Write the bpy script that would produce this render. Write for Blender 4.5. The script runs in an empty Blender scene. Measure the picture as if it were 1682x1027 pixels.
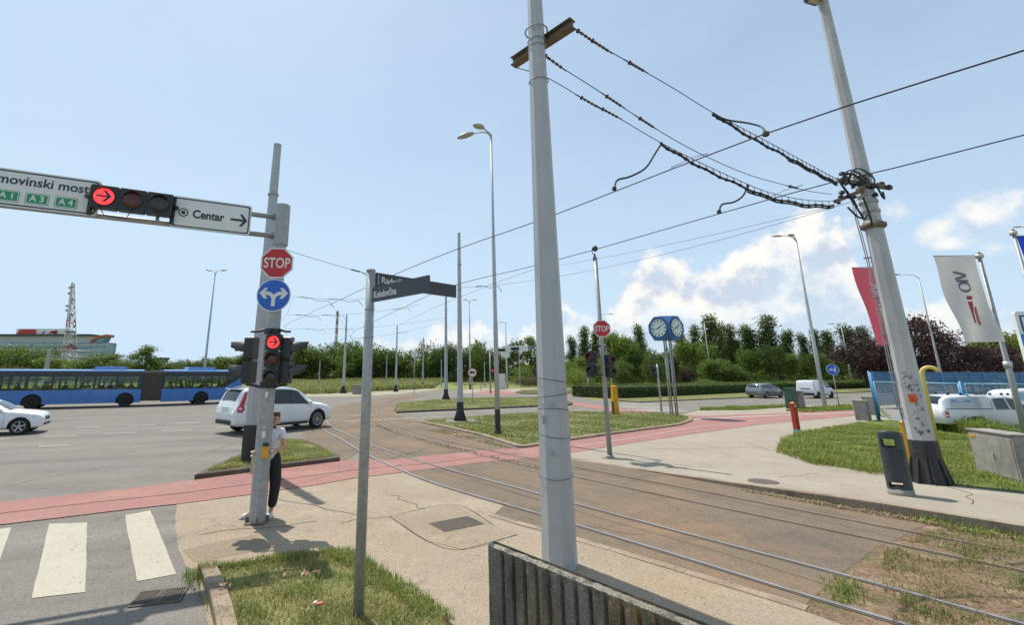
import bpy, bmesh, math, random
from mathutils import Vector, Matrix, noise as mnoise
from mathutils.geometry import tessellate_polygon
R = math.radians
C = bpy.context.scene.collection
SC = bpy.context.scene
rng = random.Random(7)

# ------------------------------------------------------------------ camera
# a 75 degree street camera 2.45 m above the ground; the frame is a crop of a wider view, hence the lens shift
F, H, CX, CY = 765.0, 2.45, 732.0, 440.0
TILT = math.atan((615 - CY) / F)
cam = bpy.data.cameras.new('camera')
cam.sensor_fit = 'HORIZONTAL'; cam.sensor_width = 36
cam.lens = F / 1682 * 36
cam.shift_x = (841 - CX) / 1682
cam.shift_y = -(513.5 - CY) / 1682
cam.clip_start = 0.05; cam.clip_end = 6000
camo = bpy.data.objects.new('camera', cam); C.objects.link(camo)
camo.location = (0, 0, H); camo.rotation_euler = (R(90) + TILT, 0, 0)
SC.camera = camo

def ray(px, py):
    x = (px - CX) / F; y = -(py - CY) / F
    return Vector((x, math.cos(TILT) - y * math.sin(TILT), math.sin(TILT) + y * math.cos(TILT)))
def P(px, py, z=0.0):                     # point at height z seen at a pixel of the photograph
    d = ray(px, py); return Vector((0, 0, H)) + d * ((z - H) / d.z)
def D(px, py, Y):                         # point at depth Y
    d = ray(px, py); return Vector((0, 0, H)) + d * (Y / d.y)
def VPL(px, py, a, b):                    # point in the vertical plane through a and b
    d = ray(px, py); n = Vector((-(b.y - a.y), b.x - a.x, 0))
    o = Vector((0, 0, H)); return o + d * ((a - o).dot(n) / d.dot(n))
def xy(v, z=0.0): return Vector((v[0], v[1], z))

# ------------------------------------------------------------------ light
SUN_AZ, SUN_EL = R(-37), R(63)            # azimuth from +Y, towards -X
sun_dir = Vector((math.sin(SUN_AZ) * math.cos(SUN_EL), math.cos(SUN_AZ) * math.cos(SUN_EL), math.sin(SUN_EL)))
sl = bpy.data.lights.new('sun', 'SUN'); sl.energy = 3.5; sl.angle = R(0.53); sl.color = (1.0, 0.93, 0.82)
so = bpy.data.objects.new('sun', sl); C.objects.link(so)
so.rotation_euler = sun_dir.to_track_quat('Z', 'Y').to_euler(); so.location = (-30, 30, 60)
SC.view_settings.view_transform = 'Standard'; SC.view_settings.look = 'None'
SC.view_settings.exposure = 0.55; SC.view_settings.gamma = 1
SC.render.film_transparent = False
SC.cycles.max_bounces = 6; SC.cycles.transparent_max_bounces = 12
SC.cycles.sample_clamp_indirect = 6

class NT:
    """small helper round a node tree"""
    def __init__(s, tree): s.t = tree; s.n = tree.nodes; s.l = tree.links
    def new(s, typ, **kw):
        n = s.n.new(typ)
        for k, v in kw.items(): setattr(n, k, v)
        return n
    def put(s, sock, v):
        if isinstance(v, bpy.types.NodeSocket): s.l.new(v, sock)
        elif v is not None:
            if sock.type == 'RGBA' and len(v) == 3: v = (*v, 1)
            sock.default_value = v
    def math(s, op, a, b=None, c=None, clamp=False):
        n = s.new('ShaderNodeMath', operation=op, use_clamp=clamp)
        for i, v in enumerate((a, b, c)):
            if v is not None: s.put(n.inputs[i], v)
        return n.outputs[0]
    def vmath(s, op, a, b=None, out=0):
        n = s.new('ShaderNodeVectorMath', operation=op)
        s.put(n.inputs[0], a)
        if b is not None:
            if op == 'SCALE': s.put(n.inputs[3], b)
            else: s.put(n.inputs[1], b)
        return n.outputs[out]
    def noise(s, vec, scale, detail=4, rough=0.55, out='Fac', dist=0):
        n = s.new('ShaderNodeTexNoise'); s.put(n.inputs['Vector'], vec)
        n.inputs['Scale'].default_value = scale; n.inputs['Detail'].default_value = detail
        n.inputs['Roughness'].default_value = rough; n.inputs['Distortion'].default_value = dist
        return n.outputs[out]
    def maprange(s, v, a, b, c=0.0, d=1.0, smooth=False):
        n = s.new('ShaderNodeMapRange')
        if smooth: n.interpolation_type = 'SMOOTHSTEP'
        s.put(n.inputs[0], v)
        for i, k in enumerate((a, b, c, d)): s.put(n.inputs[i + 1], k)
        return n.outputs[0]
    def mix(s, f, a, b, blend='MIX'):
        n = s.new('ShaderNodeMix', data_type='RGBA', blend_type=blend)
        s.put(n.inputs[0], f); s.put(n.inputs[6], a); s.put(n.inputs[7], b)
        return n.outputs[2]

# ------------------------------------------------------------------ sky with summer cumulus
world = bpy.data.worlds.new('World'); SC.world = world; world.use_nodes = True
w = NT(world.node_tree); w.n.clear()
sky = w.new('ShaderNodeTexSky', sky_type='NISHITA')
sky.sun_disc = False; sky.sun_elevation = SUN_EL; sky.sun_rotation = SUN_AZ
sky.altitude = 120; sky.air_density = 1.0; sky.dust_density = 0.8; sky.ozone_density = 2.0
geo = w.new('ShaderNodeTexCoord').outputs['Generated']
TOPS = [(300,606),(380,600),(440,592),(520,577),(585,556),(640,552),(690,538),(730,517),(775,508),(815,530),(860,522),(905,498),(935,482),(975,500),(1000,474),(1040,432),(1068,404),(1108,398),(1138,420),(1175,424),(1210,404),(1248,376),(1285,347),(1335,334),(1378,352),(1398,398),(1422,446),(1450,486),(1500,476),(1560,462),(1610,474),(1682,484),(1800,500)]
PUFFS = [(1470,352,40,20),(1445,360,26,14),(1540,374,42,20),(1520,384,28,13),(1635,352,54,34),(1665,338,44,28),(1600,378,40,20),(1670,392,60,26),(1560,398,30,10),(1400,395,26,30),(541,480,9,6),(660,508,26,8),(1330,512,60,14),(1475,508,50,14)]
sep = w.new('ShaderNodeSeparateXYZ'); w.put(sep.inputs[0], geo)
az = w.math('ARCTAN2', sep.outputs[0], sep.outputs[1])
nz = w.noise(geo, 12, 10, 0.58); big = w.noise(geo, 5.5, 3, .5)
nz_s = w.noise(w.vmath('ADD', geo, (-.012, 0, .030)), 12, 8, 0.58)
vor = w.new('ShaderNodeTexVoronoi', feature='SMOOTH_F1'); vor.inputs['Scale'].default_value = 26; vor.inputs['Smoothness'].default_value = .6; vor.inputs['Detail'].default_value = 2
w.put(vor.inputs['Vector'], w.vmath('ADD', geo, w.vmath('SCALE', w.vmath('SUBTRACT', w.noise(geo, 22, 4, .6, 'Color'), (.5, .5, .5)), 0.03)))
fc_ = w.new('ShaderNodeFloatCurve'); cv = fc_.mapping.curves[0]
A0, A1, Z1 = -0.75, 1.15, 0.5
def tnorm(px, py): d = ray(px, py).normalized(); return ((math.atan2(d.x, d.y) - A0) / (A1 - A0), d.z / Z1)
tp_s = [tnorm(*q) for q in TOPS]
cv.points[0].location = (0, max(0, tp_s[0][1])); cv.points[1].location = (1, tp_s[-1][1])
for q in tp_s: cv.points.new(min(.999, max(.001, q[0])), max(0.0, q[1]))
fc_.mapping.update()
w.put(fc_.inputs['Value'], w.maprange(az, A0, A1, 0, 1))
topz = w.math('MULTIPLY', fc_.outputs[0], Z1)
rag = w.math('ADD', w.math('MULTIPLY', w.math('SUBTRACT', nz, .5), .15), w.math('MULTIPLY', w.math('SUBTRACT', .42, vor.outputs['Distance']), .045))
below = w.math('SUBTRACT', w.math('ADD', topz, rag), sep.outputs[2])             # depth under the cloud top
a1 = w.maprange(below, -0.010, 0.030, smooth=True)
a1 = w.math('MULTIPLY', a1, w.maprange(below, 0.03, 0.20, 1.0, 0.50, smooth=True))
a1 = w.math('MULTIPLY', a1, w.maprange(w.math('ADD', big, w.math('MULTIPLY', nz, .4)), .50, .72, 0.55, 1.0, smooth=True))
acc = None
for px_, py_, rx, ry in [(q[0], q[1], q[2] * 1.3, q[3] * 1.35) for q in PUFFS]:                                                    # small separate clouds, flat ellipses of direction
    c = ray(px_, py_).normalized(); ex = (ray(px_ + rx, py_).normalized() - c); ey = (ray(px_, py_ - ry).normalized() - c)
    dv = w.vmath('SUBTRACT', geo, tuple(c)); u_ = w.vmath('DOT_PRODUCT', dv, tuple(ex / ex.length_squared), out=1); v_ = w.vmath('DOT_PRODUCT', dv, tuple(ey / ey.length_squared), out=1)
    v = w.math('SUBTRACT', 1.0, w.math('ADD', w.math('MULTIPLY', u_, u_), w.math('MULTIPLY', v_, v_)))
    v = w.math('MULTIPLY', w.math('MAXIMUM', v, -3), 1.0); acc = v if acc is None else w.math('MAXIMUM', acc, v)
pd = w.math('ADD', acc, w.math('MULTIPLY', w.math('SUBTRACT', nz, .505), 7.0))
a2 = w.math('MULTIPLY', w.maprange(pd, 0.0, 1.9, smooth=True), .92)
alpha = w.math('MAXIMUM', a1, a2)
alpha = w.math('MULTIPLY', alpha, w.maprange(sep.outputs[2], 0.005, 0.13, 0.50, 1.0))
alpha = w.math('MULTIPLY', alpha, w.maprange(sep.outputs[2], -.01, 0.01))
shade = w.math('ADD', w.math('MULTIPLY', w.math('SUBTRACT', nz_s, nz), 4.2), w.maprange(below, 0.02, 0.15, -0.12, 0.42))
shade = w.maprange(shade, -0.20, 0.62, 0.0, 1.0, smooth=True)
cloud = w.mix(shade, (7.0, 6.85, 6.55), (4.2, 4.8, 5.7))
veil = w.math('MULTIPLY', w.noise(w.vmath('MULTIPLY', geo, (2.2, 2.2, 7)), 1.5, 5, .6), 0.22)
hz = w.math('ADD', w.maprange(sep.outputs[2], 0.0, 0.6, 0.72, 0.40, smooth=True), veil)
leftw = w.maprange(sep.outputs[0], -0.9, 0.5, 0.30, 0.0)
hz = w.math('ADD', hz, leftw, clamp=True)
skycol = w.mix(hz, sky.outputs[0], (4.3, 5.5, 6.6))
col = w.mix(alpha, skycol, cloud)
bg = w.new('ShaderNodeBackground'); w.put(bg.inputs[0], col); bg.inputs[1].default_value = 0.10
wo = w.new('ShaderNodeOutputWorld'); w.l.new(bg.outputs[0], wo.inputs[0])

# ------------------------------------------------------------------ materials
MATS = {}
def mat(name, col, rough=0.6, metal=0.0, var=0.0, vscale=6, col2=None, bump=0.0, bscale=60, spec=0.5, world_space=False, coat=0, layers=()):
    """Principled surface: base colour broken up by noise; layers = (colour, scale, lo, hi, strength[, stretch])"""
    if name in MATS: return MATS[name]
    m = bpy.data.materials.new(name); m.use_nodes = True; MATS[name] = m
    t = NT(m.node_tree); b = t.n['Principled BSDF']
    b.inputs['Roughness'].default_value = rough; b.inputs['Metallic'].default_value = metal
    b.inputs['Specular IOR Level'].default_value = spec
    if coat: b.inputs['Coat Weight'].default_value = coat; b.inputs['Coat Roughness'].default_value = 0.06
    vec = t.new('ShaderNodeNewGeometry').outputs['Position'] if world_space else t.new('ShaderNodeTexCoord').outputs['Object']
    c = (*col, 1)
    if var or col2:
        n = t.noise(vec, vscale, 6, 0.6)
        c2 = col2 or tuple(min(1, x * (1 + var)) for x in col)
        c1 = col if col2 else tuple(x * (1 - var) for x in col)
        c = t.mix(t.maprange(n, 0.3, 0.7), c1, c2)
    for L in layers:
        lc, ls, lo, hi, st = L[:5]
        v = t.vmath('MULTIPLY', vec, L[5]) if len(L) > 5 else vec
        n = t.noise(v, ls, 5, 0.6)
        c = t.mix(t.math('MULTIPLY', t.maprange(n, lo, hi), st), c, lc)
    t.put(b.inputs['Base Color'], c)
    if bump:
        bn = t.new('ShaderNodeBump'); bn.inputs['Strength'].default_value = bump; bn.inputs['Distance'].default_value = 0.02
        t.put(bn.inputs['Height'], t.noise(vec, bscale, 5, 0.65)); t.l.new(bn.outputs[0], b.inputs['Normal'])
    return m
def emit(name, col, s):
    if name in MATS: return MATS[name]
    m = mat(name, col, 0.4); b = m.node_tree.nodes['Principled BSDF']
    b.inputs['Emission Color'].default_value = (*col, 1); b.inputs['Emission Strength'].default_value = s
    return m
def glass(name, tint, clear=0.5, rough=0.03):
    """window pane: part mirror, part see-through"""
    if name in MATS: return MATS[name]
    m = bpy.data.materials.new(name); m.use_nodes = True; MATS[name] = m
    t = NT(m.node_tree); t.n.clear()
    o = t.new('ShaderNodeOutputMaterial'); a = t.new('ShaderNodeBsdfTransparent'); a.inputs[0].default_value = (*tint, 1)
    g = t.new('ShaderNodeBsdfGlossy'); g.inputs['Roughness'].default_value = rough; g.inputs[0].default_value = (.9, .93, .95, 1)
    fr = t.new('ShaderNodeFresnel'); fr.inputs[0].default_value = 1.45
    mx = t.new('ShaderNodeMixShader'); t.put(mx.inputs[0], fr.outputs[0]); t.l.new(a.outputs[0], mx.inputs[1]); t.l.new(g.outputs[0], mx.inputs[2])
    t.l.new(mx.outputs[0], o.inputs[0]); return m
def leafmat(name, c1, c2, tr=0.35):
    if name in MATS: return MATS[name]
    m = bpy.data.materials.new(name); m.use_nodes = True; MATS[name] = m
    t = NT(m.node_tree); b = t.n['Principled BSDF']; b.inputs['Roughness'].default_value = 0.55
    b.inputs['Specular IOR Level'].default_value = 0.3
    pos = t.new('ShaderNodeNewGeometry'); oi = t.new('ShaderNodeObjectInfo')
    f = t.math('ADD', t.math('MULTIPLY', t.noise(pos.outputs['Position'], 0.9, 3), 0.6),
               t.math('MULTIPLY', t.math('ADD', pos.outputs['Random Per Island'], oi.outputs['Random']), 0.28))
    c = t.mix(t.maprange(f, 0.3, 0.85), c1, c2)
    t.put(b.inputs['Base Color'], c)
    tl = t.new('ShaderNodeBsdfTranslucent'); t.put(tl.inputs[0], t.mix(0.5, c, (0.20, 0.26, 0.03)) if c2[1] > c2[0] * 1.05 else c)
    mx = t.new('ShaderNodeMixShader'); mx.inputs[0].default_value = tr
    t.l.new(b.outputs[0], mx.inputs[1]); t.l.new(tl.outputs[0], mx.inputs[2]); t.l.new(mx.outputs[0], t.n['Material Output'].inputs[0])
    return m

# ------------------------------------------------------------------ mesh building
class MB:
    def __init__(s): s.v = []; s.f = []; s.mi = []; s.sm = []
    def add(s, vs, fs, mi=0, sm=False):
        k = len(s.v); s.v += [Vector(v) for v in vs]; s.f += [tuple(i + k for i in f) for f in fs]
        s.mi += [mi] * len(fs); s.sm += [sm] * len(fs); return s
    def box(s, c, size, rot=None, mi=0, bev=0.0):
        c = Vector(c); hx, hy, hz = (d / 2 for d in size)
        if bev:
            b = min(bev, hx * .9, hy * .9, hz * .9); bm = bmesh.new(); bmesh.ops.create_cube(bm, size=1)
            for v in bm.verts: v.co = Vector((v.co.x * size[0], v.co.y * size[1], v.co.z * size[2]))
            bmesh.ops.bevel(bm, geom=bm.edges[:], offset=b, segments=2, profile=0.5, affect='EDGES')
            vs = [v.co.copy() for v in bm.verts]; fs = [[v.index for v in f.verts] for f in bm.faces]; bm.free()
        else:
            vs = [Vector((x, y, z)) for x in (-hx, hx) for y in (-hy, hy) for z in (-hz, hz)]
            fs = [(0, 1, 3, 2), (4, 6, 7, 5), (0, 4, 5, 1), (2, 3, 7, 6), (0, 2, 6, 4), (1, 5, 7, 3)]
        if rot is not None: vs = [rot @ v for v in vs]
        return s.add([v + c for v in vs], fs, mi)
    def tube(s, pts, r, seg=8, mi=0, sm=True, cap=True, phase=0.0, closed=False):
        pts = [Vector(p) for p in pts]; n = len(pts)
        rr = r if isinstance(r, (list, tuple)) else [r] * n
        t0 = (pts[1] - pts[0]).normalized()
        up = Vector((0, 0, 1)) if abs(t0.z) < 0.9 else Vector((1, 0, 0))
        a = t0.cross(up).normalized(); vs = []
        for i in range(n):
            t = (pts[min(i + 1, n - 1)] - pts[max(i - 1, 0)]).normalized()
            a = (a - t * a.dot(t)).normalized(); b = t.cross(a)
            for k in range(seg):
                q = 2 * math.pi * k / seg + phase
                vs.append(pts[i] + (a * math.cos(q) + b * math.sin(q)) * rr[i])
        fs = [(i * seg + k, i * seg + (k + 1) % seg, (i + 1) * seg + (k + 1) % seg, (i + 1) * seg + k) for i in range(n - 1) for k in range(seg)]
        s.add(vs, fs, mi, sm)
        if cap:
            k0 = len(s.v) - n * seg
            s.f += [tuple(k0 + k for k in reversed(range(seg))), tuple(k0 + (n - 1) * seg + k for k in range(seg))]; s.mi += [mi] * 2; s.sm += [False] * 2
        return s
    def lathe(s, prof, seg=16, c=(0, 0, 0), mi=0, sm=True, rot=None):
        vs = [Vector((r * math.cos(2 * math.pi * k / seg), r * math.sin(2 * math.pi * k / seg), z)) for r, z in prof for k in range(seg)]
        if rot is not None: vs = [rot @ v for v in vs]
        c = Vector(c); n = len(prof)
        fs = [(i * seg + k, i * seg + (k + 1) % seg, (i + 1) * seg + (k + 1) % seg, (i + 1) * seg + k) for i in range(n - 1) for k in range(seg)]
        fs += [tuple(reversed(range(seg))), tuple((n - 1) * seg + k for k in range(seg))]
        return s.add([v + c for v in vs], fs, mi, sm)
    def prism(s, poly, z0, z1, M=None, mi=0, bev=0):
        """closed 2D outline extruded from z0 to z1, then moved by the matrix M"""
        n = len(poly); M = M or Matrix.Identity(4)
        vs = [M @ Vector((p[0], p[1], z0)) for p in poly] + [M @ Vector((p[0], p[1], z1)) for p in poly]
        tri = tessellate_polygon([[Vector((p[0], p[1], 0)) for p in poly]])
        ar = sum(poly[i][0] * poly[(i + 1) % n][1] - poly[(i + 1) % n][0] * poly[i][1] for i in range(n))
        fs = []
        for t in tri:
            a, b, c = t
            q = (poly[b][0] - poly[a][0]) * (poly[c][1] - poly[a][1]) - (poly[b][1] - poly[a][1]) * (poly[c][0] - poly[a][0])
            if q < 0: a, b, c = a, c, b
            fs += [(a + n, b + n, c + n), (a, c, b)]
        for i in range(n):
            j = (i + 1) % n
            fs.append((i, j, j + n, i + n) if ar > 0 else (j, i, i + n, j + n))
        return s.add(vs, fs, mi)
    def quad(s, a, b, c, d, mi=0): return s.add([a, b, c, d], [(0, 1, 2, 3)], mi)
    def build(s, name, mats, parent=None, org=None, smooth=None):
        me = bpy.data.meshes.new(name); o = Vector(org) if org is not None else Vector((0, 0, 0))
        me.from_pydata([tuple(v - o) for v in s.v], [], s.f)
        for m in (mats if isinstance(mats, (list, tuple)) else [mats]): me.materials.append(m)
        me.polygons.foreach_set('material_index', s.mi)
        me.polygons.foreach_set('use_smooth', [smooth if smooth is not None else x for x in s.sm])
        me.update()
        ob = bpy.data.objects.new(name, me); C.objects.link(ob)
        if parent is not None: ob.parent = parent
        return ob

def tag(o, label=None, cat=None, group=None, kind=None):
    if label: o['label'] = label
    if cat: o['category'] = cat
    if group: o['group'] = group
    if kind: o['kind'] = kind
    return o
def thing(name, loc, label, cat, group=None, rz=0.0):
    o = bpy.data.objects.new(name, None); C.objects.link(o); o.empty_display_size = 0.2
    o.location = loc; o.rotation_euler = (0, 0, rz); return tag(o, label, cat, group)
def solo(mb, name, m, label, cat, group=None, org=None):
    ob = mb.build(name, m, None, org)
    if org is not None: ob.location = org
    return tag(ob, label, cat, group)
def struct(o): o['kind'] = 'structure'; return o
def dup(root, loc, rz=None, label=None, scale=None, group=None):
    c = root.copy(); C.objects.link(c); c.location = loc
    if rz is not None: c.rotation_euler = (0, 0, rz)
    if scale is not None: c.scale = scale
    if label: c['label'] = label
    if group: c['group'] = group
    def kids(src, dst):
        for ch in src.children:
            k = ch.copy(); C.objects.link(k); k.parent = dst; kids(ch, k)
    kids(root, c); return c

def text_mesh(body, size, M, m, parent, name='lettering', org=None, align='LEFT', ext=0.002, sx=1.0, offset=0.0, extra=None):
    cu = bpy.data.curves.new('t', 'FONT'); cu.body = body; cu.size = size; cu.align_x = align; cu.align_y = 'CENTER'
    cu.extrude = ext; cu.offset = offset; cu.resolution_u = 4
    o = bpy.data.objects.new('t', cu); C.objects.link(o)
    dg = bpy.context.evaluated_depsgraph_get(); me = bpy.data.meshes.new_from_object(o.evaluated_get(dg))
    bpy.data.objects.remove(o); bpy.data.curves.remove(cu)
    mb = MB(); T = Matrix.Diagonal((sx, 1, 1, 1))
    mb.add([M @ (T @ v.co) for v in me.vertices], [tuple(p.vertices) for p in me.polygons])
    bpy.data.meshes.remove(me)
    if extra: extra(mb)
    return mb.build(name, m, parent, org)
def frame(o, right, up):
    """matrix with x = right, y = up, z = facing"""
    x = Vector(right).normalized(); y = Vector(up); y = (y - x * y.dot(x)).normalized(); z = x.cross(y)
    M = Matrix((x, y, z)).transposed().to_4x4(); M.translation = Vector(o); return M
def ngon(n, r, ph=0.0): return [(r * math.cos(2 * math.pi * k / n + ph), r * math.sin(2 * math.pi * k / n + ph)) for k in range(n)]
def rrect(w_, h_, r, n=4):
    out = []
    for cx, cy, a in ((w_/2-r, h_/2-r, 0), (-w_/2+r, h_/2-r, 90), (-w_/2+r, -h_/2+r, 180), (w_/2-r, -h_/2+r, 270)):
        out += [(cx + r * math.cos(R(a + 90 * k / n)), cy + r * math.sin(R(a + 90 * k / n))) for k in range(n + 1)]
    return out
def ring2d(mb, outer, inner, z0, z1, M, mi=0):
    n = len(outer)
    vs = [M @ Vector((p[0], p[1], z)) for z in (z0, z1) for p in outer] + [M @ Vector((p[0], p[1], z)) for z in (z0, z1) for p in inner]
    fs = []
    for i in range(n):
        j = (i + 1) % n
        fs += [(n + i, n + j, 3*n + j, 3*n + i), (i, j, n + j, n + i), (2*n + j, 2*n + i, 3*n + i, 3*n + j)]
    mb.add(vs, fs, mi)
def smooth_pts(pts, sub=6):
    pts = [Vector(p) for p in pts]; out = []
    for i in range(len(pts) - 1):
        p0 = pts[max(i-1, 0)]; p1 = pts[i]; p2 = pts[i+1]; p3 = pts[min(i+2, len(pts)-1)]
        for k in range(sub):
            t = k / sub
            out.append(0.5 * ((2*p1) + (p2-p0)*t + (2*p0-5*p1+4*p2-p3)*t*t + (3*p1-p0-3*p2+p3)*t**3))
    out.append(pts[-1]); return out
# ------------------------------------------------------------------ the setting: ground, road, pavements, tracks
def zf(p):                                # the right-hand pavement climbs to a kerb above the tram bed
    return 0.15 * min(1.0, max(0.0, (13.4 - p[1]) / 4.0))
def Pz(px, py):
    p = P(px, py)
    for _ in range(4): p = P(px, py, zf(p))
    return p
def sheet(name, pts, z, m, hfun=None, holes=()):
    bm = bmesh.new(); loops = [[xy(p) for p in pts]] + [[xy(p) for p in h] for h in holes]
    flat = [v for l in loops for v in l]; vs = [bm.verts.new(v) for v in flat]
    for t in tessellate_polygon(loops):
        try: bm.faces.new([vs[i] for i in t])
        except ValueError: pass
    if hfun:
        for k in range(24):
            y = 4.0 + k * 0.42
            g = bm.verts[:] + bm.edges[:] + bm.faces[:]
            bmesh.ops.bisect_plane(bm, geom=g, plane_co=(0, y, 0), plane_no=(0, 1, 0))
    for v in bm.verts: v.co.z = z + (hfun(v.co) if hfun else 0)
    bm.normal_update()
    for f in bm.faces:
        if f.normal.z < 0: f.normal_flip()
    me = bpy.data.meshes.new(name); bm.to_mesh(me); bm.free(); me.materials.append(m)
    o = bpy.data.objects.new(name, me); C.objects.link(o); return struct(o)
def px(L, z=0): return [P(a, b, z) for a, b in L]

def jag(pts, amp=.025, step=.28):
    """a worn, slightly ragged edge"""
    out = []; n = len(pts)
    for i in range(n):
        a, b = Vector(pts[i][:2]), Vector(pts[(i+1) % n][:2]); L = (b - a).length; k = min(60, max(1, int(L / step))); d = (b - a).normalized() if L > 0 else b - a; q = Vector((-d.y, d.x))
        far_ = max(1.0, min(4.0, a.length / 12))
        for j in range(k):
            p = a.lerp(b, j / k); out.append((p + q * (mnoise.noise((p.x * 2.1, p.y * 2.1, .7)) * amp * far_ if j else 0)).to_3d())
    return out
def groundmat(name, base, alt, agg=0.25, aggs=90, stains=(), rough=0.88, bump=0.35, patch=1.0, cracks=0.0, streak=None):
    m = bpy.data.materials.new(name); m.use_nodes = True; MATS[name] = m
    t = NT(m.node_tree); b = t.n['Principled BSDF']; b.inputs['Roughness'].default_value = rough; b.inputs['Specular IOR Level'].default_value = 0.35
    vec = t.new('ShaderNodeNewGeometry').outputs['Position']
    c = t.mix(t.maprange(t.noise(vec, 0.45 * patch, 6, 0.62), 0.32, 0.68), base, alt)
    med = t.noise(vec, 3.1, 6, 0.7)
    c = t.mix(t.maprange(med, 0.38, 0.75, 0, 0.55), c, tuple(x * 0.72 for x in base))
    for lc, ls, lo, hi, st, stretch in stains:
        n = t.noise(t.vmath('MULTIPLY', vec, stretch), ls, 5, 0.62)
        c = t.mix(t.math('MULTIPLY', t.maprange(n, lo, hi), st), c, lc)
    if streak:                            # tyre-worn lanes along one direction
        an_, sc_, st_ = streak; ca, sa = math.cos(an_), math.sin(an_)
        u_ = t.vmath('DOT_PRODUCT', vec, (ca, sa, 0), out=1); v_ = t.vmath('DOT_PRODUCT', vec, (-sa, ca, 0), out=1)
        cx_ = t.new('ShaderNodeCombineXYZ'); t.put(cx_.inputs[0], t.math('MULTIPLY', u_, .05)); t.put(cx_.inputs[1], v_)
        n = t.noise(cx_.outputs[0], sc_, 4, .6)
        c = t.mix(t.math('MULTIPLY', t.maprange(n, .52, .72), st_), c, tuple(x * .55 for x in base)); c = t.mix(t.math('MULTIPLY', t.maprange(n, .46, .30), st_ * .7), c, tuple(min(1, x * 1.35) for x in base))
    vo = t.new('ShaderNodeTexVoronoi'); t.put(vo.inputs['Vector'], vec); vo.inputs['Scale'].default_value = aggs
    sp = t.new('ShaderNodeSeparateColor'); t.l.new(vo.outputs['Color'], sp.inputs[0])
    v = t.maprange(sp.outputs[0], 0, 1, 1 - agg, 1 + agg)
    cc = t.new('ShaderNodeCombineColor'); [t.put(cc.inputs[i], v) for i in range(3)]
    c = t.mix(1.0, c, cc.outputs[0], 'MULTIPLY')
    if cracks:
        ve = t.new('ShaderNodeTexVoronoi', feature='DISTANCE_TO_EDGE'); ve.inputs['Scale'].default_value = 0.42
        t.put(ve.inputs['Vector'], t.vmath('ADD', vec, t.vmath('SCALE', t.noise(vec, 2.2, 5, .7, 'Color'), 0.9)))
        k = t.math('MULTIPLY', t.maprange(ve.outputs[0], 0.0, 0.011, 1, 0), t.maprange(t.noise(vec, 0.3, 2), .45, .6))
        c = t.mix(t.math('MULTIPLY', k, cracks), c, tuple(x * 0.35 for x in base))
    t.put(b.inputs['Base Color'], c)
    bn = t.new('ShaderNodeBump'); bn.inputs['Strength'].default_value = bump; bn.inputs['Distance'].default_value = 0.012
    t.put(bn.inputs['Height'], t.math('ADD', sp.outputs[1], t.math('MULTIPLY', med, 2.0))); t.l.new(bn.outputs[0], b.inputs['Normal'])
    return m
ONE = (1, 1, 1)
M_ROAD = groundmat('asphalt', (.200, .180, .157), (.165, .150, .133), .22, 70,
    [((.21, .185, .15), .55, .52, .72, .55, (1, 1, 1)), ((.07, .068, .066), .5, .56, .74, .5, (.35, 1.5, 1)), ((.20, .17, .13), 6, .62, .75, .5, ONE), ((.05, .046, .042), 2.2, .66, .74, .6, ONE)], cracks=.7, streak=(R(20), .9, .55))
M_PAVE = groundmat('pavement_asphalt', (.335, .278, .205), (.275, .217, .152), .26, 85,
    [((.315, .220, .125), .5, .5, .7, .5, ONE), ((.15, .125, .095), 1.3, .60, .78, .55, ONE), ((.40, .34, .26), .8, .56, .7, .4, ONE), ((.12, .1, .08), 9, .68, .74, .6, ONE)], cracks=.65)
M_PAVER = groundmat('pavement_concrete', (.345, .305, .245), (.295, .255, .200), .16, 100,
    [((.25, .19, .14), .7, .55, .75, .5, ONE), ((.44, .39, .33), .5, .55, .75, .4, ONE), ((.17, .14, .11), 8, .68, .75, .5, ONE)], cracks=.6)
M_BED = groundmat('tram_bed_asphalt', (.155, .122, .088), (.190, .138, .090), .26, 75,
    [((.265, .160, .092), .38, .5, .68, .6, ONE), ((.095, .080, .066), .6, .52, .7, .6, (1, 1, 1)), ((.21, .16, .11), 5, .62, .75, .4, ONE)], cracks=.5)
M_RED = groundmat('red_cycle_asphalt', (.325, .158, .138), (.285, .146, .126), .16, 80,
    [((.37, .20, .17), .9, .48, .68, .7, ONE), ((.17, .10, .085), 1.8, .56, .72, .6, ONE), ((.26, .17, .12), 5, .64, .75, .5, ONE)], cracks=.5)
M_DIRT = groundmat('track_dirt', (.20, .125, .075), (.14, .10, .06), .4, 45,
    [((.30, .22, .15), 2.2, .5, .66, .7, ONE), ((.09, .10, .03), 1.6, .5, .62, .7, ONE)], bump=.9)
M_LAWN = groundmat('dry_lawn', (.165, .180, .050), (.235, .205, .085), .35, 60,
    [((.075, .105, .018), .9, .46, .62, .8, ONE), ((.26, .20, .10), 2.4, .55, .7, .6, ONE)], bump=.9)
M_GREEN = groundmat('green_lawn', (.115, .170, .030), (.17, .20, .05), .35, 60,
    [((.05, .09, .012), 1.2, .46, .62, .8, ONE), ((.22, .18, .08), 2.4, .62, .75, .5, ONE)], bump=.9)
M_FIELD = groundmat('field', (.175, .205, .050), (.245, .235, .085), .3, 8, [((.07, .11, .02), .12, .48, .62, .7, ONE)], bump=.6, patch=.1)
M_KERB = groundmat('kerb_concrete', (.36, .285, .21), (.27, .205, .145), .25, 80,
    [((.11, .085, .06), 2.2, .48, .7, .7, ONE), ((.33, .28, .22), 5, .55, .7, .4, ONE)], bump=.5)
M_KERBD = groundmat('dark_kerb_concrete', (.125, .10, .078), (.085, .068, .05), .25, 80, [((.20, .165, .125), 3, .52, .7, .6, ONE)], bump=.5)
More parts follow.
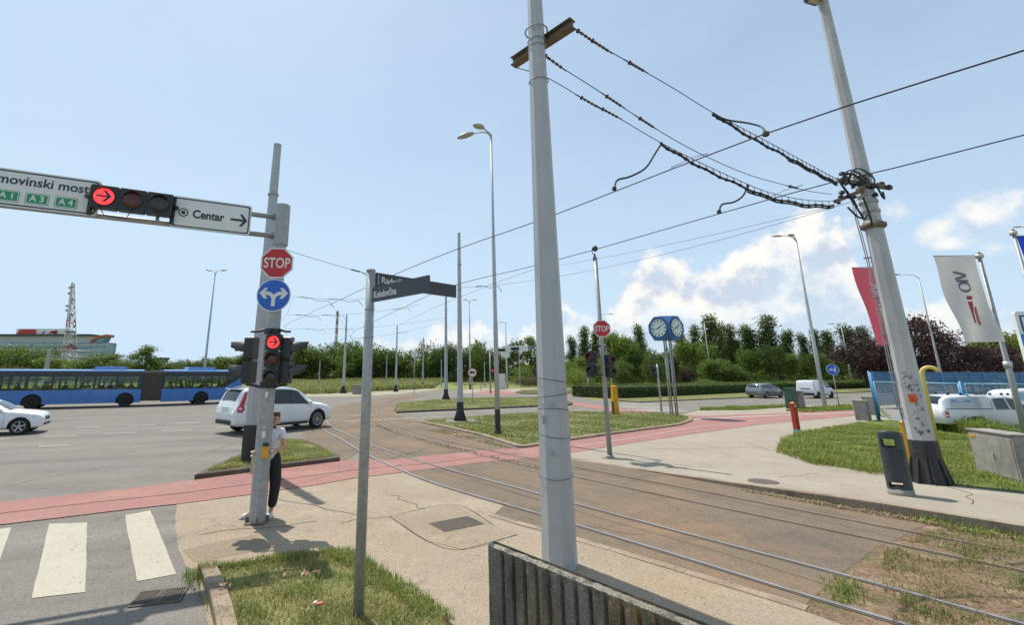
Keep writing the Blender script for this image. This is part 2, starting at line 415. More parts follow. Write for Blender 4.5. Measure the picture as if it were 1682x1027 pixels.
M_PAINT = groundmat('road_paint', (.50, .485, .44), (.42, .40, .36), .10, 70, [((.22, .205, .185), 2.6, .56, .68, .55, ONE), ((.2, .185, .17), 14, .58, .64, .55, ONE)], rough=.7, bump=.15)
M_ZEBRA = groundmat('zebra_paint', (.43, .39, .31), (.37, .335, .265), .08, 70, [((.33, .28, .21), 3, .6, .72, .5, ONE), ((.2, .17, .13), 30, .70, .73, .7, ONE)], rough=.7, bump=.15)
M_TAR = groundmat('tar_seam', (.07, .06, .05), (.10, .08, .06), .2, 80)

RA = [(-7.6,29.5),(-7.04,26.86),(-5.42,21.9),(-4.0,18.82),(-2.75,15.97),(-1.65,13.83),(-.50,11.83),(.34,10.67),(1.09,9.75),(1.68,9.05),(3.22,7.05),(3.97,6.04),(4.60,5.25)]
g0 = 3500
sheet('ground', [(-g0,-60),(g0,-60),(g0,g0),(-g0,g0)], 0.0, M_FIELD)
road = [(-110,-10),(-110,8),(-60,27),(-45,36),(-24,47.5),P(520,653),P(600,652),P(651,649.5),P(690,645),P(720,641),P(763,641),P(850,646.5),P(930,648),P(980,658),P(1049,661.6),
        P(1200,655),P(1288,650),P(1434,644),P(1700,636),P(1700,653),P(1404,664),P(1292,669),P(1152,674),P(1000,700),P(800,800),P(300,845),P(292,900),P(306,933),(-2.85,6.6),(-1.9,4.6),(-.6,0),(-.6,-10)]
sheet('road', road, 0.004, M_ROAD)
near_pave = [P(290,829),P(288,860),P(293,905),P(306,933),(-3.12,6.6),(-2.3,5.2),(-2.3,-8),(11,-8),(8.2,-1),(5.9,2.5),(3.77,5.62),(2.32,7.32),(.80,8.92),(1.16,9.78),(.36,10.65),(-.48,11.81),(-1.66,13.80),P(594,764),P(557,762),P(470,775),P(318,795)]
sheet('pavement', jag(near_pave, .02, .3), 0.008, M_PAVE)
bedL = [(3.77,5.62),(2.32,7.32),(.80,8.92),(1.16,9.78),(.34,10.67),(-.50,11.83),(-1.68,13.83),(-2.78,15.97),P(557,763),P(520,737),P(497,716),P(500,702),P(560,697.5),P(640,700),P(690,694)]
bedR = [P(738,707),P(792,719),P(847,738),P(885,744.5),P(1000,763.5),P(1050,772.5),P(1240,807),P(1500,853),P(1532,863),P(1500,872),P(1468,892),P(1440,900),P(1420,918),P(1380,945),P(1335,985)]
sheet('tram_bed', bedL + bedR, 0.012, M_BED)
sheet('tram_bed', px([(502,701.5),(518,682),(560,666),(620,656),(680,648.5),(704,649),(668,660),(650,668),(648,676),(668,687),(690,693.5),(640,699.5),(560,697)]), 0.008, M_BED)
dirt = [P(1532,863),(9.05,7.75),(10.6,5.6),(16,-2),(17,-8),(11,-8),(8.2,-1),(5.9,2.5),(3.77,5.62)] + [P(1335,985),P(1380,945),P(1420,918),P(1440,900),P(1468,892),P(1500,872)]
sheet('track_dirt', dirt, 0.009, M_DIRT)
kerbR = [Vector(p) for p in ((2.75,15.1),(3.4,14.7),(4.48,13.75),(5.05,13.0),(6.62,10.86),(8.16,8.86),(8.97,7.82),(10.6,5.6),(16,-2),(17,-4))]
kerbR = [Vector((p[0], p[1], 0)) for p in kerbR]
rp_out = [(24.0,26.4),P(1440,670),P(1404,664),P(1292,668.5),P(1152,674),P(1118,682),P(1138,691),P(1118,700),P(993,717),P(934,725),P(885,739)]
sheet('pavement_right', [xy(p) for p in kerbR] + [(30,-4),(30,18),(24,19.5)] + rp_out, 0.010, M_PAVER, zf)
# stone kerb along the tram bed, one long piece with joints
def kerb_along(name, pts, wd, hfun, m, joint=1.0, base=-0.05):
    mb = MB(); L = smooth_pts(pts, 5); acc = 0; seg = [L[0]]
    def piece(sg):
        k = len(sg); A = []; 
        for i in range(k):
            t = (sg[min(i+1,k-1)] - sg[max(i-1,0)]).normalized(); n = Vector((-t.y, t.x, 0)) * wd
            h = hfun(sg[i]) + 0.014
            A += [xy(sg[i], base), xy(sg[i], h - .015), xy(sg[i] + n * .1, h), xy(sg[i] + n, h), xy(sg[i] + n, base)]
        fs = [(i*5+j, (i+1)*5+j, (i+1)*5+j+1, i*5+j+1) for i in range(k-1) for j in range(4)]
        fs += [(0,1,2,3,4), tuple((k-1)*5+j for j in (4,3,2,1,0))]
        mb.add(A, fs)
    for i in range(1, len(L)):
        seg.append(L[i]); acc += (L[i] - L[i-1]).length
        if acc >= joint or i == len(L) - 1:
            d = (seg[-1] - seg[-2]).normalized() * 0.006
            if len(seg) >= 2: piece(seg[:-1] + [seg[-1] - d])
            seg = [L[i]]; acc = 0
    bm = bmesh.new(); o = mb.build(name, m); bm.from_mesh(o.data); bmesh.ops.recalc_face_normals(bm, faces=bm.faces); bm.to_mesh(o.data); bm.free()
    return struct(o)
kerb_along('kerb', kerbR, 0.16, zf, M_KERB)
# flat concrete edging between the near pavement and the tram bed
edge = [Vector((.74,8.98,0)),Vector((2.30,7.33,0)),Vector((3.80,5.60,0))]
kerb_along('kerb', edge, 0.15, lambda p: 0.004, M_KERB, 1.0)

def offset_in(poly, d):
    n = len(poly); out = []; area = sum(poly[i].x * poly[(i+1)%n].y - poly[(i+1)%n].x * poly[i].y for i in range(n)); s = 1 if area > 0 else -1
    for i in range(n):
        e1 = (poly[i] - poly[i-1]).normalized(); e2 = (poly[(i+1)%n] - poly[i]).normalized()
        n1 = Vector((-e1.y, e1.x, 0)) * s; n2 = Vector((-e2.y, e2.x, 0)) * s; b = (n1 + n2)
        b = b / max(0.35, (1 + n1.dot(n2)))
        out.append(poly[i] + b * d)
    return out
ISL = []
def island(pts, h, mk, ml, kw=0.16, rise=-0.015):
    poly = [xy(p) for p in pts]; inn = offset_in(poly, kw); bev = offset_in(poly, .025)
    n = len(poly); mb = MB(); A = [xy(p, -.05) for p in poly] + [xy(p, h - .02) for p in poly] + [xy(p, h) for p in bev] + [xy(p, h) for p in inn] + [xy(p, h - .12) for p in inn]
    fs = []
    ccw = sum(poly[i].x * poly[(i+1)%n].y - poly[(i+1)%n].x * poly[i].y for i in range(n)) > 0
    for r in range(4):
        for i in range(n):
            j = (i+1) % n; f = (r*n+i, r*n+j, (r+1)*n+j, (r+1)*n+i); fs.append(f if ccw else f[::-1])
    struct(mb.add(A, fs).build('kerb', mk)); sheet('grass_island', inn, h + rise, ml); ISL.append((inn, h + rise))
    return inn
islA = island(px([(319,789),(430,775),(557,759),(558,755),(530,739),(505,729),(490,727),(463,727),(436,735),(400,750),(345,775)]), .13, M_KERBD, M_LAWN)
islB = island(px([(690,694.5),(700,693),(765,687.5),(885,679.3),(930,679),(1025,679),(1085,680.5),(1118,683),(1137,689),(1137,693),(1118,700),(993,717),(934,725.5),(890,733),(862,737.5),(847,736),(792,718),(738,705.5),(700,697.5)]), .10, M_KERB, M_LAWN)
islC = island(px([(648,675),(650,668),(657,665),(716,658.8),(760,656),(885,654.6),(925,658),(941,664),(938,666.5),(885,669),(760,674.5),(690,677.5),(652,679.5)]), .13, M_KERBD, M_LAWN)
islE = island(px([(846,645.6),(856,642.5),(890,641.5),(973,642.5),(973,646.5),(890,648),(856,647.5)]), .12, M_KERBD, M_LAWN)
# verge with the long hedge
islH = island(px([(1012,658.5),(1049,662),(1200,655.5),(1288,650.5),(1434,644.5),(1700,637),(1700,628),(1434,629),(1190,633),(1020,640),(985,650)]), .10, M_KERBD, M_LAWN)
# far pavement left of the tracks, and the far crossing
sheet('pavement', px([(440,652.5),(520,652.2),(594,651),(651,648.5),(690,644),(722,639.5),(712,636),(660,641.5),(600,645),(520,647),(440,647.5)]), .010, M_PAVER)
sheet('pavement', px([(757,646),(763,640.5),(800,639),(930,639),(1000,640),(973,642.3),(890,641.2),(856,642.2),(846,646),(815,651)]), .010, M_PAVER)
sheet('cycle_path', px([(772,646.5),(815,650.8),(852,647.8),(846,644.5),(806,641)]), .018, M_RED)
# grass strips between the right-hand pavement and the far road
gs1 = px([(1150,674.8),(1152,672.5),(1290,667),(1308,668.5),(1225,674.5)]); sheet('grass_strip', gs1, .024, M_GREEN)
gs2 = px([(1290,676),(1322,671),(1400,667),(1402,674.5),(1330,678)]); sheet('grass_strip', gs2, .024, M_GREEN)
# the yard behind the blue fences
sheet('yard', [(24.4,26.6),(24.4,19.2),(70,19),(90,70),(34,38)], .014, groundmat('yard_gravel', (.30, .28, .25), (.24, .22, .19), .3, 40))

red = px([(-120,840),(0,827),(160,810),(310,791.5),(470,769),(557,758),(640,756.5),(715,749),(792,741.5),(861,737.5),(890,733),(934,725.5),(993,717.3),(1118,700.2),(1138,693),(1141,689),(1118,682.3),(1150,684),(1280,679.5),(1404,674.5),(1440,673),
          (1440,682),(1404,684),(1250,698),(1150,712),(1050,727),(945,744),(885,752.5),(793,761),(667,777),(596,785),(520,798),(420,813),(290,830),(200,840),(0,864),(-120,878)])
sheet('cycle_path', jag(red, .03, .3), .018, M_RED)
sheet('cycle_path', px([(925,657.5),(1000,668.7),(1060,676),(1120,682.6),(1092,684),(1000,675.2),(940,667)]), .016, M_RED)
struct(sheet('cycle_path', px([(1140,689),(1280,682.5),(1404,678)] + [(1404,678.6),(1280,683.4),(1142,690.3)]), .022, M_PAINT))
# seams down the middle of the red strip
def strip(name, pts, wd, z, m, hf=None):
    mb = MB(); L = smooth_pts([xy(p) for p in pts], 4); n = len(L); A = []
    for i in range(n):
        t = (L[min(i+1,n-1)] - L[max(i-1,0)]).normalized(); q = Vector((-t.y, t.x, 0)) * wd / 2
        h = z + (hf(L[i]) if hf else 0); A += [xy(L[i] + q, h), xy(L[i] - q, h)]
    return struct(mb.add(A, [(2*i, 2*i+1, 2*i+3, 2*i+2) for i in range(n-1)]).build(name, m))
strip('cycle_path_seam', px([(0,846),(160,827),(300,812),(470,789),(600,772),(716,762),(790,752),(862,746)]), .035, .022, M_TAR)
strip('cycle_path_line', px([(945,735),(1050,719),(1150,702),(1260,690),(1404,679)]), .06, .023, M_PAINT)
# rails: two grooved tram rails to a track
M_RAIL = mat('rail_steel', (.235, .235, .245), .5, .25, .2, 3, layers=(((.20, .13, .08), 1.6, .58, .75, .5),))
M_RAILR = mat('worn_rail_steel', (.20, .165, .13), .65, .2, .2, 3, layers=(((.19, .11, .065), 1.2, .45, .62, .8),))
M_GROOVE = mat('groove', (.045, .036, .03), .9)
RB = [(-8.1,32.5),(-6.13,25.21),(-5.0,22.23),(-4.07,20.28),(-3.10,18.33),(-1.81,15.97),(-.24,13.48),(1.99,10.42),(3.80,7.96),(4.90,6.52),(5.72,5.35)]
RCc = [(-5.9,37),(-5.41,30.9),(-4.75,27.58),(-3.63,24.12),(-2.43,21.32),(-.34,17.42),(.88,15.5),(2.52,13.04),(4.80,9.93),(6.50,7.70),(7.30,6.62)]
RD = [(-4.6,50),(-5.0,44.39),(-5.12,37.77),(-4.64,32.37),(-3.95,28.74),(-3.13,25.85),(-2.26,23.23),(-.79,19.9),(.87,17.0),(2.74,14.35),(5.43,10.75),(7.10,8.45),(8.08,7.14)]
def ext(L): a, b = Vector(L[-2]), Vector(L[-1]); d = (b - a).normalized(); return [Vector(p) for p in L] + [b + d * 4, b + d * 9]
def rail(pts, m, label):
    L = smooth_pts([Vector((p[0], p[1], 0)) for p in ext(pts)], 6); n = len(L); mb = MB(); A = []
    for i in range(n):
        t = (L[min(i+1,n-1)] - L[max(i-1,0)]).normalized(); q = Vector((-t.y, t.x, 0))
        for o_, z_ in ((-.047,.006),(-.045,.0265),(.013,.0265),(.015,.020),(.034,.020),(.036,.0235),(.046,.0235),(.048,.006)): A.append(xy(L[i] - q * o_, z_))
    mb.f = []; fs = []
    for i in range(n-1):
        for j in range(7): fs.append((i*8+j, i*8+j+1, (i+1)*8+j+1, (i+1)*8+j))
    mb.add(A, fs); mb.mi = [1 if (k % 7) in (2, 3, 4) else 0 if k % 7 == 1 else 2 for k in range(len(fs))]
    bm = bmesh.new(); o = mb.build('tram_rail', [m, M_GROOVE, M_RAILR]); bm.from_mesh(o.data)
    bm.normal_update(); fl = [f for f in bm.faces if f.normal.z < 0]; bmesh.ops.reverse_faces(bm, faces=fl); bm.to_mesh(o.data); bm.free()
    return tag(o, label, 'tram rail', 'rails of the double tram track')
rail(RA, M_RAIL, 'polished tram rail nearest the tan pavement and the manhole cover')
rail(RB, M_RAIL, 'bright tram rail, second out from the tan pavement, partner of the nearest one')
rail(RCc, M_RAILR, 'dull rusty tram rail in the middle of the bed, third out from the tan pavement')
rail(RD, M_RAILR, 'tram rail running closest to the right-hand stone kerb and the lamp-post island')
# paint
def marks(quads, z, m, name='road_marking'):
    mb = MB()
    for q in quads: mb.add([xy(P(a, b), z) for a, b in q], [tuple(range(len(q)))])
    bm = bmesh.new(); o = mb.build(name, m); bm.from_mesh(o.data); bm.normal_update()
    for f in bm.faces:
        if f.normal.z < 0: f.normal_flip()
    bm.to_mesh(o.data); bm.free(); return struct(o)
marks([[(205,848),(247,840),(290,945),(225,957)],[(80,862),(143,860),(140,975),(52,985)],[(-60,880),(18,868),(-14,960),(-110,990)]], .010, M_ZEBRA) if False else [sheet('road_marking', jag(px(q), .012, .12), .010, M_ZEBRA) for q in ([(205,848),(247,840),(290,945),(225,957)],[(80,862),(143,860),(140,975),(52,985)],[(-60,880),(18,868),(-14,960),(-110,990)])]
def dash(a, b, wd=.14, z=.010):
    p, q = P(*a), P(*b); t = (q - p).normalized(); n = Vector((-t.y, t.x, 0)) * wd / 2
    return [xy(p + n, z), xy(q + n, z), xy(q - n, z), xy(p - n, z)]
mb = MB()
for a, b in [((123,703),(166,701.7)),((210,700.2),(255,698.4)),((288,696.2),(328,694.4)),((71.6,718),(126.5,715.8)),((171.5,713.2),(225,711)),((266,708.6),(315,706.6)),((354.6,703),(383,702)),((-10,722.4),(15,721)),
             ((63,734),(115,731.5)),((563.6,692.7),(599,690.6)),((619.5,690.4),(659,688.5)),((662,688.2),(681,687)),((692,686.7),(730,684.7)),((761.6,683.4),(778,682.2)),((792,682.4),(813,681)),((833,680.7),(860.6,679)),((872,678.3),(890,677.3)),
             ((578.6,683.2),(621,681.6)),((944,674),(964,673)),((1193,662.4),(1236,660)),((1275,658.2),(1294,656.8)),((1400,650.8),(1428,649.2)),((1107,666.8),(1144.5,664.8)),((180,676.5),(230,675)),((260,673.5),(300,672)),((600,662),(640,660)),((680,656.8),(716,655.4)),((760,654.2),(800,653.2))]:
    q = dash(a, b); mb.quad(*q)
mb.quad(*dash((664.5,697.8),(689,696.6), .3)); mb.quad(*dash((648,681.7),(885,670.6), .10)); mb.quad(*dash((1010,663.6),(1200,656.6), .08)); mb.quad(*dash((60,716),(560,690), .05))
for k in range(6): mb.quad(*dash((1002 + k * 9, 664.6 + k * 2.3), (1078 + k * 10, 663.8 + k * 2.3), .42))
o = mb.build('road_marking', M_PAINT); struct(o)
bm = bmesh.new(); bm.from_mesh(o.data); bm.normal_update()
for f in bm.faces:
    if f.normal.z < 0: f.normal_flip()
bm.to_mesh(o.data); bm.free()

# near grass patch with an L-shaped kerb
patch = [Vector(p + (0,)) for p in ((-3.02,6.46),(-2.42,6.70),(-1.90,6.98),(-1.52,7.22),(-1.30,7.12),(-.95,6.55),(-.52,6.05),(-.22,5.68),(-.02,5.2),(.35,4.2),(.5,3),(-1.05,3.0),(-2.30,5.36))]
sheet('grass_patch', patch, .075, M_LAWN)
sheet('grass_patch_edge', [patch[3], Vector((-1.40,7.32,0)), Vector((-1.15,7.12,0)), Vector((-.82,6.55,0)), Vector((-.42,6.1,0)), Vector((-.1,5.7,0)), Vector((.12,5.2,0)), Vector((.5,4.2,0)), Vector((.62,3,0))] + patch[10:3:-1], .0121, M_DIRT)
kerb_along('kerb', [Vector((-1.0,2.9,0)),Vector((-2.30,5.30,0)),Vector((-3.12,6.58,0))][::-1], .17, lambda p: .11, M_KERB, 1.0)
kerb_along('kerb', [Vector((-3.12,6.60,0)),Vector((-2.45,6.85,0)),Vector((-1.75,7.14,0))][::1], -.15, lambda p: .10, M_KERB, 1.0)
# lush grass on the right
gR = [Pz(a, b) for a, b in ((1280,741),(1286,726),(1312,713),(1400,698),(1442,690))] + [Vector((24.2,26.0,0)),Vector((24.2,18,0)),Vector((17,9.6,0))] + [Pz(a, b) for a, b in ((1682,812),(1560,798),(1455,779),(1340,762))]
sheet('grass_verge', gR, .022, M_GREEN, zf)

# concrete apron and iron covers
ap = px([(640,850),(745,830),(805,862),(850,880),(760,905),(700,890)])
sheet('pavement_patch', ap, .0125, groundmat('patched_concrete', (.30, .245, .175), (.24, .185, .125), .22, 90, [((.36, .29, .21), 2, .5, .7, .5, ONE)]))
strip('pavement_seam', px([(640,850),(745,830),(810,864)]), .012, .0165, M_TAR); strip('pavement_seam', px([(640,850),(700,890),(760,905),(850,880)]), .012, .0165, M_TAR)
M_IRON = mat('cast_iron', (.105, .088, .075), .7, .35, .2, 30, layers=(((.17, .11, .07), 7, .5, .65, .6),))
a, b, c_ = P(710,861), P(768,850), P(738,876); u = (b - a).normalized(); v = (c_ - a) - u * (c_ - a).dot(u); v.normalize()
ctr = P(750,862.5); mc = MB(); Mx = frame(ctr + Vector((0, 0, .0)), u, -v)
Lx, Ly = (b - a).length, .44
mc.prism([(-Lx/2,-Ly/2),(Lx/2,-Ly/2),(Lx/2,Ly/2),(-Lx/2,Ly/2)], .013, .018, Mx)
for i in range(16):
    for j in range(12): mc.box(Mx @ Vector((-Lx/2 + Lx*(i+.5)/16, -Ly/2 + Ly*(j+.5)/12, .019)), (.022, .022, .006), Mx.to_3x3())
ring2d(mc, [(Lx/2+.03,Ly/2+.03),(-Lx/2-.03,Ly/2+.03),(-Lx/2-.03,-Ly/2-.03),(Lx/2+.03,-Ly/2-.03)], [(Lx/2+.008,Ly/2+.008),(-Lx/2-.008,Ly/2+.008),(-Lx/2-.008,-Ly/2-.008),(Lx/2+.008,-Ly/2-.008)], .012, .02, Mx)
solo(mc, 'manhole_cover', M_IRON, 'rectangular ribbed iron manhole cover in the tan pavement', 'manhole cover', org=ctr)
ctr = Pz(1254,793); mc = MB().lathe([(.0,.012),(.30,.012),(.30,.022),(.26,.024),(.0,.024)], 20, ctr)
solo(mc, 'manhole_cover', M_IRON, 'small round iron cover near the edge of the right-hand pavement', 'manhole cover', org=ctr)
ctr = P(262,983); dg_ = thing('drain_grate', xy(ctr, .006), 'barred iron street drain in two panels beside the kerb corner', 'drain grate')
Mx = frame(Vector((0, 0, 0)), (.966, .26, 0), (-.26, .966, 0)); mb = MB()
for s in (-1, 1):
    ring2d(mb, [(s*.13+.125,.19),(s*.13-.125,.19),(s*.13-.125,-.19),(s*.13+.125,-.19)], [(s*.13+.11,.17),(s*.13-.11,.17),(s*.13-.11,-.17),(s*.13+.11,-.17)], 0, .012, Mx)
    for k in range(9): mb.box(Mx @ Vector((s*.13 - .1 + k*.025, 0, .004)), (.011, .35, .010), Mx.to_3x3())
mb.build('bars', M_IRON, dg_)
MB().prism([(-.26,-.18),(.26,-.18),(.26,.18),(-.26,.18)], -.004, .0005, Mx).build('sump', mat('black_void', (.01, .01, .01), .9), dg_)

# repairs and seams: tar-filled cracks, saw cuts along the rails, darker asphalt patches
sheet('pavement_patch', jag(px([(300,905),(420,880),(450,900),(320,926)]), .04, .25), .0105, groundmat('worn_pavement', (.27, .215, .15), (.22, .17, .115), .25, 90))
for L in (RB, RCc):
    for s_ in (-.34, .36):
        q = smooth_pts([Vector((p[0], p[1], 0)) for p in ext(L)], 3); off_ = []
        for i in range(len(q)):
            t_ = (q[min(i+1, len(q)-1)] - q[max(i-1, 0)]).normalized(); off_.append(q[i] + Vector((-t_.y, t_.x, 0)) * (s_ + .05 * mnoise.noise((i * .7, s_, 2))))
        strip('track_seam', off_[4:-14], .018, .0138, M_TAR)
def crack(a, b, z, seed, hf=None):
    r_ = random.Random(seed); p, q = xy(a), xy(b); n = 7; d_ = q - p; nn = Vector((-d_.y, d_.x, 0)).normalized()
    strip('pavement_crack', [p + d_ * (i / n) + nn * (r_.gauss(0, .05) if 0 < i < n else 0) for i in range(n + 1)], .016, z, M_TAR, hf)
for k, (a, b) in enumerate((((420,812),(600,850)),((330,880),(520,858)),((640,815),(700,838)),((560,860),(640,850)))): crack(P(*a), P(*b), .0118, k)
for k, (a, b) in enumerate((((1085,762),(1180,770)),((1280,790),(1345,782)),((1230,730),(1380,778)),((1060,740),(1270,735)),((1560,800),(1600,845)))): crack(P(*a), P(*b), .0135, 20 + k, zf)
for k, (a, b) in enumerate((((0,800),(160,770)),((120,740),(330,722)),((300,760),(420,715)),((900,860),(1060,880)))): crack(P(*a), P(*b), .0145 if a[0] > 800 else .0068, 40 + k)
# ------------------------------------------------------------------ grass, hedges, trees
def inside(p, poly):
    c = False; n = len(poly)
    for i in range(n):
        a, b = poly[i], poly[i-1]
        if (a[1] > p[1]) != (b[1] > p[1]) and p[0] < (b[0]-a[0]) * (p[1]-a[1]) / (b[1]-a[1]) + a[0]: c = not c
    return c
def blades(name, poly, z, n, h, m, hf=None, wd=.006, lean=.5, keep=None, clump=1.3, org=None):
    poly = [(p[0], p[1]) for p in poly]; x0, x1 = min(p[0] for p in poly), max(p[0] for p in poly); y0, y1 = min(p[1] for p in poly), max(p[1] for p in poly)
    mb = MB(); k = 0; tries = 0
    while k < n and tries < n * 12:
        tries += 1; p = (rng.uniform(x0, x1), rng.uniform(y0, y1))
        if not inside(p, poly): continue
        nn = mnoise.noise((p[0] * clump, p[1] * clump, 3.3))
        if rng.random() > .62 + nn * .9: continue
        if keep and not keep(p): continue
        hh = rng.uniform(*h) * (1 + .55 * nn); a = rng.uniform(0, 6.283); bx, by = math.cos(a), math.sin(a); l = rng.uniform(.1, lean) * hh
        b = Vector((p[0], p[1], z + (hf(p) if hf else 0))); q = Vector((-by, bx, 0)) * wd * rng.uniform(.7, 1.4); d = Vector((bx, by, 0))
        m1 = b + d * l * .35 + Vector((0, 0, hh * .6)); t = b + d * l + Vector((0, 0, hh * rng.uniform(.75, 1)))
        mb.add([b - q, b + q, m1 + q * .8, m1 - q * .8, t], [(0, 1, 2, 3), (3, 2, 4)]); k += 1
    o = mb.build(name, m); o['kind'] = 'stuff'; return o
G_DRY = leafmat('dry_grass', (.165, .205, .042), (.37, .36, .125), .3)
G_LUSH = leafmat('lush_grass', (.105, .185, .026), (.29, .32, .085), .35)
G_TALL = leafmat('meadow_grass', (.140, .195, .036), (.35, .33, .13), .35)
G_PARCH = leafmat('parched_grass', (.20, .205, .050), (.43, .38, .155), .3)
blades('grass', patch, .075, 16000, (.02, .075), G_PARCH, wd=.0035, lean=1.2)
blades('grass', patch, .075, 2600, (.03, .10), G_LUSH, wd=.004, lean=1.0, clump=2.2, keep=lambda p: mnoise.noise((p[0]*2.2, p[1]*2.2, 8)) > .08)
blades('grass', [(-1.75,7.0),(-1.5,7.22),(-1.35,7.2),(-.8,6.5),(-.3,5.95),(.1,5.3),(-.25,5.3),(-.9,6.3)], .05, 2600, (.04, .13), G_LUSH, wd=.004, lean=.9)
blades('grass', [(-2.3,5.4),(-2.2,5.7),(-2.95,6.75),(-3.25,6.5),(-3.2,6.3)], .02, 500, (.03, .12), G_LUSH, wd=.004, clump=6)
blades('grass', [(-3.1,6.5),(-1.9,7.0),(-1.95,6.8),(-3.0,6.38)], .07, 1200, (.04, .10), G_LUSH, wd=.004)
blades('grass', gR, .022, 42000, (.04, .15), G_LUSH, zf, .008, .9, keep=lambda p: p[0] < 21)
blades('grass', gR, .022, 9000, (.03, .13), G_DRY, zf, .008, 1.2, keep=lambda p: p[0] < 21 and mnoise.noise((p[0]*.7, p[1]*.7, 5)) > .05)
blades('grass', [Pz(a, b) for a, b in ((1275,745),(1285,722),(1330,712),(1360,735),(1420,765),(1460,776),(1455,784),(1340,766))], .02, 5000, (.08, .24), G_LUSH, zf, .008, .9)
blades('grass', [(22.9,20.5),(23.6,24.0),(23.0,24.2),(21.2,20),(20,16.5),(23,16.5),(24,19.5)], .02, 3000, (.3, .75), G_LUSH, None, .014, .8)
for poly, z in (ISL[0],): blades('grass', poly, z, 9000, (.03, .11), G_DRY, wd=.008, lean=.9)
for poly, z in (ISL[1], ISL[2]): blades('grass', poly, z, 15000, (.03, .09), G_DRY, wd=.014, lean=.9, clump=.5)
blades('grass', ISL[3][0], ISL[3][1], 2500, (.04, .11), G_DRY, wd=.03, lean=.9)
blades('grass', gs1, .02, 3000, (.06, .2), G_LUSH, wd=.02); blades('grass', gs2, .02, 3000, (.06, .2), G_LUSH, wd=.02)
blades('weeds', [(9.1,7.8),(10.4,5.8),(7.2,4.0),(5.4,4.6),(4.3,5.1),(5.0,6.0),(5.6,6.7),(6.2,7.3),(6.9,7.7),(7.9,8.3),(8.3,8.6)], .01, 15000, (.012, .06), leafmat('weed_grass', (.105, .15, .03), (.34, .28, .12), .3), wd=.004, lean=1.2, clump=1.6,
       keep=lambda p: mnoise.noise((p[0]*1.1, p[1]*1.1, 9)) > -.22)
for a in ((1375,965),(1540,862),(1545,850),(1530,858),(1395,985)):
    c_ = P(*a); blades('weeds', [(c_.x-.25,c_.y-.15),(c_.x+.25,c_.y-.15),(c_.x+.2,c_.y+.18),(c_.x-.2,c_.y+.18)], .01, 70, (.03, .13), G_LUSH, wd=.006, lean=.9, clump=5)
wp = [Vector(p + (0,)) for p in RCc[3:8]]
for i in range(len(wp) - 1):
    a, b = wp[i], wp[i+1]; t = (b - a).normalized(); q = Vector((t.y, -t.x, 0)) * -.11
    blades('weeds', [a+q*.4, b+q*.4, b+q*1.6, a+q*1.6], .012, int(60 * (b-a).length), (.01, .05), leafmat('dead_weed', (.09, .06, .03), (.17, .12, .05), .2), wd=.012, lean=1.5, clump=3)
blades('weeds', [(9.0,7.9),(10.5,5.8),(10.0,5.5),(8.7,7.2),(8.0,8.1),(8.2,8.6)], .012, 1500, (.02, .12), G_LUSH, wd=.005, lean=1.0, clump=2.2)
blades('weeds', px([(700,706),(738,707),(792,720),(847,739),(860,743),(800,731),(735,715),(705,710)]), .012, 1200, (.01, .06), leafmat('straw', (.28, .21, .11), (.38, .30, .17), .2), wd=.012, lean=2)
blades('weeds', [(8.9,7.75),(8.1,8.76),(6.6,10.7),(6.3,11),(6.45,10.55),(8.0,8.5),(8.75,7.5)], .013, 1200, (.01, .05), MATS['straw'], wd=.008, lean=2.2, clump=2)
# meadow beyond the junction
blades('meadow_grass', [(-24,58),(-16,60),(-8,74),(-2,84),(-1,150),(-58,150)], .0, 34000, (.45, 1.05), G_TALL, None, .065, .8, clump=.12)
blades('meadow_grass', [(-58,138),(-1,138),(0,153),(-58,153)], .0, 9000, (.9, 1.6), G_TALL, None, .11, .7, clump=.1)
blades('meadow_grass', px([(-80,655),(380,646),(430,640),(430,620),(-80,622)]), .0, 9000, (.4, .9), G_TALL, None, .09, .8, clump=.1)
blades('meadow_grass', px([(735,634),(960,634),(960,624),(735,624)]), .0, 4000, (.15, .4), G_TALL, None, .07, .8, clump=.1)
blades('meadow_grass', px([(1000,631),(1434,628),(1434,623),(1000,623)]), .0, 6000, (.3, .8), G_TALL, None, .09, .8, clump=.1)

def leafquad(mb, c, s, up=0.4, mi=0):
    a = Vector((rng.gauss(0, 1), rng.gauss(0, 1), rng.gauss(0, 1) + up)).normalized()
    u = a.cross(Vector((rng.gauss(0, 1), rng.gauss(0, 1), rng.gauss(0, 1)))).normalized(); v = a.cross(u)
    k = rng.uniform(.55, .8)
    mb.add([c - u*s, c + v*s*k*.6 + a*s*.12, c + u*s, c - v*s*k*.6 + a*s*.12], [(0, 1, 2, 3)], mi)
def crown(lobes, n, s, gap=.15, skin=.55):
    """leaf clumps spread through a union of ellipsoids (x, y, z, rx, ry, rz)"""
    mb = MB(); wts = [l[3] * l[4] + l[5] * l[3] for l in lobes]; k = 0
    while k < n:
        l = rng.choices(lobes, wts)[0]; d = Vector((rng.gauss(0, 1), rng.gauss(0, 1), rng.gauss(0, 1))).normalized()
        r = rng.uniform(skin, 1.0) * (1 + .42 * mnoise.noise(d * 2.6 + Vector(l[:3]) * 2.3))
        c = Vector((l[0] + d.x * l[3] * r, l[1] + d.y * l[4] * r, l[2] + d.z * l[5] * r))
        if mnoise.noise(c * .85) < -.22 + gap * .3 or c.z < .3: continue
        for _ in range(rng.randint(4, 8)):
            leafquad(mb, c + Vector((rng.gauss(0, 1), rng.gauss(0, 1), rng.gauss(0, .8))) * s * 1.5, s * rng.uniform(.6, 1.25)); k += 1
    return mb
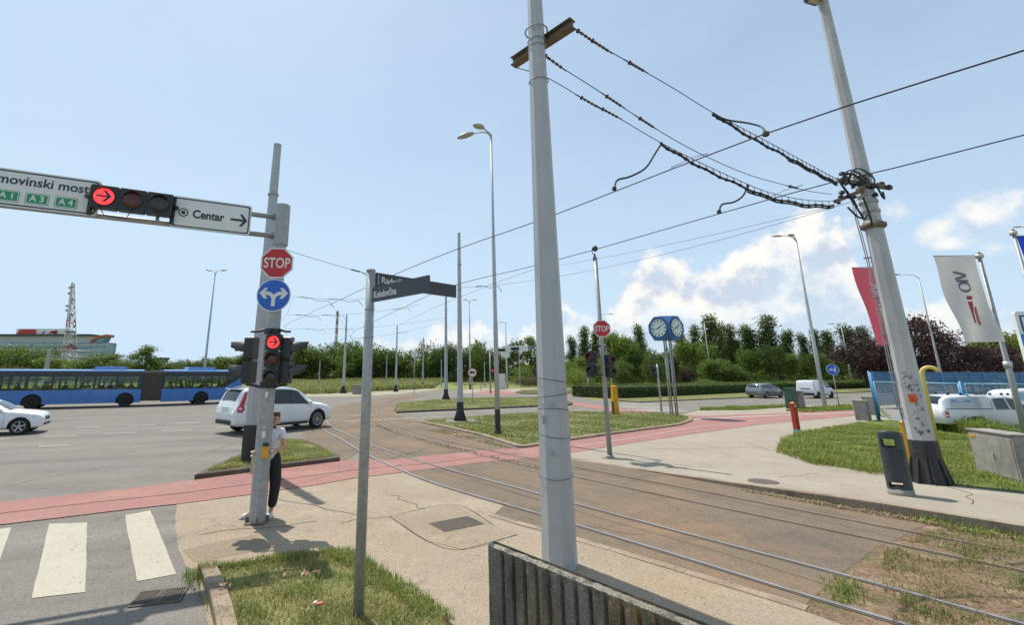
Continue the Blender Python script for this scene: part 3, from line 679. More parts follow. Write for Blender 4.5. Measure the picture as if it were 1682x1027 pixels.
def trunkmesh(h, r, lobes, bend=.3, base=0.0):
    mb = MB(); pts = [Vector((math.sin(i * 1.7) * bend * i / 6, math.cos(i * 2.1) * bend * i / 6, base + h * i / 6)) for i in range(7)]
    mb.tube(pts, [r * (1.25 if i == 0 else 1 - .11 * i) for i in range(7)], 7)
    for l in lobes:
        i = rng.randint(2, 5); a = pts[i]; e = Vector(l[:3]); mid = a.lerp(e, .5) + Vector((0, 0, .25))
        mb.tube([a, mid, e], [r * .5, r * .3, r * .1], 5)
    return mb
M_BARK = mat('bark', (.10, .08, .06), .9, var=.35, vscale=5, bump=.6, bscale=18)
L_MID = leafmat('mid_green_leaves', (.055, .108, .018), (.165, .230, .044))
L_DARK = leafmat('dark_green_leaves', (.032, .068, .015), (.100, .150, .034))
L_POP = leafmat('poplar_leaves', (.034, .066, .018), (.098, .138, .038))
L_LIGHT = leafmat('light_green_leaves', (.095, .155, .022), (.215, .275, .052))
L_PURP = leafmat('purple_leaves', (.032, .015, .015), (.085, .042, .036), .15)
L_HEDGE = leafmat('hedge_leaves', (.040, .082, .014), (.135, .190, .036))
L_OLIVE = leafmat('olive_brown_leaves', (.09, .085, .03), (.19, .165, .06))
PROTO = {}
def proto(key, lobes, n, s, leaf, th, tr, name, gap=.15, skin=.5):
    root = thing(name, (0, -500, 0), 'tree', 'tree')
    crown(lobes, n, s, gap, skin).build('crown', leaf, root); trunkmesh(th, tr, lobes[:6]).build('trunk', M_BARK, root)
    PROTO[key] = [root, max(l[2] + l[5] for l in lobes), max(abs(l[0]) + l[3] for l in lobes), False]
def rl(n, R0, zlo, zhi, rr):
    return [(rng.uniform(-R0, R0), rng.uniform(-R0, R0), rng.uniform(zlo, zhi), rng.uniform(*rr), rng.uniform(*rr), rng.uniform(rr[0], rr[1]) * .85) for _ in range(n)]
for i in range(4): proto('b%d' % i, [(0, 0, 5.5, 2.9, 2.9, 3.4)] + rl(9, 2.6, 2.2, 7.8, (1.2, 2.2)), 5200, .27, [L_MID, L_DARK, L_MID, L_LIGHT][i], 6, .2, 'broadleaf_tree')
for i in range(2): proto('w%d' % i, [(0, 0, 3.5, 3.8, 3.4, 3.6)] + rl(10, 3.6, .8, 6.0, (1.5, 2.6)), 6200, .30, [L_MID, L_DARK][i], 5, .22, 'broadleaf_tree', skin=.6)
for i in range(3):
    lb = [(rng.uniform(-.4, .4), rng.uniform(-.4, .4), 1.3 + k * 1.2, (1.5 if k < 4 else 2.0 - .15 * k) * rng.uniform(.85, 1.15), 1.3, 1.5) for k in range(8)]
    proto('p%d' % i, lb, 7000, .20, L_POP, 9, .16, 'poplar_tree', -.6, .35)
for i in range(2): proto('r%d' % i, [(0, 0, 5.2, 2.9, 2.9, 3.0)] + rl(7, 2.2, 3.2, 7.0, (1.2, 1.9)), 4600, .24, [L_MID, L_DARK][i], 5, .17, 'young_tree', .05)
for i in range(2): proto('u%d' % i, [(0, 0, 5.0, 3.6, 3.2, 4.0)] + rl(12, 3.4, 1.2, 8.0, (1.3, 2.2)), 9500, .21, L_PURP, 6, .22, 'purple_leaf_tree', .1)
for i in range(2): proto('t%d' % i, [(0, 0, 6.0, 1.5, 1.5, 2.6)] + rl(7, 1.6, 3.2, 8.6, (.6, 1.2)), 2400, .22, [L_MID, L_DARK][i], 7.5, .15, 'slender_tree', .3)
for i in range(3): proto('s%d' % i, [(0, 0, 3.8, 5.0, 4.0, 4.2)] + rl(8, 4.0, 1.0, 5.5, (1.8, 3.0)), 3600, .30, [L_MID, L_OLIVE, L_LIGHT][i], 3.5, .16, 'bush', .1, .6)
def plant(key, pxx, top, width, Y, label, group, cat=None):
    root, h0, w0, used = PROTO[key]; b = D(pxx, 600, Y); t = D(pxx, top, Y)
    sz = max(.05, t.z / h0); half = width / 2 * Y / 785.0; sx = half / w0
    if not used: o = root; PROTO[key][3] = True; o.location = (b.x, Y, 0); o.scale = (sx, sx, sz); o.rotation_euler = (0, 0, rng.uniform(0, 6.28))
    else: o = dup(root, (b.x, Y, 0), rng.uniform(0, 6.28), None, (sx, sx, sz))
    o['label'] = label; o['group'] = group
    if cat: o['category'] = cat
    return o
GL = 'trees behind the blue bus'
for i, (a, t_, wd, Y, k, lb) in enumerate([
    (-20,566,110,120,'b0','bushy green tree at the left frame edge behind the bus front'), (45,566,90,118,'b2','bushy tree standing before the glass office building, left part'),
    (22,596,70,100,'s1','olive brown bush above the bus roof near the left edge'), (95,588,80,108,'b3','low green tree between the grey sign frame and the bus roof'),
    (140,585,76,104,'b0','rounded green tree below the lattice mast'), (165,590,62,112,'b1','dark green tree right of the lattice mast foot'),
    (185,580,56,100,'t0','loose tree just right of the office building corner'), (200,590,64,98,'b2','mid green tree over the bus bellows, left of the feathery tree'),
    (220,578,34,102,'t1','narrow dark tree between two loose trees over the bus'), (238,568,48,100,'t0','tall feathery tree standing above the bus bellows'),
    (265,592,64,104,'b1','dark round tree in front of the funnel tower'), (300,592,70,125,'b1','dark tree right of the funnel tower behind the twin lamp'),
    (335,588,70,130,'w1','dense dark tree behind the twin-headed lamp mast'), (378,586,70,125,'b3','light green tree left of the grey tram pole'), (420,582,80,128,'b0','green tree behind the leftmost signal heads')]):
    plant(k, a, t_, wd, Y, lb, GL)
GW = 'wood beyond the meadow'
for i, (a, t_, wd, Y, k, lb) in enumerate([
    (480,574,70,150,'w0','first wood tree right of the signal head visor'), (515,568,74,150,'b0','round wood tree in front of the red striped chimney'), (548,562,66,165,'b1','dark tall tree at the chimney foot'),
    (585,563,80,150,'w0','broad wood tree behind the leftmost slim tram pole'), (620,566,80,152,'w1','dark wood tree left of the street name post'), (655,574,70,150,'b2','wood tree behind the short tram pole right of the street name post'),
    (688,592,50,160,'b3','low light green tree in the dip of the wood'), (712,562,60,150,'w1','tall dark tree left of the black-footed tram poles'), (745,564,58,152,'b1','dark tree between the two black-footed tram poles'),
    (780,562,60,150,'w0','wood tree behind the round red-ringed sign'), (812,574,56,155,'b1','dark tree left of the far signal gantry'), (845,556,40,150,'t1','sparse tree rising above the far signal gantry'),
    (873,552,36,150,'t0','thin-topped tree beside the far gantry post'), (900,574,56,140,'b0','tree hidden partly behind the thick centre pole'), (858,600,44,120,'s0','green bush under the far signal gantry'), (868,617,60,98,'s1','olive bush beside the far gantry post'),
    (470,606,60,120,'s2','light bush at the meadow edge beside the signal visor'), (560,606,70,125,'s0','bush at the foot of the wood behind the meadow, left of the street name post'), (640,608,70,125,'s2','light bush at the wood edge right of the street name post'), (702,632,16,85,'s2','small bright green shrub at the end of the far pavement'),
    (745,612,60,128,'s0','bush at the wood foot between the tram poles'), (795,612,56,125,'s2','light bush left of the far white cabinet')]):
    plant(k, a, t_, wd, max(Y, 152) if a not in (858, 868, 702) else Y, lb, GW, 'bush' if k[0] == 's' else None)
GRT = 'trees right of the centre pole'
for i, (a, t_, wd, Y, k, lb) in enumerate([
    (935,590,56,90,'s0','big green bush right of the thick centre pole'), (965,585,56,86,'b3','light green tree behind the stop sign pole, lower left'), (950,600,60,78,'s2','bright bush left of the yellow post'),
    (1010,548,58,95,'b3','light tree just right of the stop sign pole'), (1045,560,56,92,'b0','green tree left of the blue clock'), (1075,575,50,84,'b1','dark tree behind the clock posts'),
    (1022,592,44,76,'b1','dark small tree behind the two-headed signal'), (1105,570,54,96,'b2','mid green tree directly under the blue clock'), (1140,560,70,92,'b3','large light green tree right of the clock'),
    (1125,598,30,74,'u0','small purple tree right of the clock posts'), (1172,590,56,84,'b0','green tree right of the tilted lamp post'), (1205,600,50,84,'b1','dark tree left of the silver car'), (1155,622,60,72,'s0','green bush over the hedge right of the clock'),(1060,628,70,74,'s0','green bush over the hedge left of the clock'), (985,630,60,72,'s0','green bush at the hedge end behind the yellow post')]):
    plant(k, a, t_, wd, Y, lb, GRT, 'bush' if k[0] == 's' else None)
GP = 'columnar poplars on the skyline'
for i, (a, t_, wd, Y) in enumerate([(942,550,17,170),(962,534,22,165),(980,542,18,168),(1010,543,18,168),(1055,531,24,160),(1036,552,16,168),(1122,540,20,165),(1146,532,22,165),(1172,515,30,150),(1190,528,20,160),(1204,531,24,150),(1212,556,16,150),
                                   (1236,532,36,150),(1269,515,34,148),(1298,540,22,150),(1325,545,18,155),(1347,538,20,150),(1364,541,22,152),(1402,531,30,130),(1427,534,28,128)]):
    names = ['first','second','third','fourth','fifth','sixth','seventh','eighth','ninth','tenth']
    ref = 'left of the blue clock' if a < 1070 else 'between the clock and the tall right lamp' if a < 1310 else 'between the tall right lamp and the purple trees'
    lo = [q for q in (942,962,980,1010,1036,1055) if a < 1070] or [q for q in (1122,1146,1172,1190,1204,1212,1236,1269,1298) if a < 1310] or [1325,1347,1364,1402,1427]
    plant('p%d' % (i % 3), a, t_, wd * 1.35, Y, 'dark columnar poplar, %s from the left %s' % (names[lo.index(a)], ref), GP)
GY = 'row of young round trees behind the hedge'
for i, (a, t_, wd, Y, lb) in enumerate([(1232,572,44,100,'young round tree behind the silver car, left one'), (1262,568,46,98,'young round tree directly behind the silver car roof'), (1295,578,40,100,'young round tree over the green cabinet'),
                                      (1322,580,40,102,'young round tree left of the white van roof'), (1350,578,40,104,'young round tree over the white van'), (1380,575,44,106,'young round tree behind the small blue round sign'), (1408,582,40,108,'young round tree nearest the purple trees')]):
    plant('r%d' % (i % 2), a, t_, wd, Y, lb, GY)
GU = 'purple-leaved trees behind the blue fence'
for i, (a, t_, wd, Y, lb) in enumerate([(1432,541,100,70,'purple tree behind the red flag'), (1505,517,110,66,'tallest purple tree, right of the leaning tram pole'), (1560,545,90,70,'purple tree left of the white flag foot'),
                                      (1620,565,90,74,'purple tree under the white flag'), (1680,574,90,76,'purple tree behind the white pylon sign'), (1475,560,80,78,'purple tree hidden behind the leaning tram pole')]):
    plant('u%d' % (i % 2), a, t_, wd, Y, lb, GU)
for a, t_, wd, Y, k, lb in [(1655,542,70,100,'b3','light green tree beyond the purple trees at the right edge'), (1610,560,50,110,'b3','light green tree behind the white flag foot')]:
    plant(k, a, t_, wd, Y, lb, 'green trees behind the purple ones')

def wood(name, pts, n, s, leaf, seed):
    """a far wood that reads as one mass: overlapping crowns down to the ground; pts = (px, top y, depth)"""
    lobes = []
    for a, t_, Y in pts:
        c = D(a, 600, Y); hh = D(a, t_, Y).z; r = hh * .62
        lobes += [(c.x, Y, hh * .55, r, r * .7, hh * .48), (c.x + rng.uniform(-r, r), Y - r * .4, hh * .30, r, r * .6, hh * .32)]
    mb = MB(); k = 0; wts = [l[3] * l[5] for l in lobes]
    while k < n:
        l = rng.choices(lobes, wts)[0]; d = Vector((rng.gauss(0, 1), rng.gauss(0, 1) - .5, rng.gauss(0, 1))).normalized(); r = rng.uniform(.7, 1) * (1 + .3 * mnoise.noise(d * 2.5 + Vector(l[:3]) * .3))
        c = Vector((l[0] + d.x * l[3] * r, l[1] + d.y * l[4] * r, max(.2, l[2] + d.z * l[5] * r)))
        for _ in range(5): leafquad(mb, c + Vector((rng.gauss(0, 1), rng.gauss(0, 1), rng.gauss(0, .8))) * s * 1.3, s * rng.uniform(.6, 1.3)); k += 1
    o = mb.build(name, leaf); o['kind'] = 'stuff'; return o
wood('far_wood', [(455 + 19 * i, 588 + 9 * math.sin(i * 1.9), 172 + 6 * math.sin(i * 2.3)) for i in range(26)], 15000, .62, L_MID, 1)
wood('far_wood', [(-60 + 22 * i, 601 + 4 * math.sin(i * 2.1), 140 + 5 * math.sin(i * 1.3)) for i in range(24)], 11000, .52, L_MID, 2)
wood('far_wood', [(925 + 20 * i, (592 if i < 14 else 604) + 7 * math.sin(i * 1.7), 122 + 6 * math.sin(i * 2.9)) for i in range(27)], 15000, .45, L_DARK, 3)
def hedge(name, front, depth, h, n, label):
    L = smooth_pts([xy(p) for p in front], 4); mb = MB(); core = MB(); m_ = len(L); A = []
    for i in range(m_):
        t = (L[min(i+1,m_-1)] - L[max(i-1,0)]).normalized(); q = Vector((-t.y, t.x, 0))
        if q.y < 0: q = -q
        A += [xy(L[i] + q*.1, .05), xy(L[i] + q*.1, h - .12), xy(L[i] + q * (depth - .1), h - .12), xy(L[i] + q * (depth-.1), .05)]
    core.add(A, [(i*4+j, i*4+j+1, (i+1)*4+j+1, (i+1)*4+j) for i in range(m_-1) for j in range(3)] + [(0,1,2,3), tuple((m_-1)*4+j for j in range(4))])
    tot = [0]
    for i in range(1, m_): tot.append(tot[-1] + (L[i] - L[i-1]).length)
    for _ in range(n):
        s = rng.uniform(0, tot[-1]); i = max(k for k in range(m_-1) if tot[k] <= s); f = (s - tot[i]) / max(1e-6, tot[i+1] - tot[i]); b = L[i].lerp(L[i+1], f)
        t = (L[i+1] - L[i]).normalized(); q = Vector((-t.y, t.x, 0)); q = -q if q.y < 0 else q
        if rng.random() < .55: c = b + Vector((0, 0, rng.uniform(.05, h))) + q * rng.gauss(0, .09)
        else: c = b + q * rng.uniform(0, depth) + Vector((0, 0, h + rng.gauss(0, .06) + .09 * mnoise.noise(b * .9)))
        if _ % 12 == 0: c = L[0 if _ % 24 else -1] + q * rng.uniform(0, depth) + Vector((rng.gauss(0, .08), 0, rng.uniform(.1, h)))
        leafquad(mb, c, rng.uniform(.06, .13), .6)
    root = thing(name, L[0], label, 'hedge'); org = L[0]
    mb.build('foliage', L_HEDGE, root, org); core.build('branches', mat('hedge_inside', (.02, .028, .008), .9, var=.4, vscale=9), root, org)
hedge('hedge', px([(1020,656),(1110,652),(1190,648),(1260,645),(1319,642.5),(1434,638.5),(1560,634)]), 6.5, 1.25, 22000, 'long clipped green hedge along the far road verge')
hedge('hedge', px([(972,651),(1003,650)]), 2.2, 1.35, 1800, 'short clipped hedge piece beside the yellow post')

# grit, dead leaves and bits of bark lying on the paving and in the gutters
def debris(name, poly, n, z, m, s=(.008, .022), hf=None):
    poly = [(p[0], p[1]) for p in poly]; x0, x1 = min(p[0] for p in poly), max(p[0] for p in poly); y0, y1 = min(p[1] for p in poly), max(p[1] for p in poly); mb = MB(); k = 0
    for _ in range(n * 20):
        p = (rng.uniform(x0, x1), rng.uniform(y0, y1))
        if k >= n: break
        if not inside(p, poly) or rng.random() > .5 + mnoise.noise((p[0] * 1.1, p[1] * 1.1, 5)): continue
        leafquad(mb, Vector((p[0], p[1], z + .006 + (hf(p) if hf else 0))), rng.uniform(*s), 3.5); k += 1
    o = mb.build(name, m); o['kind'] = 'stuff'; return o
DEB = leafmat('grit_brown', (.10, .075, .05), (.42, .34, .24), .1)
debris('debris', [p for p in near_pave if p[1] > -1], 900, .010, DEB); debris('debris', bedL + bedR, 900, .013, DEB, (.008, .024))
debris('debris', px([(1000,758),(1240,790),(1500,825),(1682,860),(1682,815),(1455,785),(1285,745),(1100,735)]), 350, .012, DEB, (.008, .022), zf)
debris('debris', px([(-20,900),(290,832),(318,943),(345,1027),(-20,1100)]), 350, .006, DEB, (.006, .016))
debris('debris', px([(318,790),(557,763),(557,770),(318,800)]), 160, .02, DEB, (.012, .03))
# ------------------------------------------------------------------ poles, signs, signals, street furniture
M_GALV = mat('galvanised_steel', (.33, .34, .34), .5, .25, .16, 9, layers=(((.22, .225, .22), 22, .5, .62, .5), ((.20, .19, .17), 1.4, .6, .75, .25, (1, 1, .25))), bump=.05)
M_POLE = mat('pale_grey_paint', (.37, .385, .40), .45, 0, .07, 3, layers=(((.30, .295, .28), 5, .58, .70, .5, (1, 1, .3)), ((.22, .18, .13), 26, .64, .70, .6), ((.27, .25, .22), 1.2, .58, .72, .4, (2.5, 2.5, .12))), bump=.03)
M_LAMP = mat('lamp_grey_paint', (.40, .41, .42), .45, .1, .08, 3)
M_BLACK = mat('black_paint', (.018, .018, .020), .55, 0, .3, 8, layers=(((.07, .06, .05), 6, .58, .7, .6),))
M_SIGB = mat('signal_black', (.016, .018, .018), .42, 0, .25, 4)
M_VISOR = mat('visor_grey', (.05, .05, .052), .5)
M_WHITE = mat('sign_white', (.66, .67, .66), .4, 0, .05, 3, layers=(((.45, .44, .41), 3, .58, .75, .4, (1, 1, .4)),))
M_RIM = mat('sign_rim_grey', (.45, .46, .46), .45, .4)
M_SIGNBLACK = mat('sign_black', (.018, .02, .028), .4)
M_SRED = mat('sign_red', (.46, .012, .020), .35, 0, .06, 4)
M_SBLUE = mat('sign_blue', (.008, .10, .46), .35, 0, .06, 4)
M_SGREEN = mat('sign_green', (.012, .26, .11), .4)
M_DARKN = mat('dark_nameplate', (.035, .037, .045), .38, 0, .06, 4)
M_CONC = mat('weathered_concrete', (.27, .255, .23), .9, 0, .22, 4, bump=.4, bscale=30, layers=(((.12, .11, .095), 3, .52, .7, .6, (1, 1, .3)), ((.38, .36, .33), 9, .6, .75, .5)))
M_YEL = mat('yellow_paint', (.62, .30, .010), .5, 0, .1, 5, layers=(((.40, .22, .03), 7, .6, .72, .5),))
M_PALEY = mat('pale_yellow_paint', (.62, .48, .13), .45, 0, .08, 5)
M_REDP = mat('red_paint', (.34, .022, .012), .5, 0, .12, 6)
M_ORANGE = mat('orange_paint', (.60, .10, .02), .5)
M_CYAN = mat('light_blue_paint', (.05, .33, .46), .5)
M_FENCE = mat('blue_fence_paint', (.045, .20, .40), .45, .1, .14, 4)
M_FENCE2 = mat('pale_blue_fence_paint', (.16, .36, .46), .45, .1, .14, 4)
M_RUST = mat('rusty_steel', (.16, .13, .10), .75, .3, .25, 8, layers=(((.20, .11, .06), 5, .5, .65, .6),))
M_CABLE = mat('cable_black', (.014, .015, .018), .6)
M_LENS_OFF = mat('lens_dark', (.03, .022, .020), .15)
M_LENS_RED = mat('lens_dull_red', (.075, .014, .010), .2)
M_GLOW = emit('lit_red_lens', (1.0, .040, .045), 1.1)
M_GLASSY = mat('lamp_glass', (.42, .38, .30), .25)

def octpole(mb, base, h, r0, r1, seg=8, ph=.25, n=1, lean=(0, 0)):
    b = Vector(base); k = max(2, n + 1)
    pts = [b + Vector((lean[0] * i / (k - 1), lean[1] * i / (k - 1), h * i / (k - 1))) for i in range(k)]
    return mb.tube(pts, [r0 + (r1 - r0) * i / (k - 1) for i in range(k)], seg, sm=False, phase=ph)
def foot(root, r, h=.9, flare=1.6, org=(0, 0, 0), seg=8, fins=True):
    mb = MB().lathe([(r * flare, 0), (r * flare * .96, .04), (r * 1.12, h * .62), (r * 1.06, h)], seg, (0, 0, 0), sm=False)
    for k in range(8 if fins else 0):
        a = k * math.pi / 4 + .2; mb.prism([(r, 0), (r * flare * 1.32, 0), (r * flare * 1.28, .06), (r * 1.1, h * .55), (r, h * .55)], -.015, .015, frame((0, 0, 0), (math.cos(a), math.sin(a), 0), (0, 0, 1)))
    return mb.build('foot', M_BLACK, root)

# --- near signal gantry -------------------------------------------------
PB = P(422, 860); PB.z = .012
gan = thing('signal_gantry', PB, 'octagonal galvanised signal pole with overhead arm carrying two white direction signs and stop sign', 'traffic signal')
mb = MB(); octpole(mb, (0, 0, 0), 5.62, .138, .118, 8); mb.lathe([(.128, 5.62), (.13, 5.64), (.0, 5.65)], 8, sm=False)
mb.tube([(0, 0, 4.85), (0, 0, 5.66)], [.148, .140], 8, sm=False, phase=.25); mb.build('pole', M_GALV, gan)
mb = MB()
for a in (.3, 1.9, 3.4, 5.0): mb.box((math.cos(a) * .15, math.sin(a) * .15, .05), (.08, .02, .10), Matrix.Rotation(a, 3, 'Z'))
mb.box((0, 0, .008), (.32, .32, .016)); mb.build('base_plate', M_RUST, gan)
ZB, ZT = 5.02, 5.40
a1 = P(411, 389, ZB) - PB; a0 = P(0, 343, ZB) - PB; a1.z = a0.z = 0
ad = (a0 - a1).normalized(); an = Vector((ad.y, -ad.x, 0)); an = an if an.y < 0 else -an      # an faces the camera
def AP(pxx, pyy, off=0.0):             # point on the sign plane of the arm
    o = PB + an * off; return VPL(pxx, pyy, o, o + ad) - PB
far = AP(0, 345); L_ = (Vector((far.x, far.y, 0))).length + 1.5
mb = MB()
for z in (ZB, ZT): mb.tube([Vector((0, 0, z)) + ad * .12, Vector((0, 0, z)) + ad * L_], .048, 10)
for s in (.9, 2.05, 3.05, 4.6, L_ - .4): mb.box(Vector((0, 0, (ZB + ZT) / 2)) + ad * s, (.05, .05, ZT - ZB), Matrix.Rotation(math.atan2(ad.y, ad.x), 3, 'Z'))
for z in (ZB, ZT):
    for s in (.16,): mb.prism([(0, -.10), (0, .10), (.14, .03), (.14, -.03)], -.008, .008, frame(Vector((0, 0, z)) + ad * .10, ad, Vector((0, 0, 1))))
mb.build('arm', M_GALV, gan)
right = -ad
def plate(root, org, Mx, w_, h_, r, mats, name, border=.022, edge=.05, facing=.012):
    mb = MB().prism(rrect(w_, h_, r), -.03, 0, Mx, 1); mb.prism(rrect(w_ - .012, h_ - .012, r), 0.0, .004, Mx, 0)
    o = rrect(w_ - edge, h_ - edge, r * .9); i = rrect(w_ - edge - border * 2, h_ - edge - border * 2, r * .75); ring2d(mb, o, i, .002, .006, Mx, 2)
    return mb.build(name, mats, root)
# Centar sign
OFF = .085
tl, tr_, br, bl = (AP(*q, OFF) for q in ((283, 319), (413, 340), (411, 388), (280, 372)))
cw = ((tr_ - tl).length + (br - bl).length) / 2; ch = ((tl - bl).length + (tr_ - br).length) / 2; cc = (tl + tr_ + br + bl) / 4
Mc = frame(cc, right, (0, 0, 1))
sg = plate(gan, None, Mc, cw, ch, .05, [M_WHITE, M_RIM, M_SIGNBLACK], 'direction_sign'); sg['label'] = 'white sign reading Centar with target symbol and right arrow'
T = lambda x, y, z=.006: Mc @ Matrix.Translation((x * cw, y * ch, z))
text_mesh('Centar', ch * .36, T(-.245, -.02), M_SIGNBLACK, sg, sx=.86, offset=.006)
mb = MB(); ring2d(mb, ngon(20, .078), ngon(20, .060), 0, .003, T(-.355, 0)); mb.prism(ngon(16, .034), 0, .003, T(-.355, 0)); mb.build('target_symbol', M_SIGNBLACK, sg)
mb = MB()
mb.prism([(-.16, -.02), (.06, -.02), (.06, .02), (-.16, .02)], 0, .0034, T(.355, -.03)); mb.prism([(-.01, .115), (.04, .115), (.125, 0), (.04, -.115), (-.01, -.115), (.07, 0)], .0005, .003, T(.355, -.03)); mb.build('arrow', M_SIGNBLACK, sg)
# long sign to the bridge
tr_, br = AP(166, 298, OFF), AP(161, 356, OFF); h_ = (tr_ - br).length * 1.0; w_ = 2.9; cx_ = (tr_ + br) / 2
Mb = frame(cx_ - right * (w_ / 2), right, (0, 0, 1))
sb = plate(gan, None, Mb, w_, h_, .06, [M_WHITE, M_RIM, M_SIGNBLACK], 'direction_sign'); sb['label'] = 'long white sign with bridge name and green motorway number badges, cut by the frame'
S = lambda x, y, z=.006: Mb @ Matrix.Translation((w_ / 2 + x, y * h_, z))
text_mesh('Domovinski most', h_ * .34, S(-.16, .21), M_SIGNBLACK, sb, align='RIGHT', sx=.95, offset=.003)
for k, (xb, tx) in enumerate(((-.43, 'A 4'), (-.80, 'A 3'), (-1.17, 'A 1'), (-1.54, 'A 2'))):
    gb = MB(); Mg = S(xb, -.22, .005); gb.prism(rrect(.30, h_ * .30, .02), 0, .003, Mg, 0); ring2d(gb, rrect(.285, h_ * .30 - .015, .02), rrect(.262, h_ * .30 - .038, .016), .002, .0045, Mg, 1)
    bd = gb.build('number_badge', [M_SGREEN, M_WHITE], sb); text_mesh(tx, h_ * .22, Mg @ Matrix.Translation((0, 0, .005)), M_WHITE, bd, align='CENTER', sx=.95, offset=.003)
# ---- signal heads
def signal(root, Mx, n=3, lens=None, arrow=False, horizontal=False, w_=.30, step=.29, visors=True, d=.20, vx=.0):
    """a signal head facing +z of Mx: housing with rounded sections, lenses and hooded visors"""
    tot = step * n + .02; hb = MB()
    for k in range(n):
        y = (n - 1) / 2 * step - k * step
        Mk = Mx @ Matrix.Translation((0, y, 0) if not horizontal else (-y, 0, 0))
        hb.prism(rrect(w_, step * .97, .045) if not horizontal else rrect(step * .985, w_, .018), -d, 0, Mk)
        hb.prism(ngon(20, .118), 0, .012, Mk)
    hd = hb.build('traffic_light', M_SIGB, root)
    for k in range(n):
        y = (n - 1) / 2 * step - k * step
        Mk = Mx @ Matrix.Translation((0, y, 0) if not horizontal else (-y, 0, 0))
        lm = (lens or [M_LENS_RED, M_LENS_OFF, M_LENS_OFF])[k]
        lo_ = MB().lathe([(.108, .012), (.107, .018), (.07, .026), (0.001, .028)], 22, sm=True); lo_.v = [Mk @ v for v in lo_.v]
        le = lo_.build('lens', lm, hd)
        if lm is M_GLOW: le['label'] = 'lit red lens with black arrow'
        if arrow and k == 0:
            ab = MB(); ab.prism([(-.075, -.012), (.05, -.012), (.05, .012), (-.075, .012)], .030, .032, Mk)
            ab.prism([(-.012, .072), (.024, .072), (.085, 0), (.024, -.072), (-.012, -.072), (.046, 0)], .0305, .0325, Mk); ab.build('arrow', M_SIGNBLACK, hd)
        if visors:
            vb = MB(); n_ = 14; A = []
            for rr in (.124, .116):
                for zz in (0, 1):
                    for i in range(n_ + 1):
                        t_ = R(-25 + 230 * i / n_); ln = .008 if zz == 0 else .20 + vx - .06 * abs(math.cos(t_)) - (.08 if math.sin(t_) < 0 else 0)
                        A.append(Mk @ Vector((rr * math.cos(t_), rr * math.sin(t_), ln)))
            m1 = n_ + 1; fs = []
            for i in range(n_): fs += [(i, i+1, m1+i+1, m1+i), (2*m1+i+1, 2*m1+i, 3*m1+i, 3*m1+i+1), (m1+i, m1+i+1, 3*m1+i+1, 3*m1+i)]
            vb.add(A, fs, 0, True); vb.build('visor', M_VISOR, hd)
    return hd
# three-lens horizontal head on the arm
c1, c3 = AP(171, 323, .24), AP(262, 335, .24); cm = (c1 + c3) / 2; stp = (c3 - c1).length / 2
hs = signal(gan, frame(cm, right, (0, 0, 1)) @ Matrix.Scale(stp / .30, 4), 3, [M_GLOW, M_LENS_RED, M_LENS_OFF], True, True, .300, .30, True, .10, -.125); hs['label'] = 'horizontal three-lens head with lit red right arrow, on the arm'
for s in (-1, 1): MB().box(cm + right * s * stp * 1.55 - an * .1, (.10, .10, .05)).box(cm + right * s * stp * 1.5 - an * .12 + Vector((0, 0, -.05)), (.05, .05, .5)).build('bracket', M_SIGB, gan)
mb = MB(); mb.tube([cm + right * -.45 + Vector((0, 0, -.15)), cm + right * -.35 + Vector((0, 0, -.32)), cm + right * -.05 + Vector((0, 0, -.33)), cm + right * .02 + Vector((0, 0, -.16))], .008, 6); mb.build('cable', M_SIGB, gan)
# vertical heads round the pole
toC = Vector((-PB.x, -PB.y, 0)).normalized(); zc = 2.73
q = D(447, 591, PB.y - .24) - PB
hv = signal(gan, frame(Vector((q.x, q.y, q.z)), Vector((.97, .06, 0)), (0, 0, 1)), 3, [M_GLOW, M_LENS_RED, M_LENS_OFF], True, False, .27, .305, True, .15, -.06); hv['label'] = 'vertical three-lens head with lit red arrow facing the camera'
lft, rgt = Vector((-1, .02, 0)), Vector((1, .05, 0))
ql = D(408, 592, PB.y + .02) - PB; qr = D(474, 592, PB.y - .02) - PB
h2 = signal(gan, frame(ql + lft * .05, Vector((lft.y, -lft.x, 0)) * -1, (0, 0, 1)), 2, [M_LENS_OFF, M_LENS_OFF], False, False, .26, .42, True, .17, .10); h2['label'] = 'two-lens crossing head turned to the left'
h3 = signal(gan, frame(qr + rgt * .05, Vector((rgt.y, -rgt.x, 0)) * -1, (0, 0, 1)), 2, [M_LENS_OFF, M_LENS_OFF], False, False, .26, .42, True, .17, .10); h3['label'] = 'two-lens crossing head turned to the right'
for z in (2.25, 3.20):
    for q_ in (ql, qr): MB().tube([Vector((0, 0, z + (.06 if z > 3 else -.06))), Vector((q_.x * .8, q_.y * .8, z)), Vector((q_.x, q_.y, z))], [.035, .022, .02], 6).build('bracket', M_BLACK, gan)
    MB().tube([Vector((0, -.10, z)), Vector((.03, -.26, z))], .03, 6).lathe([(.145, z - .05), (.145, z + .05)], 12, sm=False).build('bracket_band', M_BLACK, gan)

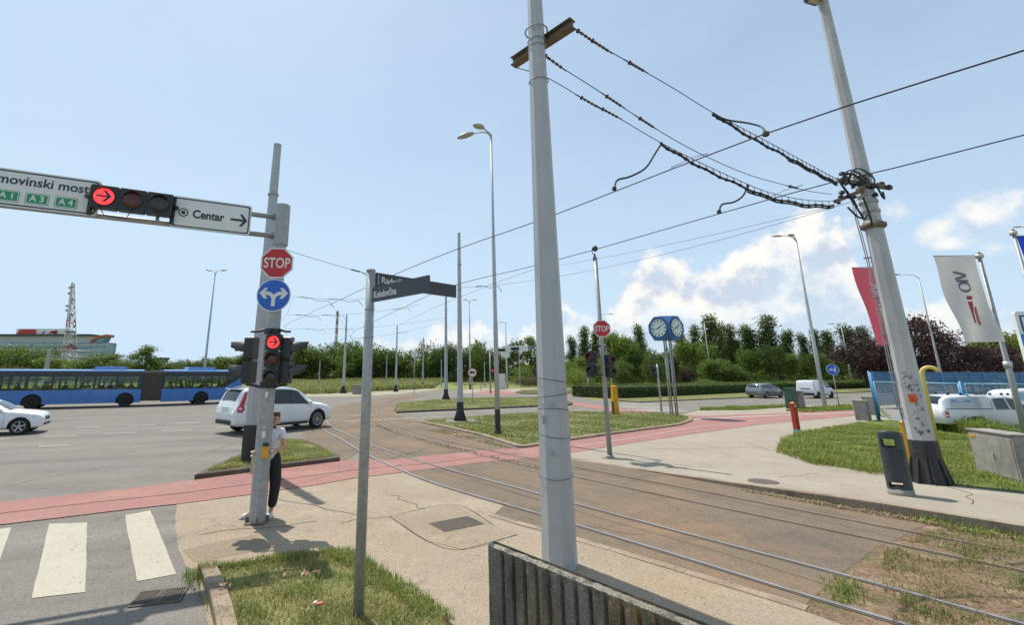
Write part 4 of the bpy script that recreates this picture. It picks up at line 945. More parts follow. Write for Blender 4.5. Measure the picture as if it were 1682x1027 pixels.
# stop sign and turn sign
def stop_sign(root, c, fx, rr, name='stop_sign'):
    Mx = frame(c, fx, (0, 0, 1)); mb = MB(); o8 = ngon(8, rr, math.pi / 8)
    mb.prism(o8, -.012, 0, Mx, 1); ring2d(mb, ngon(8, rr * .985, math.pi/8), ngon(8, rr * .915, math.pi/8), -.001, .003, Mx, 1); mb.prism(ngon(8, rr * .93, math.pi / 8), 0, .002, Mx, 0)
    o = mb.build(name, [M_SRED, M_WHITE], root)
    text_mesh('STOP', rr * .86, Mx @ Matrix.Translation((0, -.01, .004)), M_WHITE, o, align='CENTER', sx=.74, offset=rr * .014); return o
stop_sign(gan, D(455, 432, PB.y - .175) - PB, Vector((.985, .10, 0)), .315)
c = D(449.5, 485, PB.y - .165) - PB; Mx = frame(c, Vector((.985, .10, 0)), (0, 0, 1)); mb = MB()
mb.prism(ngon(32, .305), -.012, 0, Mx, 1); mb.prism(ngon(32, .287), 0, .002, Mx, 0); ts = mb.build('turn_sign', [M_SBLUE, M_WHITE], gan)
mb = MB(); ct = [(.0, -.20), (.0, -.06), (.03, -.005), (.08, .03), (.13, .035), (.20, .035)]
def ribbon(pts, w_, z):
    n = len(pts); A = []
    for i in range(n):
        t = (Vector(pts[min(i+1, n-1)]) - Vector(pts[max(i-1, 0)])).normalized(); A += [Mx @ Vector((pts[i][0] - t.y * w_, pts[i][1] + t.x * w_, z)), Mx @ Vector((pts[i][0] + t.y * w_, pts[i][1] - t.x * w_, z))]
    mb.add(A, [(2*i, 2*i+1, 2*i+3, 2*i+2) for i in range(n-1)])
for s, z in ((1, .0036), (-1, .0042)):
    ribbon([(p[0] * s, p[1]) for p in ct], .033 * s, z); mb.prism([(s * .105, .135), (s * .165, .135), (s * .255, .035), (s * .165, -.065), (s * .105, -.065), (s * .175, .035)], .0025, .0046 + (s > 0) * .0004, Mx)
mb.prism([(-.033, -.205), (.033, -.205), (.033, -.05), (-.033, -.05)], .0025, .0052, Mx); mb.build('arrow', M_WHITE, ts)
# push button, stickers
q = D(432, 743, PB.y - .13) - PB; mb = MB().box((q.x + .045, q.y - .03, q.z), (.115, .075, .20), None, 0, .025); mb.box((q.x + .055, q.y - .035, q.z + .125), (.10, .07, .06), None, 1, .02)
mb.build('push_button', [M_YEL, M_SIGB], gan)
for pxx, pyy, w_, h_, m, nm in ((438, 648, .05, .10, M_WHITE, 'white sticker'), (434, 703, .055, .05, M_RIM, 'round grey sticker'), (433, 714, .06, .11, M_WHITE, 'white rectangular sticker')):
    q = D(pxx, pyy, PB.y - .142) - PB; o = MB().prism(rrect(w_, h_, min(w_, h_) * .25), 0, .004, frame(q, (.985, .10, 0), (0, 0, 1))).build('sticker', m, gan)

# --- tram mast poles ---------------------------------------------------
def tram_pole(base, h, r0, r1, label, padr=.75, group='black-footed tram poles', fh=.95):
    t = thing('tram_pole', base, label, 'tram pole', group)
    mb = MB(); octpole(mb, (0, 0, 0.02), h, r0, r1, 8, .1, 3); mb.lathe([(r1 * 1.06, h - .02), (r1 * 1.06, h + .05), (.01, h + .06)], 8, sm=False); mb.build('pole', M_POLE, t)
    foot(t, r0, fh, 1.6 if padr else 1.12, fins=bool(padr))
    if padr: MB().prism([(-padr, -padr*.8), (padr, -padr*.8), (padr, padr*.8), (-padr, padr*.8)], -.05, .012).build('footing', M_CONC, t)
    for z in (h * .82, h * .68): MB().lathe([(r0 + (r1 - r0) * .75 + .02, z), (r0 + (r1 - r0) * .75 + .02, z + .06)], 10).build('collar', M_GALV, t)
    return t
b = P(410.5, 757, .12); tram_pole(b, 9.5, .235, .118, 'thick tram pole standing behind the near signal gantry on the small grass island', 0)
tram_pole(P(756, 692, .09), 10.1, .165, .08, 'tram pole with flared black foot at the tip of the lamp-post island')
tram_pole(P(732.5, 656.5, .12), 10.4, .19, .09, 'tram pole standing on the far grass island between two tracks')
tram_pole(P(563.5, 646.5), 10.3, .22, .09, 'tram pole on the far pavement beside the square concrete box')
tram_pole(P(650, 644), 9.4, .18, .08, 'slim tram pole on the far pavement right of the street name post')
tram_pole(P(694.5, 637), 9.3, .17, .09, 'tram pole at the far end of the tan pavement by the small bright shrub')
for a, b_, t_, lb in ((634.5, 624, 583, 'faint far pole in the meadow left of the slim tram pole'), (725, 628, 590, 'faint far pole against the wood left of the far-island tram pole'), (524, 626, 592, 'faint far lamp pole in the meadow left of the street name post'), (796, 622, 595, 'faint far pole in front of the wood left of the signal gantry'),(854, 622, 580, 'far white pole seen under the signal gantry')):
    Y = 95; mb = MB(); o = D(a, b_, Y); o.z = 0; hh = D(a, t_, Y).z; octpole(mb, (o.x, o.y, 0), hh, .13, .08, 8); mb.lathe([(.2, 0), (.2, .25), (.13, .3)], 8, (o.x, o.y, 0)); solo(mb, 'far_pole', M_POLE, lb, 'pole', 'far poles before the wood', o)
# sign pole on the far pavement
# --- thick centre pole with cross beam ----------------------------------
CB = P(920, 930); CB.z = .012
cp = thing('tram_pole', CB, 'thick pale grey octagonal tram pole in the centre carrying a steel cross beam', 'tram pole')
mb = MB(); octpole(mb, (0, 0, 0), 10.4, .232, .108, 8, -.04, 8, (.05, 0)); mb.build('pole', M_POLE, cp)
be0, be1 = P(843, 103, 8.0) - CB, P(941, 38, 8.0) - CB; bd_ = (be1 - be0).normalized(); bn = Vector((-bd_.y, bd_.x, 0)); bn = bn if bn.y > 0 else -bn
Mx = frame((be0 + be1) / 2, bd_, (0, 0, 1)); Lb = (be1 - be0).length; mb = MB()
for z in (-.075, .075): mb.box(Mx @ Vector((0, z, 0)), (Lb, .016, .15), Mx.to_3x3())
mb.box(Mx @ Vector((0, 0, 0)), (Lb, .135, .014), Mx.to_3x3()); mb.build('cross_beam', M_RUST, cp)
mb = MB()
for z, rr in ((8.12, .185), (7.92, .150), (7.80, .150), (7.15, .158)):
    mb = MB().tube([Vector((.04 + math.cos(a) * rr, math.sin(a) * rr, z)) for a in [k * math.pi / 8 for k in range(17)]], .014 if z > 8.1 else .008, 5)
    if z > 8.1: mb.tube([(0.04, .17, 8.12), tuple((be0 + be1) / 2)], .02, 6)
    mb.build('clamp_band', M_GALV, cp)
mb = MB()
for z in (1.1, 1.62, 1.95, 2.15, 2.35):
    rr = .232 - .012 * z + .006; ph = rng.random() * 6
    mb.tube([Vector((.005 * z + math.cos(a) * rr * 1.0, math.sin(a) * rr, z + .03 * math.sin(a + ph))) for a in [k * math.pi / 12 for k in range(25)]], .0035, 4)
mb.build('wire_tie', M_CABLE, cp)
for q, w_, h_ in (((908, 665), .05, .06), ((907, 746), .05, .05), ((894, 690), .05, .12)):
    p_ = D(*q, CB.y - .218) - CB; MB().prism(rrect(w_, h_, .008), 0, .004, frame(p_, (.99, -.05, 0), (0, 0, 1))).build('glued_paper', mat('old_paper', (.30, .30, .31), .8, var=.3, vscale=60), cp)

# --- leaning right-hand tram pole ---------------------------------------
RB_ = Pz(1530, 795)
rp = thing('tram_pole', RB_, 'tall leaning tram pole with graffiti, black flared foot and floodlight by the litter bin', 'tram pole')
mb = MB(); octpole(mb, (0, 0, 0), 12.62, .235, .115, 8, .1, 8, (-.12, 0)); mb.build('pole', mat('stained_grey_paint', (.385, .39, .39), .5, 0, .1, 2, layers=(((.26, .25, .22), 2.4, .5, .68, .55, (1, 1, .2)), ((.20, .17, .13), 26, .66, .70, .7)), bump=.03), rp)
mb = MB().lathe([(.34, -.02), (.315, .10), (.258, .50), (.246, .88), (.240, .92)], 8, sm=False)
for k in range(8):
    a = k * math.pi / 4 + .2; mb.prism([(.2, 0), (.375, 0), (.37, .06), (.26, .55), (.2, .55)], -.018, .018, frame((0, 0, 0), (math.cos(a), math.sin(a), 0), (0, 0, 1)))
mb.build('foot', M_BLACK, rp)
tp = Vector((-.12, 0, 12.55)); mb = MB()
Ml = Matrix.Rotation(R(28), 4, 'Z') @ Matrix.Rotation(R(-14), 4, 'Y'); Ml.translation = tp + Vector((-.15, -.05, .10))
mb.prism(rrect(.75, .46, .06), 0, .12, Ml, 0); mb.prism(rrect(.62, .34, .05), -.012, 0, Ml, 1); mb.build('floodlight', [M_VISOR, M_GLASSY], rp)
mb = MB()
for q in (.0, .05): mb.tube([Vector((-.17, .17, 1.0 + q)), Vector((-.185 - q, .18, 2.2)), Vector((-.19 - q, .175, 3.6)), Vector((-.205 - q, .165, 5.2)), Vector((-.27 - q, .16, 6.2)), Vector((-.33 - q, .10, 6.9))], .0115, 6)
for z in (1.6, 2.4, 3.3, 4.2, 5.2): mb.box((-.175 - .008 * z, .165, z), (.16, .10, .022), Matrix.Rotation(R(-44), 3, 'Z'))
mb.build('conduit', M_GALV, rp)
def rpp(pxx, pyy, dy=-.2): return D(pxx, pyy, RB_.y + dy) - RB_
gm = mat('graffiti_ink', (.03, .03, .035), .6); gb = MB(); gr = random.Random(5)
pn = Vector((-.5, -.86, 0)); pr_ = Vector((.86, -.5, 0))
for z0, z1, n_ in ((1.95, 2.42, 26), (1.05, 1.2, 10), (1.5, 1.9, 14), (1.25, 1.5, 7)):
    for k in range(n_):
        a = R(gr.uniform(205, 268)); z = gr.uniform(z0, z1); rr = .235 - .0092 * z + .001; p0 = Vector((-.0092 * z + math.cos(a) * rr, math.sin(a) * rr, z)); t_ = Vector((-math.sin(a), math.cos(a), 0))
        l = gr.uniform(.015, .05); an_ = gr.choice([0, 1.57, .8, -.8, 1.57]); e = t_ * math.cos(an_) * l * .7 + Vector((0, 0, math.sin(an_) * l)); o_ = Vector((math.cos(a), math.sin(a), 0)) * .004
        gb.tube([p0 + o_ - e, p0 + o_ + e], .0055 if z > 1.2 else .010, 4)
gb.build('graffiti', gm, rp)
q = rpp(1488, 667, -.21); MB().prism(rrect(.14, .19, .01), 0, .004, frame(Vector((-.165, -.165, 1.83)), (.72, -.69, 0), (0, 0, 1))).build('orange_sticker', M_ORANGE, rp)
# cable brackets high on the pole
zc = 7.12; mb = MB()
e0, e1 = P(1380, 297, 7.45) - RB_, P(1463, 309, 7.25) - RB_
f0, f1 = P(1372, 331, 7.0) - RB_, P(1440, 300, 7.2) - RB_
def lim(v, o, mx):
    d_ = v - o; l = min(d_.length, mx); return o + d_.normalized() * l
ctr7 = Vector((-.065, 0, 7.2)); ud = (P(1463, 308, 7.2) - P(1380, 300, 7.2)).normalized()
E0, E1 = D(1378, 296, RB_.y - .15) - RB_, D(1464, 309, RB_.y - .15) - RB_
F0, F1 = D(1372, 331, RB_.y - .30) - RB_, D(1440, 303, RB_.y + .1) - RB_
for a, b_, s in ((E0, E1, .085), (F0, F1, .075)):
    Mx = frame((a + b_) / 2, (b_ - a), (0, 0, 1)); mb.box(Mx.translation, ((b_ - a).length, .09, s), Mx.to_3x3())
mb.build('bracket_beam', M_RUST, rp)
cb = MB(); cr = random.Random(3)
for k in range(5):
    c0 = D(1408 + cr.uniform(-10, 10), 292 + cr.uniform(-6, 8), RB_.y - .24) - RB_; rr = cr.uniform(.22, .36)
    cb.tube([c0 + Vector((math.cos(a) * rr * 1.0, .05 * math.sin(2 * a), math.sin(a) * rr * .85)) for a in [i * math.pi / 9 - .6 for i in range(14)]], .018, 6)
for k in range(22):
    p_ = (E0 if cr.random() < .6 else F0).lerp(E1 if cr.random() < .6 else F1, cr.random()) + Vector((cr.gauss(0, .08), cr.gauss(-.04, .05), cr.gauss(0, .07)))
    cb.box(p_, (cr.uniform(.04, .11), cr.uniform(.04, .1), cr.uniform(.04, .13)), Matrix.Rotation(cr.uniform(0, 3), 3, 'Y'))
for (a, b_, sag) in (((1375, 292), (1418, 358), .10), ((1392, 340), (1425, 352), .2), ((1440, 305), (1450, 315), .25), ((1380, 300), (1408, 340), .05), ((1418, 325), (1432, 372), .1)):
    p0, p1 = D(*a, RB_.y - .25) - RB_, D(*b_, RB_.y - .22) - RB_; cb.tube([p0, p0.lerp(p1, .33) + Vector((0, -.04, -sag)), p0.lerp(p1, .7) + Vector((0, -.04, -sag)), p1], .022, 6)
cb.build('cable_gear', M_CABLE, rp)
mb = MB()
for z in (6.05, 6.35, 6.6, 6.78, 7.0, 7.3): MB().lathe([(.19, z - .04), (.20, z - .02), (.20, z + .02), (.19, z + .04)], 12, (-.06, 0, 0)).build('clamp_band', M_GALV, rp)
mb.lathe([(.21, 5.9), (.26, 5.95), (.26, 6.02), (.2, 6.05)], 12, (-.06, 0, 0)); mb.build('support_ring', M_RUST, rp)

# --- street name post ---------------------------------------------------
SB = xy(P(588, 1027), .07)
sn = thing('street_sign', SB, 'slim grey post with two dark street name plates set at right angles', 'street sign')
MB().tube([(0, 0, 0), (0, 0, 2.95), (0, 0, 2.955), (0, 0, 3.56)], [.055, .054, .051, .051], 16).lathe([(.055, 3.555), (.055, 3.58), (.01, 3.59)], 16).build('post', M_GALV, sn)
for q, body, dn, fx in ((((613.9, 472, 5.30), (705.4, 448.4, 4.62), (613.9, 496.6, 5.30)), 'Koledov\u010dina', 'name_plate', 0), (((616.9, 447.8, 5.40), (748.8, 464.3, 6.22), (616.9, 471, 5.40)), 'Radni\u010dka', 'name_plate', 1)):
    tl, tr_, bl = (D(*k) - SB for k in q); r_ = tr_ - tl; r_.z = 0; h_ = (tl - bl).length; w_ = r_.length
    Mx = frame(Vector((tl.x, tl.y, tl.z - h_ / 2)) + r_.normalized() * w_ / 2, r_, (0, 0, 1))
    o = MB().prism(rrect(w_, h_, .006), -.010, .010, Mx).build(dn, M_DARKN, sn)
    text_mesh(body, h_ * .64, Mx @ Matrix.Translation((-w_ / 2 + (.025 if not fx else .075), -.012 if not fx else .0, .0125)), M_WHITE, o, sx=.72 if not fx else .95, offset=.0015)
    if fx: MB().prism([(-w_/2+.035, -h_*.36), (-w_/2+.042, -h_*.36), (-w_/2+.042, h_*.36), (-w_/2+.035, h_*.36)], .011, .013, Mx).build('bar', M_WHITE, o)
for z in (2.78, 3.1): MB().lathe([(.058, z), (.058, z + .02)], 16).build('clamp_band', M_GALV, sn)

# --- street lamps -------------------------------------------------------
def lamp_head(mb, p, d, L=.68, flat=False):
    d = Vector(d).normalized(); s = Vector((-d.y, d.x, 0)); u = d.cross(s); u = u if u.z > 0 else -u; n = 7; A = []
    for i in range(n):
        f = i / (n - 1); w_ = (.055 + .11 * math.sin(math.pi * min(1, f * .95 + .05)) ** .8) * (L / .68); h_ = w_ * (.75 if not flat else .35)
        for k in range(10): q = 2 * math.pi * k / 10; A.append(p + d * (f * L) + s * math.cos(q) * w_ + u * math.sin(q) * h_ * (1.0 if math.sin(q) > 0 else .6))
    mb.add(A, [(i*10+k, i*10+(k+1) % 10, (i+1)*10+(k+1) % 10, (i+1)*10+k) for i in range(n-1) for k in range(10)] + [tuple(range(9, -1, -1)), tuple((n-1)*10+k for k in range(10))], 0, True)
def lamp(base, h, r0, r1, arms, label, black=0.0, group='street lamps', L=.68, flat=False):
    t = thing('street_lamp', base, label, 'street lamp', group)
    mb = MB().tube([(0,0,0),(0,0,h*.34),(0,0,h*.345),(0,0,h*.62),(0,0,h*.625),(0,0,h)], [r0, r0*.93, r0*.82, r0*.75, r0*.62, r1], 10); mb.build('pole', M_LAMP, t)
    if black: MB().lathe([(r0*1.7, 0), (r0*1.5, .06), (r0*1.12, .18), (r0*1.05, black)], 10, sm=False).build('foot', M_BLACK, t)
    am = MB(); hm = MB(); hs = []
    for dx, dy, rise, tilt in arms:
        e = Vector((dx, dy, h + rise)); d = Vector((dx, dy, 0)).normalized()
        am.tube([(0, 0, h - .08), (dx * .18, dy * .18, h + rise * .75), (dx * .5, dy * .5, h + rise * 1.15), tuple(e)], [.045, .04, .035, .03], 7)
        hb = MB(); lamp_head(hb, e - d * .05, d + Vector((0, 0, tilt)), L, flat); hs.append(hb)
    am.build('arm', M_LAMP, t)
    for hb in hs: hb.build('lamp_head', mat('lamp_housing', (.36, .34, .29), .4), t)
    return t
lamp(P(818, 713, .09), 13.35, .105, .05, [(-.85, .15, .14, -.25), (-.42, -.55, .02, -.22)], 'tall street lamp with two drooping heads at the island edge', .95, L=.80)
MB_ = None
lamp(P(772.5, 640), 14.4, .16, .07, [(-.45, .1, .5, .2), (.65, -.1, .45, .2)], 'street lamp with two upturned heads behind the red-ringed sign', .8)
b = D(331, 650, 55); b.z = 0; lamp(b, 14.2, .15, .07, [(-.55, 0, .45, .15), (.75, 0, .45, .15)], 'street lamp with two upturned heads behind the blue bus')
lamp(P(1355, 668), 13.5, .15, .07, [(-1.25, -.1, .3, -.02), (-.6, -.5, .2, -.02)], 'tall street lamp right of the clock, beside the white van', .0, L=.9, flat=True)
b = D(833, 626, 85); b.z = 0; lamp(b, D(828, 531, 85).z, .17, .08, [(-.4, 0, .1, 0)], 'street lamp with one flat head behind the far signal gantry', .0, L=.9, flat=True)
for a, Y, bx_, ty, dx, lb in ((1158, 90, 1168, 532, .5, 'street lamp between the clock and the poplars, head turned right'), (1382, 100, 1398, 535, -1.6, 'distant street lamp left of the purple trees'), (1512, 62, 1547, 456, -2.6, 'street lamp rising behind the purple trees'), (990, 100, 995, 519, 1.4, 'distant street lamp peeping out behind the stop sign pole')):
    b = D(bx_, 622, Y); b.z = 0; lamp(b, D(a, ty, Y).z, .15, .07, [(dx, -.1, .35, .02)], lb, .0, L=1.3, flat=True)
b = D(1775, 640, 42); b.z = 0; lamp(b, D(1700, 378, 42).z, .13, .06, [(-1.1, 0, .3, 0)], 'street lamp whose head just enters at the right frame edge', L=.8, flat=True)

# --- stop sign pole with two signals and camera -------------------------
B = P(1002, 752); B.z = .02
st = thing('signal_pole', B, 'slim grey pole with small stop sign, two black signal heads and a camera on top', 'traffic signal')
MB().tube([(0,0,0),(0,0,3.0),(0,0,6.2)], [.075, .068, .06], 12).lathe([(.12, 0), (.12, .03), (.08, .05)], 12).build('pole', M_GALV, st)
stop_sign(st, D(988.5, 540, B.y - .1) - B, Vector((.99, -.05, 0)), .29)
q = D(970, 598, B.y - .12) - B; s1 = signal(st, frame(q, Vector((.80, -.60, 0)), (0, 0, 1)), 2, [M_LENS_RED, M_LENS_OFF], False, False, .30, .40, True, .2); s1['label'] = 'two-lens head turned towards the left'
q = D(1003.5, 602, B.y - .10) - B; s2 = signal(st, frame(q, Vector((.93, .36, 0)), (0, 0, 1)), 2, [M_LENS_RED, M_LENS_OFF], False, False, .29, .36, True, .18); s2['label'] = 'two-lens head turned to the right'
mb = MB()
for z in (2.42, 3.30): MB().tube([(-.30, -.10, z), (0, -.03, z), (.25, -.08, z - .05)], .022, 6).build('bracket', M_SIGB, st)
mb = MB().tube([(0, 0, 6.2), (-.02, 0, 6.33)], .03, 8).box((-.02, 0, 6.15), (.09, .09, .14)); mb.lathe([(.02, -.1), (.09, -.06), (.10, .02), (.05, .09), (.01, .1)], 12, (.0, -.03, 6.50)); mb.tube([(-.06, 0, 6.30), (-.10, 0, 6.42), (0, -.02, 6.5)], .012, 6); mb.build('camera', M_SIGB, st)

# --- public clock -------------------------------------------------------
B = P(1108, 685.5); B.z = .09
ck = thing('street_clock', B, 'blue cube-shaped street clock with white dials on four slim steel posts', 'clock')
fc = D(1094, 540, 28.6) - B; nl = Vector((-.87, -.50, 0)); nr = Vector((.50, -.87, 0)); W = .70
mb = MB(); chx = .30; Mz = Matrix(((nl.x, nr.x, 0), (nl.y, nr.y, 0), (0, 0, 1)))
bm = bmesh.new(); bmesh.ops.create_cube(bm, size=2 * W)
ce = [v for v in bm.verts]; bmesh.ops.bevel(bm, geom=ce, offset=.46, segments=1, affect='VERTICES')
vs = [Mz @ v.co for v in bm.verts]; bm.verts.ensure_lookup_table(); fs = [[v.index for v in f.verts] for f in bm.faces]; bm.free()
if Mz.determinant() < 0: fs = [f[::-1] for f in fs]
mb.add([v + fc for v in vs], fs); mb.build('housing', mat('clock_blue', (.028, .115, .30), .5, 0, .15, 3, layers=(((.05, .17, .36), 5, .55, .7, .6), ((.12, .14, .17), 9, .62, .72, .5))), ck)
M_DIAL = mat('clock_dial', (.55, .65, .60), .35, 0, .05, 3)
for n_, nm in ((nl, 1), (nr, 2), (-nl, 3), (-nr, 4)):
    Mx = frame(fc + n_ * (W + .004), Vector((-n_.y, n_.x, 0)), (0, 0, 1)); mb = MB()
    mb.prism(ngon(28, .545), -.01, .012, Mx, 0); ring2d(mb, ngon(28, .59), ngon(28, .535), -.01, .03, Mx, 1); dl = mb.build('dial', [M_DIAL, mat('clock_rim', (.010, .045, .20), .4)], ck)
    hb = MB()
    for k in range(12):
        a = k * math.pi / 6; Mk = Mx @ Matrix.Rotation(a, 4, 'Z'); w_ = .028 if k % 3 else .042; hb.prism([(-w_, .37), (w_, .37), (w_, .49), (-w_, .49)], .012, .015, Mk)
    hb.build('hour_marks', M_SIGNBLACK, dl)
    for ang, ln, w_, z in ((-51, .30, .035, .018), (-252, .44, .024, .023)):
        Mk = Mx @ Matrix.Rotation(R(ang), 4, 'Z'); MB().prism([(-w_, -.08), (w_, -.08), (w_ * .7, ln), (-w_ * .7, ln)], z, z + .004, Mk).build('hand', M_SIGNBLACK, dl)
for i, (dx, dy) in enumerate(((-.21, 0), (.01, -.20), (.22, .02), (.0, .20), (.07, -.07))):
    MB().tube([(dx, dy, -.1), (dx + fc.x, dy + fc.y, fc.z - W + .01)], .042, 8).build('post', M_GALV, ck)

# --- yellow posts, small signs ------------------------------------------
def boxpost(name, base, w_, d_, h_, m, label, cat, rz=0, capm=None, bands=(), group=None):
    t = thing(name, base, label, cat, group, rz)
    MB().box((0, 0, h_ / 2), (w_, d_, h_), None, 0, .015).build('shaft', m, t)
    MB().prism(rrect(w_ * 1.12, d_ * 1.12, .02), h_, h_ + .03).lathe([(w_ * .5, h_ + .03), (w_ * .12, h_ + .08), (.01, h_ + .085)], 4, sm=False, rot=Matrix.Rotation(R(45), 3, 'Z')).build('cap', capm or m, t)
    for z0, z1, mm, nm in bands: MB().box((0, 0, (z0 + z1) / 2), (w_ + .008, d_ + .008, z1 - z0)).build(nm, mm, t)
    return t
B = P(1012, 683.5); B.z = .08
t = boxpost('gas_marker_post', B, .34, .22, 1.62, M_YEL, 'squat yellow box post on the lamp-post island behind the stop pole', 'marker post', .2)
MB().box((-.185, -.02, .38), (.03, .2, .76)).build('panel', M_BLACK, t)
B = P(1006.5, 657); B.z = .05; t = thing('gas_vent_pipe', B, 'thin pale yellow pipe standing behind the squat yellow post', 'vent pipe', 'yellow gas vent pipes')
MB().tube([(0, 0, 0), (0, 0, 2.4), (.02, 0, 2.62), (.12, 0, 2.72), (.22, 0, 2.66)], .055, 8).lathe([(.10, 0), (.1, .04), (.06, .06)], 10).build('pipe', M_PALEY, t)
B = P(1087, 678.5); t = thing('signal_pole', B, 'thin short grey post with one dark signal head left of the clock posts', 'traffic signal')
MB().tube([(0,0,0),(0,0,3.1)], [.06, .055], 10).lathe([(.1, 0), (.1, .03), (.07, .05)], 10).build('pole', M_GALV, t)
q = D(1073.5, 609, B.y) - B; s3 = signal(t, frame(q, Vector((.25, .97, 0)), (0, 0, 1)), 2, [M_LENS_OFF, M_LENS_OFF], False, False, .28, .36, True, .2); MB().tube([(q.x, q.y, 2.55), (0, 0, 2.6)], .025, 6).build('bracket', M_SIGB, t)
MB().box((.02, -.06, 1.0), (.10, .08, .16), None, 0, .02).build('push_button', M_YEL, t)
def round_sign(base, h, r, mfront, label, glyph=None, ring=None, face=(1, 0, 0), pr=.03, dz=0):
    t = thing('round_sign', base, label, 'road sign'); MB().tube([(0,0,0),(0,0,h + r * .9)], pr, 8).lathe([(.09, 0), (.09, .02), (pr, .04)], 10).build('post', M_GALV, t)
    Mx = frame(Vector((0, 0, h)) + Vector((face[1], -face[0], 0)).normalized() * (pr + .018), face, (0, 0, 1)); mb = MB()
    mb.prism(ngon(28, r), -.012, 0, Mx, 1); mb.prism(ngon(28, r * (.95 if not ring else .8)), 0, .003, Mx, 0)
    d_ = mb.build('sign_disc', [mfront, ring or M_WHITE], t)
    if glyph:
        g = MB(); glyph(g, Mx, r); g.build('symbol', M_WHITE if not ring else M_SIGNBLACK, d_)
    return t
def g_bike(g, M, r):
    for x in (-.42, -.02): ring2d(g, [(x * r + q[0], -.05 * r + q[1]) for q in ngon(14, r * .19)], [(x * r + q[0], -.05 * r + q[1]) for q in ngon(14, r * .13)], .003, .006, M)
    for a, b in (((-.42, -.05), (-.3, .22)), ((-.3, .22), (-.05, .22)), ((-.22, -.05), (-.02, -.05)), ((-.3, .18), (-.2, -.05)), ((-.22, -.05), (-.05, .22))):
        d_ = (Vector(b) - Vector(a)).normalized() * .035; g.prism([((a[0] - d_.y) * r, (a[1] + d_.x) * r), ((a[0] + d_.y) * r, (a[1] - d_.x) * r), ((b[0] + d_.y) * r, (b[1] - d_.x) * r), ((b[0] - d_.y) * r, (b[1] + d_.x) * r)], .003, .0055, M)
    for q in ([(.26, .28), (.44, .28), (.5, -.05), (.42, -.45), (.32, -.45), (.34, -.1), (.22, -.4), (.14, -.36), (.26, 0)],): g.prism([(x * r, y * r) for x, y in q], .003, .0058, M)
    g.prism([(.35 * r + x, .42 * r + y) for x, y in ngon(10, .10 * r)], .003, .006, M)
def g_truck(g, M, r):
    g.prism([(-.55*r, -.15*r), (.12*r, -.15*r), (.12*r, .32*r), (-.55*r, .32*r)], .003, .006, M); g.prism([(.18*r, -.15*r), (.55*r, -.15*r), (.55*r, .05*r), (.42*r, .22*r), (.18*r, .22*r)], .003, .006, M)
    for x in (-.35, .32): g.prism([(x*r + a, -.2*r + b) for a, b in ngon(10, .12*r)], .003, .0065, M)
B = P(1379, 672); round_sign(B, 2.78, .40, M_SBLUE, 'blue round cycle and pedestrian path sign on a thin post beside the tall right lamp', g_bike, None, (.9, -.3, 0))
B = P(776.5, 668); B.z = .12; round_sign(B, 2.45, .38, M_WHITE, 'white round sign with red ring on a thin post on the far grass island', g_truck, M_SRED, (1, 0, 0))
B = P(967.5, 651.5); t = round_sign(B, 2.2, .20, M_SBLUE, 'small blue sign on a grey post by the short hedge piece', g_bike, None, (.98, .2, 0), .06)
B = D(680, 645, 62); B.z = 0; round_sign(B, 5.0, .45, M_RIM, 'thin pole with a grey round sign back between two slim tram poles', None, None, (-1, .05, 0), .05)

# --- far signal gantry --------------------------------------------------
B = P(885.5, 655); g2 = thing('signal_gantry', B, 'far grey signal gantry with small signs seen left of the centre pole', 'traffic signal')
MB().tube([(0,0,0),(0,0,5.4)], [.13, .11], 8, sm=False).build('pole', M_GALV, g2)
q0 = D(819, 574, B.y + 1.5) - B; mb = MB(); dd = Vector((q0.x, q0.y, 0)); Lg = dd.length; dd.normalize(); ng = Vector((dd.y, -dd.x, 0)); ng = ng if ng.y < 0 else -ng
for z in (5.0, 5.28): mb.tube([Vector((0, 0, z)), dd * Lg + Vector((0, 0, z))], .05, 8)
for s in (.0, .35, .7, 1.0): mb.box(dd * Lg * s + Vector((0, 0, 5.14)), (.06, .06, .3))
mb.build('arm', M_GALV, g2)
for s, w_, h_ in ((.36, 1.15, .62), (.75, 1.15, .62), (.80, .8, .6)):
    c = dd * Lg * s + ng * .1 + Vector((0, 0, 5.12 if s != .80 else 4.5)); MB().prism(rrect(w_, h_, .05), -.03, 0, frame(c, -dd, (0, 0, 1)), 0).build('direction_sign', [M_WHITE], g2)
for s, z in ((.56, 5.1), (.92, 5.0)): signal(g2, frame(dd * Lg * s + ng * .2 + Vector((0, 0, z)), -dd, (0, 0, 1)), 3, [M_LENS_OFF] * 3, False, True, .3, .28)
signal(g2, frame(Vector((-.3, -.15, 2.6)), Vector((.2, .98, 0)), (0, 0, 1)), 3, [M_LENS_OFF] * 3, False, False, .3, .29)
B = P(806, 647); t = thing('signal_pole', B, 'far slim grey signal pole with red light left of the white cabinet', 'traffic signal')
MB().tube([(0,0,0),(0,0,5.2)], [.11, .09], 8).build('pole', M_GALV, t); signal(t, frame(Vector((.28, -.1, 2.6)), Vector((.97, .2, 0)), (0, 0, 1)), 3, [M_GLOW, M_LENS_OFF, M_LENS_OFF])
MB().tube([(0, 0, 2.6), (.28, .05, 2.6)], .03, 6).build('bracket', M_SIGB, t)
B = P(790, 642); mb = MB().tube([tuple(B), tuple(B + Vector((0, 0, 1.1)))], .07, 8).lathe([(.1, 1.1), (.1, 1.15), (.02, 1.2)], 8, B); solo(mb, 'marker_post', M_GALV, 'short grey post on the far red crossing', 'post', org=B)

